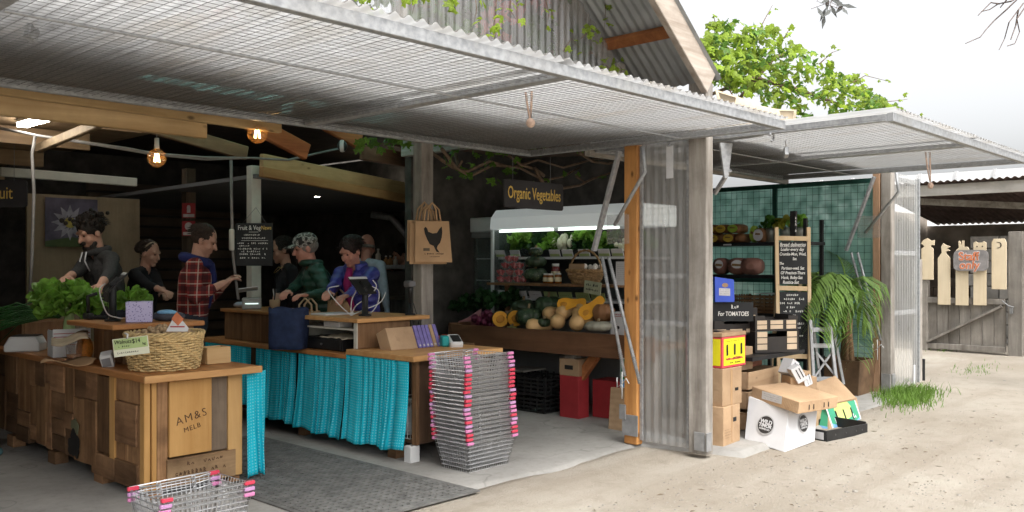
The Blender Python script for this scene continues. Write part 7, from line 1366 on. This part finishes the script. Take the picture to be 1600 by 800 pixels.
def hair(root, hp, hm, k, m, c=(0,-.020,.036), r=(.083,.098,.098), amp=.06, seed=0, fq=9, name='hair'):
    if r[2] > .08: strands(root, hp, k, m, c, r, 420, .04, seed)
    return G().ball(hp(*c), tuple(q*k for q in r), 28, 18, hm, lambda p, a, t: 1+amp*noise.noise(p*fq*.5+Vector((seed,0,0)))+amp*.6*noise.noise(p*fq*1.7+Vector((0,seed,0)))).build(name, m, root, True)
def strands(root, hp, k, m, c, r, n, L, seed):
    q = random.Random(seed); g = G()
    for i in range(n):
        a, t = q.uniform(0, 2*PI), math.acos(q.uniform(-.15, 1)); d = Vector((math.sin(t)*math.cos(a), math.sin(t)*math.sin(a), math.cos(t)))
        if d.y > .55 and d.z < .55: continue
        p = Vector((c[0]+d.x*r[0], c[1]+d.y*r[1], c[2]+d.z*r[2])); tn = Vector((d.x*.5, d.y*.5-.5, -.55)).normalized(); l = L*q.uniform(.6, 1.3)
        g.tube([hp(*p), hp(*(p+d*.006+tn*l*.5)), hp(*(p+d*.003+tn*l))], [.0028*k, .0022*k, .0008*k], 3, cap=False)
    return g.build('hair_strands', m, root, kind='stuff')
def curls(root, hp, k, m, pts, r, name): 
    g = G()
    for q in pts: g.ball(hp(*q), r*k*R.uniform(.8,1.2), 7, 5)
    return g.build(name, m, root, True, kind='stuff')
BLACKF = plain('black_cloth', (.012,.012,.014), .85, 0, .3, 12); CHARF = plain('charcoal_wool', (.045,.043,.042), .9, 0, .3, 60, .4); NAVT = plain('dark_trousers', (.022,.025,.035), .85, 0, .2, 20); SHOE = plain('dark_shoe', (.03,.03,.03), .6); GREYT = plain('pale_trousers', (.50,.50,.50), .85, 0, .1, 9)
x = N('plaid_flannel'); v = x.coord(); sp3 = x.n('ShaderNodeSeparateXYZ'); x.l(v, sp3.inputs[0])
def stripe(axis, freq, lo, hi, ph=0):
    m1 = x.n('ShaderNodeMath', operation='MULTIPLY_ADD'); m1.inputs[1].default_value = freq; m1.inputs[2].default_value = ph; x.l(sp3.outputs[axis], m1.inputs[0]); fr = x.n('ShaderNodeMath', operation='FRACT'); x.l(m1.outputs[0], fr.inputs[0]); a = x.n('ShaderNodeMath', operation='GREATER_THAN'); a.inputs[1].default_value = lo; x.l(fr.outputs[0], a.inputs[0]); b = x.n('ShaderNodeMath', operation='LESS_THAN'); b.inputs[1].default_value = hi; x.l(fr.outputs[0], b.inputs[0]); c_ = x.n('ShaderNodeMath', operation='MULTIPLY'); x.l(a.outputs[0], c_.inputs[0]); x.l(b.outputs[0], c_.inputs[1]); c2 = x.n('ShaderNodeMath', operation='MULTIPLY'); c2.inputs[1].default_value = .6; x.l(c_.outputs[0], c2.inputs[0]); return c2.outputs[0]
c = (.20,.025,.022)
c = x.mix(stripe(2, 11, .0, .42), c, (.025,.012,.014)); c = x.mix(stripe(1, 11, .0, .42), c, (.025,.012,.014)); c = x.mix(stripe(2, 11, .62, .72), c, (.42,.36,.30)); c = x.mix(stripe(1, 11, .62, .72), c, (.42,.36,.30)); PLAID = x.done(c, .85, 0, .15)
def puffer(name, c):
    x = N(name); v = x.coord((1,1,1)); w_ = x.n('ShaderNodeTexWave', bands_direction='Z'); w_.inputs['Scale'].default_value = 4.5; w_.inputs['Distortion'].default_value = .5; x.l(v, w_.inputs['Vector']); x.bump(w_.outputs['Fac'], .45, .02); f = x.noise(v, 12, 3)
    return x.done(x.ramp(f, [(.3, tuple(q*.7 for q in c)), (.7, tuple(q*1.2 for q in c))]), .42, 0, .4)
GRNP = puffer('green_puffer', (.014,.05,.032)); PURPP = puffer('violet_puffer', (.055,.06,.30)); BLKP = puffer('black_puffer', (.012,.013,.016))
SKIN2 = plain('ruddy_skin', (.50,.24,.175), .5, 0, .12, 18, 0, .35)
# bearded man behind the crate counter
b_ = dp(168, 0, 8.1); ro, hp, hm, k, J = person('bearded person in a charcoal hooded jumper behind the crate counter', b_, head(-.62, .78), 1.90, .26, .15, .42, rh=dp(84, 452, 7.25), lh=dp(150, 462, 7.15), mats=[SKIN, CHARF, NAVT, SHOE], sleeve=True, hs=1.1)
hair(ro, hp, hm, k, HAIRD, (0,-.022,.045), (.088,.10,.098), .10, 3); curls(ro, hp, k, HAIRD, [(R.gauss(0,.05), R.gauss(-.01,.055), .115+R.gauss(0,.012)) for _ in range(60)]+[(R.choice((-1,1))*.085, R.gauss(-.03,.03), R.uniform(.03,.10)) for _ in range(40)], .016, 'hair_curl')
curls(ro, hp, k, HAIRD, [((e:=math.sin(a))*.058, .030+.052*math.cos(a)*.95, -.075-.035*math.cos(a)+R.gauss(0,.006)) for a in [R.uniform(-1.6, 1.6) for _ in range(150)]]+[(R.uniform(-.022,.022), .088, -.052+R.gauss(0,.003)) for _ in range(20)], .012, 'beard')
for e in (-1, 1): G().tube([J['nb']+Vector((e*.035, .115, .0)), J['nb']+Vector((e*.045, .135, -.08)), J['ch']+Vector((e*.045, .135, .0))], .0065, 6).build('drawstring', WCARD, ro, True)
G().tube([J['nb']+Vector((.10*math.cos(a), -.005+.085*math.sin(a), .015+.02*math.sin(-a))) for a in [2*PI*i/20 for i in range(20)]], .032, 8, True).build('hood', CHARF, ro, True)
ap = G(); 
# customer at the far left edge
b_ = dp(-44, 0, 6.75); ro, hp, hm, k, J = person('person in a dark jacket and pale trousers cut off by the left edge', b_, head(.95, -.2), 1.74, .05, 0, .2, mats=[SKIN, BLKP, GREYT, plain('teal_shoe', (.10,.20,.22), .6)], sleeve=2, bulk=1.2); hair(ro, hp, hm, k, HAIRD)
# person in plaid
b_ = dp(303, 0, 7.7); ro, hp, hm, k, J = person('person in a red plaid shirt with a navy collar handling the card machine', b_, head(.97, -.25), 1.80, .10, -.1, .42, rh=dp(350, 442, 7.5), lh=dp(356, 440, 7.9), mats=[SKIN, PLAID, NAVT, SHOE], sleeve=True, hs=1.06, bulk=1.12)
hair(ro, hp, hm, k, plain('brown_hair', (.035,.022,.015), .6, 0, .4, 50, .4), (0,-.024,.034), (.080,.094,.096), .05, 6)
NVY = plain('navy_fleece', (.014,.018,.085), .9, 0, .25, 25); G().tube([J['nb']+Vector((.095*math.cos(a), -.02+.10*math.sin(a), -.005-.03*math.sin(a))) for a in [2*PI*i/20 for i in range(20)]], .045, 8, True).build('collar', NVY, ro, True); G().tube([J['nb']+Vector((0,.10,-.03)), J['ch']+Vector((0,.135,0)), J['pv']+Vector((0,.125,.12))], [.035,.04,.03], 8).build('jumper_front', NVY, ro, True)
# woman in black behind
b_ = dp(222, 0, 9.0); ro, hp, hm, k, J = person('person in black with tied-back hair behind the bearded person', b_, head(1, .15), 1.70, .12, -.1, .25, rh=dp(268, 462, 8.4), lh=dp(262, 466, 8.6), mats=[SKIN, BLACKF, NAVT, SHOE], sleeve=True, female=True); hair(ro, hp, hm, k, MC['brown_hair'], (0,-.026,.036), (.080,.092,.092), .04, 8); G().ball(hp(0,-.13,.01), .042*k, 12, 9).build('hair_bun', MC['brown_hair'], ro, True); G().tube([hp(.078*math.cos(a), .02+.03*math.sin(a)-.03, .05+.06*abs(math.sin(a))) for a in [PI*i/12 for i in range(13)]], .008, 6).build('headband', plain('sand_cloth', (.30,.24,.16), .8), ro, True)
# man in camouflage cap and green jacket
b_ = dp(500, 0, 8.55); ro, hp, hm, k, J = person('person in a camouflage cap and dark green puffer jacket at the checkout', b_, head(-.92, .38), 1.76, .26, .05, .22, rh=dp(447, 458, 8.15), lh=dp(478, 461, 7.95), mats=[SKIN2, GRNP, NAVT, SHOE], sleeve=2, hs=1.12, bulk=1.22)
x = N('camouflage'); v = x.coord(); f = x.noise(v, 22, 2, .4); CAMO = x.done(x.ramp(f, [(.40, (.03,.03,.028)), (.46, (.22,.21,.19)), (.54, (.40,.39,.36)), (.60, (.10,.095,.08))]), .8); MC['camouflage'].node_tree.nodes
for n_ in x.t.nodes:
    if n_.type == 'VALTORGB': n_.color_ramp.interpolation = 'CONSTANT'
hair(ro, hp, hm, k, plain('grey_hair', (.20,.18,.16), .7, 0, .3, 50), (0,-.022,.015), (.080,.092,.075), .04, 9)
g = G().ball(hp(0,-.010,.055), tuple(q*k for q in (.086,.106,.078)), 24, 12, hm, lambda p, a, t: 1+.015*math.sin(6*a)); cp_ = g.build('cap', CAMO, ro, True)
g = G(); g.grid(lambda i, j: hp(.075*math.sin((i/10-.5)*2.6)*(1-.1*j/4), .055+.045*math.cos((i/10-.5)*2.6)+.075*j/4*math.cos((i/10-.5)*1.6), .048-.014*j/4-.02*abs(i/10-.5)), 11, 5, (0,0,.006)); g.build('brim', CAMO, cp_, True); G().tube([J['nb']+Vector((.085*math.cos(a), .0+.085*math.sin(a), .02)) for a in [2*PI*i/18 for i in range(18)]], .035, 8, True).build('collar', GRNP, ro, True)
# woman behind the cap
b_ = dp(452, 0, 9.2); ro, hp, hm, k, J = person('dark-haired person in black standing left of the capped customer', b_, head(-.85, .5), 1.74, .12, 0, .25, mats=[SKIN, BLACKF, NAVT, SHOE], sleeve=2, female=True, rh=dp(432, 470, 8.7)); hair(ro, hp, hm, k, HAIRD, (0,-.026,.032), (.084,.096,.098), .04, 12); G().tube([hp(-.06,-.07,.02), hp(-.05,-.10,-.06), J['nb']+Vector((-.03,-.10,-.06))], [.03,.032,.015], 8).build('hair_tail', HAIRD, ro, True); G().tube([J['nb']+Vector((.06*math.cos(a), .06+.06*math.sin(a), -.02-.06*max(0, math.sin(a)))) for a in [2*PI*i/16 for i in range(16)]], .003, 5, True).build('necklace', plain('gold_chain', (.6,.42,.15), .3, .8), ro)
# woman in violet puffer jacket
b_ = dp(562, 0, 8.45); ro, hp, hm, k, J = person('person in a violet puffer jacket over a magenta top holding a paper bag', b_, head(-.52, .85), 1.72, .22, .0, .45, rh=dp(512, 458, 7.95), lh=dp(535, 466, 7.75), mats=[SKIN2, PURPP, NAVT, SHOE], sleeve=2, hs=1.12, bulk=1.2, female=True)
hair(ro, hp, hm, k, plain('auburn_hair', (.022,.012,.010), .55, 0, .5, 60, .4), (0,-.024,.040), (.088,.100,.096), .07, 15); G().tube([hp(-.06,.078,.075), hp(0,.10,.085), hp(.06,.078,.075)], .0025*k, 6).build('glasses_on_hair', plain('dark_lens', (.06,.05,.05), .15, .2), ro, True)
MAG = plain('magenta_knit', (.26,.015,.10), .8, 0, .2, 20); G().tube([J['nb']+Vector((0,.07,.0)), J['ch']+Vector((0,.135,.02)), J['pv']+Vector((0,.135,.12)), J['pv']+Vector((0,.13,-.02))], [.03,.045,.05,.05], 10).build('magenta_top', MAG, ro, True); G().tube([J['nb']+Vector((.085*math.cos(a), -.01+.08*math.sin(a), .015-.02*math.sin(a))) for a in [PI*.72+PI*1.56*i/16 for i in range(17)]], .036, 8).build('collar', PURPP, ro, True)
# person further back in a pale shirt
b_ = dp(570, 0, 10.3); ro, hp, hm, k, J = person('balding person in a pale blue shirt seen from behind further in', b_, head(.35, -.9), 1.80, .05, .1, .15, mats=[SKIN2, plain('pale_shirt', (.42,.50,.58), .85), NAVT, SHOE], sleeve=2); G().tube([hp(.078*math.cos(a), -.015+.085*math.sin(a), -.01) for a in [PI+PI*i/14 for i in range(15)]], .018*k, 7).build('hair', MC['grey_hair'], ro, True)
b_ = dp(640, 0, 12.1); ro, hp, hm, k, J = person('kitchen worker in white deep inside the shop', b_, head(-.8, .5), 1.74, .25, 0, .3, mats=[SKIN, plain('grey_white_cloth', (.40,.40,.41), .85), BLACKF, SHOE], sleeve=True, rh=dp(622, 425, 11.8), lh=dp(618, 430, 12)); hair(ro, hp, hm, k, HAIRD)
# grow each figure into one continuous skin and colour it by its nearest limb
bpy.context.view_layer.update(); dg = bpy.context.evaluated_depsgraph_get(); newm = []
for o, pr, mats in PEOPLE: newm.append(bpy.data.meshes.new_from_object(o.evaluated_get(dg)))
for (o, pr, mats), me in zip(PEOPLE, newm):
    o.modifiers.clear(); o.data = me; me.name = 'body'; me.materials.clear()
    for m in mats: me.materials.append(m)
    nf = len(me.polygons); c = np.empty(nf*3); me.polygons.foreach_get('center', c); c = c.reshape(-1, 3); best = np.full(nf, 1e9); mi = np.zeros(nf, int)
    for q in pr:
        if q[0] == 'c':
            a, b = np.array(q[1]), np.array(q[2]); d = b-a; t = np.clip(((c-a)@d)/max(1e-9, d@d), 0, 1); dist = np.linalg.norm(c-(a+t[:, None]*d), axis=1)-(q[3]+(q[4]-q[3])*t)
        else:
            M_ = np.array(q[3]) if q[3] is not None else np.eye(3); l = (c-np.array(q[1]))@M_; dist = (np.linalg.norm(l/np.array(q[2]), axis=1)-1)*min(q[2])
        w_ = dist < best; best[w_] = dist[w_]; mi[w_] = q[5]
    me.polygons.foreach_set('material_index', mi.astype(np.int32)); me.polygons.foreach_set('use_smooth', np.ones(nf, bool)); me.update()
